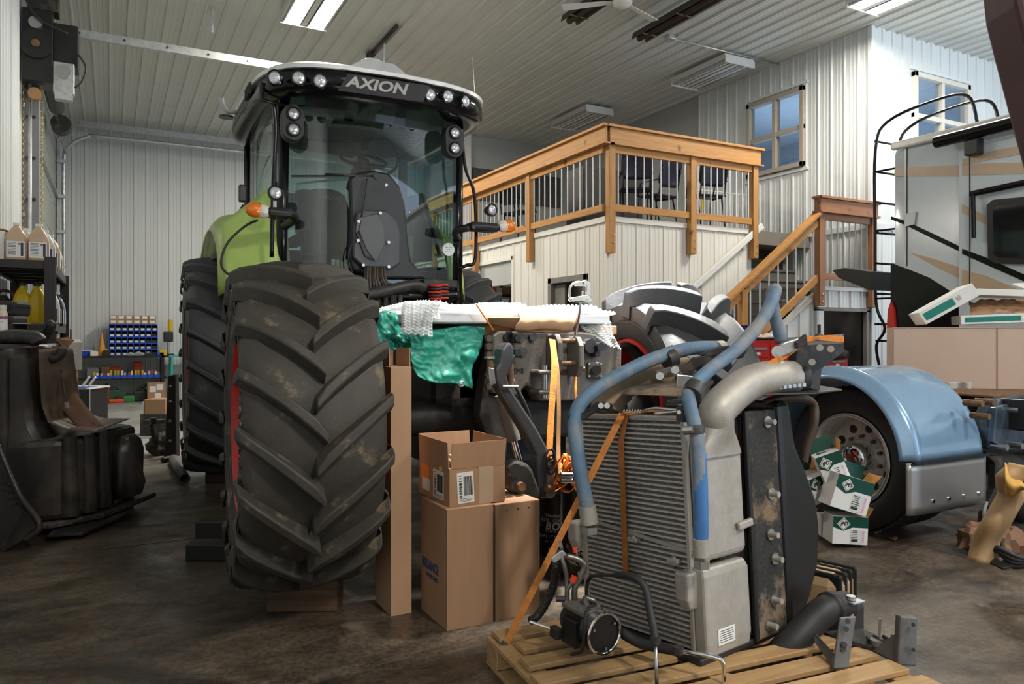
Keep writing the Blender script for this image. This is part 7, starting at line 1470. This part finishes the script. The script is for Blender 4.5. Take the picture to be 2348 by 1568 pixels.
slab([P(270, 1180, 5.62), P(250, 1090, 5.62), P(262, 1035, 5.62), P(290, 1015, 5.62), P(308, 1000, 5.75), P(306, 1060, 5.75)], .012, 'end_flange', SHM_, bs)
for u, v in ((250, 1062), (250, 1094), (290, 1005), (264, 1150)): q = P(u, v, 5.55); MB().cyl(q, q+cw(.01, -.01), .012, n=8).build('rusty_screw', RUST, bs)
plan(.06, .10, [(-3.48, 4.9), (-3.1, 5.0), (-2.9, 5.3), (-2.86, 6.0), (-4.0, 6.05)], 'bottom_edge', DBLK, .01)
BSH = mat('dusty_brown_sheet', (.085, .062, .047), .5, .2, var=.25, dirt=(.20, .15, .10), dsc=2.5, dlo=.45, dhi=.7)
def sheetf(u, v):
    pts = [(88, 800), (92, 870), (96, 930), (110, 968), (150, 985), (215, 990)]; k = u*(len(pts)-1); i = min(int(k), len(pts)-2); f = k-i
    q = (pts[i][0]+(pts[i+1][0]-pts[i][0])*f, pts[i][1]+(pts[i+1][1]-pts[i][1])*f); base = P(q[0], q[1], 5.0+.15*u)
    w_ = .22+.6*u
    return base+cw(.10*v*(1-u)-.17*v*u, w_*v, 0)
MB().grid(sheetf, 40, 8).build('curved_sheet', BSH, bs, smooth=True, sol=.006)['label'] = 'dusty brown curved metal sheet'
MB().grid(lambda u, v: P(88+35*v+(u*u)*95, 795+190*u, 5.3)+cw(0, .12*v, 0)+V(0, 0, .02*noise.noise(V(u*9, v*3, 0))), 24, 4).build('torn_edge', mat('rust_torn_edge', (.10, .05, .03), .8, var=.5, sc=10), bs, smooth=30, sol=.012)
MB().tube(smoothpath([P(140, 850, 5.15), P(148, 900, 5.1), P(152, 925, 5.1)], 4), .006, 6).build('wire', MBLK, bs, smooth=True); MB().cyl(P(152, 922, 5.1), P(154, 935, 5.1), .015, n=8).build('wire_plug', mat('dirty_plug', (.2, .16, .12), .7), bs)
MB().tube(smoothpath([P(112, 815, 5.1), P(125, 822, 5.1), P(140, 812, 5.1), P(142, 798, 5.1)], 4), .03, 8).build('bent_tube', DBLK, bs, smooth=True)
MB().tube(smoothpath([P(0, 775, 5.1), P(30, 772, 5.1), P(80, 775, 5.1), P(92, 785, 5.1)], 4), .05, 8).build('top_tube', DBLK, bs, smooth=True)
t = thing('steel_plate', 'rusty flat steel plate lying on the floor under the black shroud', 'plate', G(240, 1215)); slab([G(110, 1232, .03), G(190, 1228, .03), G(308, 1172, .03), G(302, 1160, .03), G(150, 1190, .03)], .02, 'plate', DBLK, t)
t = thing('bent_guard', 'bent black guard with tread plate at the lower left corner of the floor', 'guard', G(40, 1255))
slab([P(-8, 1000, 4.75), P(10, 1060, 4.75), P(60, 1170, 4.75), P(90, 1205, 4.7), P(60, 1235, 4.7), P(10, 1268, 4.7), P(-8, 1290, 4.7)], .03, 'guard_plate', SHM_, t, .01); MB().tube(smoothpath([P(-5, 1020, 4.7), P(12, 1062, 4.7), P(48, 1140, 4.68), P(92, 1204, 4.65), P(58, 1238, 4.65)], 5), .018, 8).build('guard_edge', SHM_, t, smooth=True)
b = MB(); [b.box((0, 0, 0), (.05, .012, .02), AX(P(-10+14*(k % 4), 1110+16*(k//4), 4.72), cw(1, 0), (0, 0, 1)) @ Matrix.Rotation(.4*(1 if k % 2 else -1), 4, 'Z')) for k in range(16)]; o = b.build('tread_pattern', SHM_, t); o['kind'] = 'stuff'
# black storage box with white lid frame behind
t = thing('storage_bin', 'black box with white-edged frame and blue lid behind the black shroud', 'bin', G(195, 975)); g0 = cw(-6.35, 10.9)
MB().box((0, 0, .30), (.62, .5, .6), FR(g0, -TH)).build('body', BLK, t, bev=.01); MB().box((0, 0, .61), (.66, .54, .02), FR(g0, -TH)).build('frame_top', LABELW, t); MB().box((.325, -.26, .3), (.012, .012, .6), FR(g0, -TH)).build('frame_edge', GALV, t); MB().box((.1, -.12, .585), (.36, .3, .02), FR(g0+V(0, 0, .03), -TH)).build('blue_lid', BLUEB, t, bev=.004)
MB().box((.2, -.252, .2), (.1, .002, .16), FR(g0, -TH)).build('label', mat('label_grey', (.68, .69, .68), .5, var=0), t)
for k in range(2): MB().beam(P(190+k*14, 885, 10.5), P(205+k*14, 864, 10.5), .03, .02).build('lid_strut', LABELW, t)
t = thing('stand_jack', 'black stand with bolts and a crank resting beside the rear tyre', 'jack stand', G(380, 1050)); 
slab([P(384, 862, 8.3), P(402, 858, 8.3), P(404, 1048, 8.3), P(374, 1050, 8.3), P(378, 1010, 8.3)], .10, 'upright', MBLK, t, .01)
for v in (885, 920, 965, 1010): q = P(390, v, 8.25); MB().cyl(q, q+cw(0, -.02), .015, n=8).build('bolt', STEEL, t)
MB().beam(P(338, 966, 8.5), P(380, 966, 8.4), .12, .04).build('crank_arm', DBLK, t); MB().beam(P(350, 968, 8.45), P(356, 1015, 8.45), .06, .04).build('crank_leg', DBLK, t); MB().cyl(P(352, 958, 8.4), P(352, 972, 8.4), .04, n=12).build('crank_boss', DBLK, t)
g = G(366, 1042); crumple('rag_bundle', 'dark grey bundled rag on the floor left of the rear tyre', 'rag', V(g.x, g.y, .10), .13, mat('dark_rag', (.05, .045, .04), .9), 12, (1, 1, 1.1))
t = thing('floor_pipe', 'grey steel pipe on the floor beside the rear tyre', 'pipe', G(412, 1090)); MB().tube([G(398, 1052, .05), G(424, 1098, .05)], .045, 14, cap=False).build('pipe', mat('grey_pipe', (.12, .12, .12), .5), t, smooth=True, sol=.006); MB().tube(smoothpath([G(372, 1055, .03), G(392, 1050, .04), G(402, 1056, .04)], 4), .03, 8).build('elbow', DBLK, t, smooth=True)
# ================================================================ far bench with bins
YB = 17.2
bn = thing('workbench', 'long black steel workbench against the far ribbed wall', 'workbench', (.3, YB, 0)); BZ, B2 = .96, .50
MB().bb((-.78, YB, BZ-.04), (1.05, YB+.62, BZ)).build('top', BLK, bn, bev=.005); MB().bb((-.70, YB+.05, B2-.03), (1.04, YB+.6, B2)).build('lower_shelf', BLK, bn)
for x in (-.74, .95): MB().bb((x-.03, YB, 0), (x+.03, YB+.05, BZ)).build('leg', BLK, bn); MB().bb((x-.03, YB+.55, 0), (x+.03, YB+.6, BZ)).build('leg', BLK, bn)
tt = thing('teal_table', 'small teal topped table at the right end of the workbench', 'table', (1.3, YB, 0)); TEAL = mat('teal_paint', (.04, .42, .40), .4)
MB().bb((1.06, YB-.1, BZ-.03), (1.6, YB+.5, BZ)).build('top', TEAL, tt, bev=.005)
for x in (1.12, 1.55):
    for y in (YB-.07, YB+.45): MB().bb((x-.02, y-.02, 0), (x+.02, y+.02, BZ-.03)).build('leg', TEAL, tt)
cb = thing('parts_bin_cabinet', 'blue steel small-parts cabinet with rows of black bins on the workbench', 'parts cabinet', (.4, YB+.3, BZ))
x0, x1, z0, z1 = onY(250, 780, YB+.15).x, onY(361, 780, YB+.15).x, BZ, BZ+.64
NB, NR = 8, 5
MB().bb((x0, YB+.44, z0), (x1, YB+.46, z1)).build('back_panel', BLUEB, cb)
for i in range(NB+1): x = x0+(x1-x0)*i/NB; MB().bb((x-.006, YB+.15, z0), (x+.006, YB+.45, z1)).build('divider', BLUEB, cb)
for j in range(NR+1): z = z0+(z1-z0)*j/NR; MB().bb((x0, YB+.145, z-.010), (x1, YB+.45, z+.010)).build('shelf', BLUEB, cb)
rn = random.Random(4)
for i in range(NB):
    for j in range(NR):
        xa = x0+(x1-x0)*i/NB+.012; xb = x0+(x1-x0)*(i+1)/NB-.012; za = z0+(z1-z0)*j/NR+.012
        bo = MB().bb((xa, YB+.17, za), (xb, YB+.42, za+.055)).build('bin', INK, cb)
        if i < 6 or rn.random() < .3: MB().bb((xa+.012, YB+.158, za+.004), (xb-.006, YB+.168, za+.042)).build('bin_label', LABELW, bo)
for k in range(6):
    for j in range(2):
        xa = x0+.01+k*.145; t = thing('small_carton', 'small brown and white carton on the blue parts cabinet, %s row, %s from left' % (('lower', 'upper')[j], ('first', 'second', 'third', 'fourth', 'fifth', 'sixth')[k]), 'box', (xa, YB+.2, z1), 0, 'small cartons on the parts cabinet')
        MB().bb((xa, YB+.18, z1+.012+j*.095), (xa+.135, YB+.40, z1+.10+j*.095)).build('body', CARD, t, bev=.002); MB().bb((xa+.02, YB+.178, z1+.03+j*.095), (xa+.115, YB+.18, z1+.085+j*.095)).build('label', LABELW, t)
def onb(u, z, y=YB+.2): q = onY(u, 800, y); return V(q.x, y, z)
q = onb(234, BZ); cn = thing('traffic_cone', 'orange pointed cone standing on the workbench left of the blue cabinet', 'cone', q); MB().lathe([(0, 0), (.09, 0), (.092, .01), (.05, .22), (.02, .38), (.008, .47), (0, .475)], FR(q), 20).build('cone_body', mat('orange_cone', (.75, .33, .03), .5), cn, smooth=40); MB().lathe([(.10, 0), (.10, .012), (.088, .014)], FR(q), 20).build('base_ring', mat('orange_cone', (.75, .33, .03), .5), cn, smooth=40)
q = onb(200, BZ); t = thing('blue_tote', 'blue plastic bin of white parts on the left of the workbench', 'bin', q); MB().loft([[q+V(a*s_, b_*s_, z) for a, b_ in ((-.11, -.1), (.11, -.1), (.11, .1), (-.11, .1))] for z, s_ in ((0, .85), (.11, 1), (.11, .92), (.02, .8))]).build('tote_body', BLUEB, t)
for k in range(5): MB().sphere(q+V(-.08+.04*k, -.02, .10), .03, 8).build('white_part', LABELW, t, smooth=True)
q = onb(165, BZ); t = thing('grinder', 'black bench grinder with an upright red-tipped rod at the left end of the workbench', 'grinder', q); MB().lathe([(0, 0), (.12, 0), (.14, .1), (.1, .2), (.04, .28), (0, .28)], FR(q), 14).build('body', MBLK, t, smooth=40); MB().cyl(q+V(-.02, 0, .2), q+V(-.02, 0, .5), .015, n=8).build('rod', INK, t); MB().cyl(q+V(-.02, 0, .5), q+V(-.02, 0, .54), .018, n=8).build('rod_tip', RI, t)
q = onb(387, BZ); t = thing('drill_press', 'black drill press with a yellow column cap at the right end of the workbench', 'drill press', q); MB().bb(q-V(.09, .1, 0), q+V(.1, .1, .03)).build('base', MBLK, t); MB().cyl(q, q+V(0, 0, .5), .03, n=10).build('column', STEEL, t); MB().bb(q+V(-.1, -.12, .28), q+V(.08, .1, .5)).build('head', MBLK, t, bev=.02); MB().cyl(q+V(.03, 0, .5), q+V(.03, 0, .75), .05, n=12).build('yellow_cap', YEL, t)
for k, (u, m, h, lb) in enumerate(((216, LABELW, .1, 'clear tub of fittings'), (245, MBLK, .12, 'small black pump'), (300, STEEL, .05, 'silver flat bar'), (318, STEEL, .07, 'silver cylinder'), (340, MBLK, .06, 'black hose coil'), (368, BLUEB, .07, 'blue tray'), (374, YEL, .11, 'yellow can'))):
    q = onb(u, BZ, YB+.05); t = thing('bench_item', lb+' on the workbench', 'bench item', q); MB().bb(q-V(.07, .05, 0), q+V(.07, .05, h)).build('body', m, t, bev=.01); MB().bb(q+V(-.03, -.03, h), q+V(.03, .03, h+.02)).build('top', GALV, t)
# row of blue trays with small goods on the lower shelf
cols = [YEL, LABELW, mat('pale_pack', (.5, .5, .52), .6), RI, LABELW, YEL, mat('green_pack', (.2, .5, .1), .5)]
wd_ = ('green-topped', 'brown', 'pale', 'grey', 'white', 'yellow-topped', 'white and yellow', 'pale blue', 'yellow', 'white bag', 'pale carton', 'yellow bottle', 'white bottle', 'silver')
for k in range(10):
    x = onb(205, 0).x+.115+k*.125; t = thing('blue_tray', 'blue open tray of %s goods on the lower bench shelf, %s from the left' % (wd_[k].split()[0], ('first', 'second', 'third', 'fourth', 'fifth', 'sixth', 'seventh', 'eighth', 'ninth', 'tenth', 'eleventh')[k]), 'tray', (x, YB+.15, B2), 0, 'blue trays on the lower bench shelf')
    MB().bb((x-.058, YB+.06, B2), (x+.058, YB+.30, B2+.012)).build('tray_floor', BLUEB, t); MB().bb((x-.058, YB+.055, B2), (x+.058, YB+.065, B2+.06)).build('tray_front', BLUEB, t)
    for s_ in (-1, 1): MB().bb((x+s_*.056-.003, YB+.06, B2), (x+s_*.056+.003, YB+.3, B2+.07)).build('tray_side', BLUEB, t)
    for j in range(2): h = rn.uniform(.09, .17); MB().bb((x-.045+j*.05, YB+.1+.05*j, B2+.012), (x-.005+j*.05, YB+.16+.05*j, B2+h)).build('small_pack', cols[(k*2+j) % 7], t, bev=.004)
for u, w, h, m, lb in ((213, .22, .12, mat('grey_stack', (.35, .35, .36), .6), 'stack of grey papers'), (242, .16, .16, CARDD, 'small brown carton'), (266, .2, .13, RI, 'red box'), (316, .16, .24, RED, 'red folded bag')):
    q = onb(u, B2, YB+.40); t = thing('shelf_item', lb+' at the back of the lower bench shelf', 'shelf item', q); MB().bb(q-V(w/2, .08, 0), q+V(w/2, .08, h+.08)).build('body', m, t, bev=.015); MB().bb(q+V(-w/3, -.06, h+.08), q+V(w/3, .06, h+.10)).build('top', m, t)
for u, w, h, m, lb in ((244, .10, .34, RED, 'red tool standing'), (262, .26, .26, mat('dark_green', (.02, .09, .05), .6), 'dark green bag'), (270, .34, .08, mat('orange_red', (.7, .08, .02), .5), 'orange-red flat case'), (295, .22, .14, mat('mid_green', (.03, .22, .06), .5), 'green case'), (325, .34, .22, MBLK, 'black hose bundle')):
    q = onb(u, 0, YB+.1+.0006*u*(h > .2)); t = thing('floor_item', lb+' on the floor under the workbench', 'floor item', q); MB().bb(q-V(w/2, .12, 0), q+V(w/2, .12, h)).build('body', m, t, bev=.03); MB().tube(smoothpath([q+V(-w/4, 0, h), q+V(0, 0, h+.05), q+V(w/4, 0, h)], 4), .01, 6).build('handle', MBLK, t, smooth=True)
t = thing('loose_hose', 'black hose arching over the bundle under the workbench', 'hose', onb(340, .1)); MB().tube(smoothpath([onb(300, .05), onb(322, .28), onb(350, .36), onb(370, .25), onb(378, .05)], 6), .025, 8).build('hose', MBLK, t, smooth=True)
q = onb(358, 0, YB+.1); t = thing('parcel_box', 'brown carton with white labels on the floor under the bench', 'box', q); MB().bb(q-V(.17, .12, 0), q+V(.17, .12, .40)).build('body', CARD, t, bev=.004)
for dx, dz in ((-.07, .2), (.06, .24), (.03, .06)): MB().bb(q+V(dx-.06, -.125, dz), q+V(dx+.06, -.12, dz+.12)).build('label', LABELW, t)
g = G(362, 962, .0); t = thing('parcel_box', 'opened brown carton with clear plastic near the rear tyre', 'box', g); g = cw(-7.0, 14.0)
qq = P(366, 955, 10.3); MB().box((0, 0, .17), (.28, .28, .26), FR((qq.x, qq.y, qq.z-.05), -TH)).build('body', CARD, t, bev=.004); MB().box((-.16, 0, .16), (.02, .27, .22), FR((qq.x, qq.y, qq.z-.05), -TH)).build('plastic_flap', MILK, t)
MB().box((0, 0, (qq.z-.0)/2), (.4, .3, qq.z+.1), FR((qq.x, qq.y, 0), -TH)).build('carton_lower', DBLK, t, bev=.01)
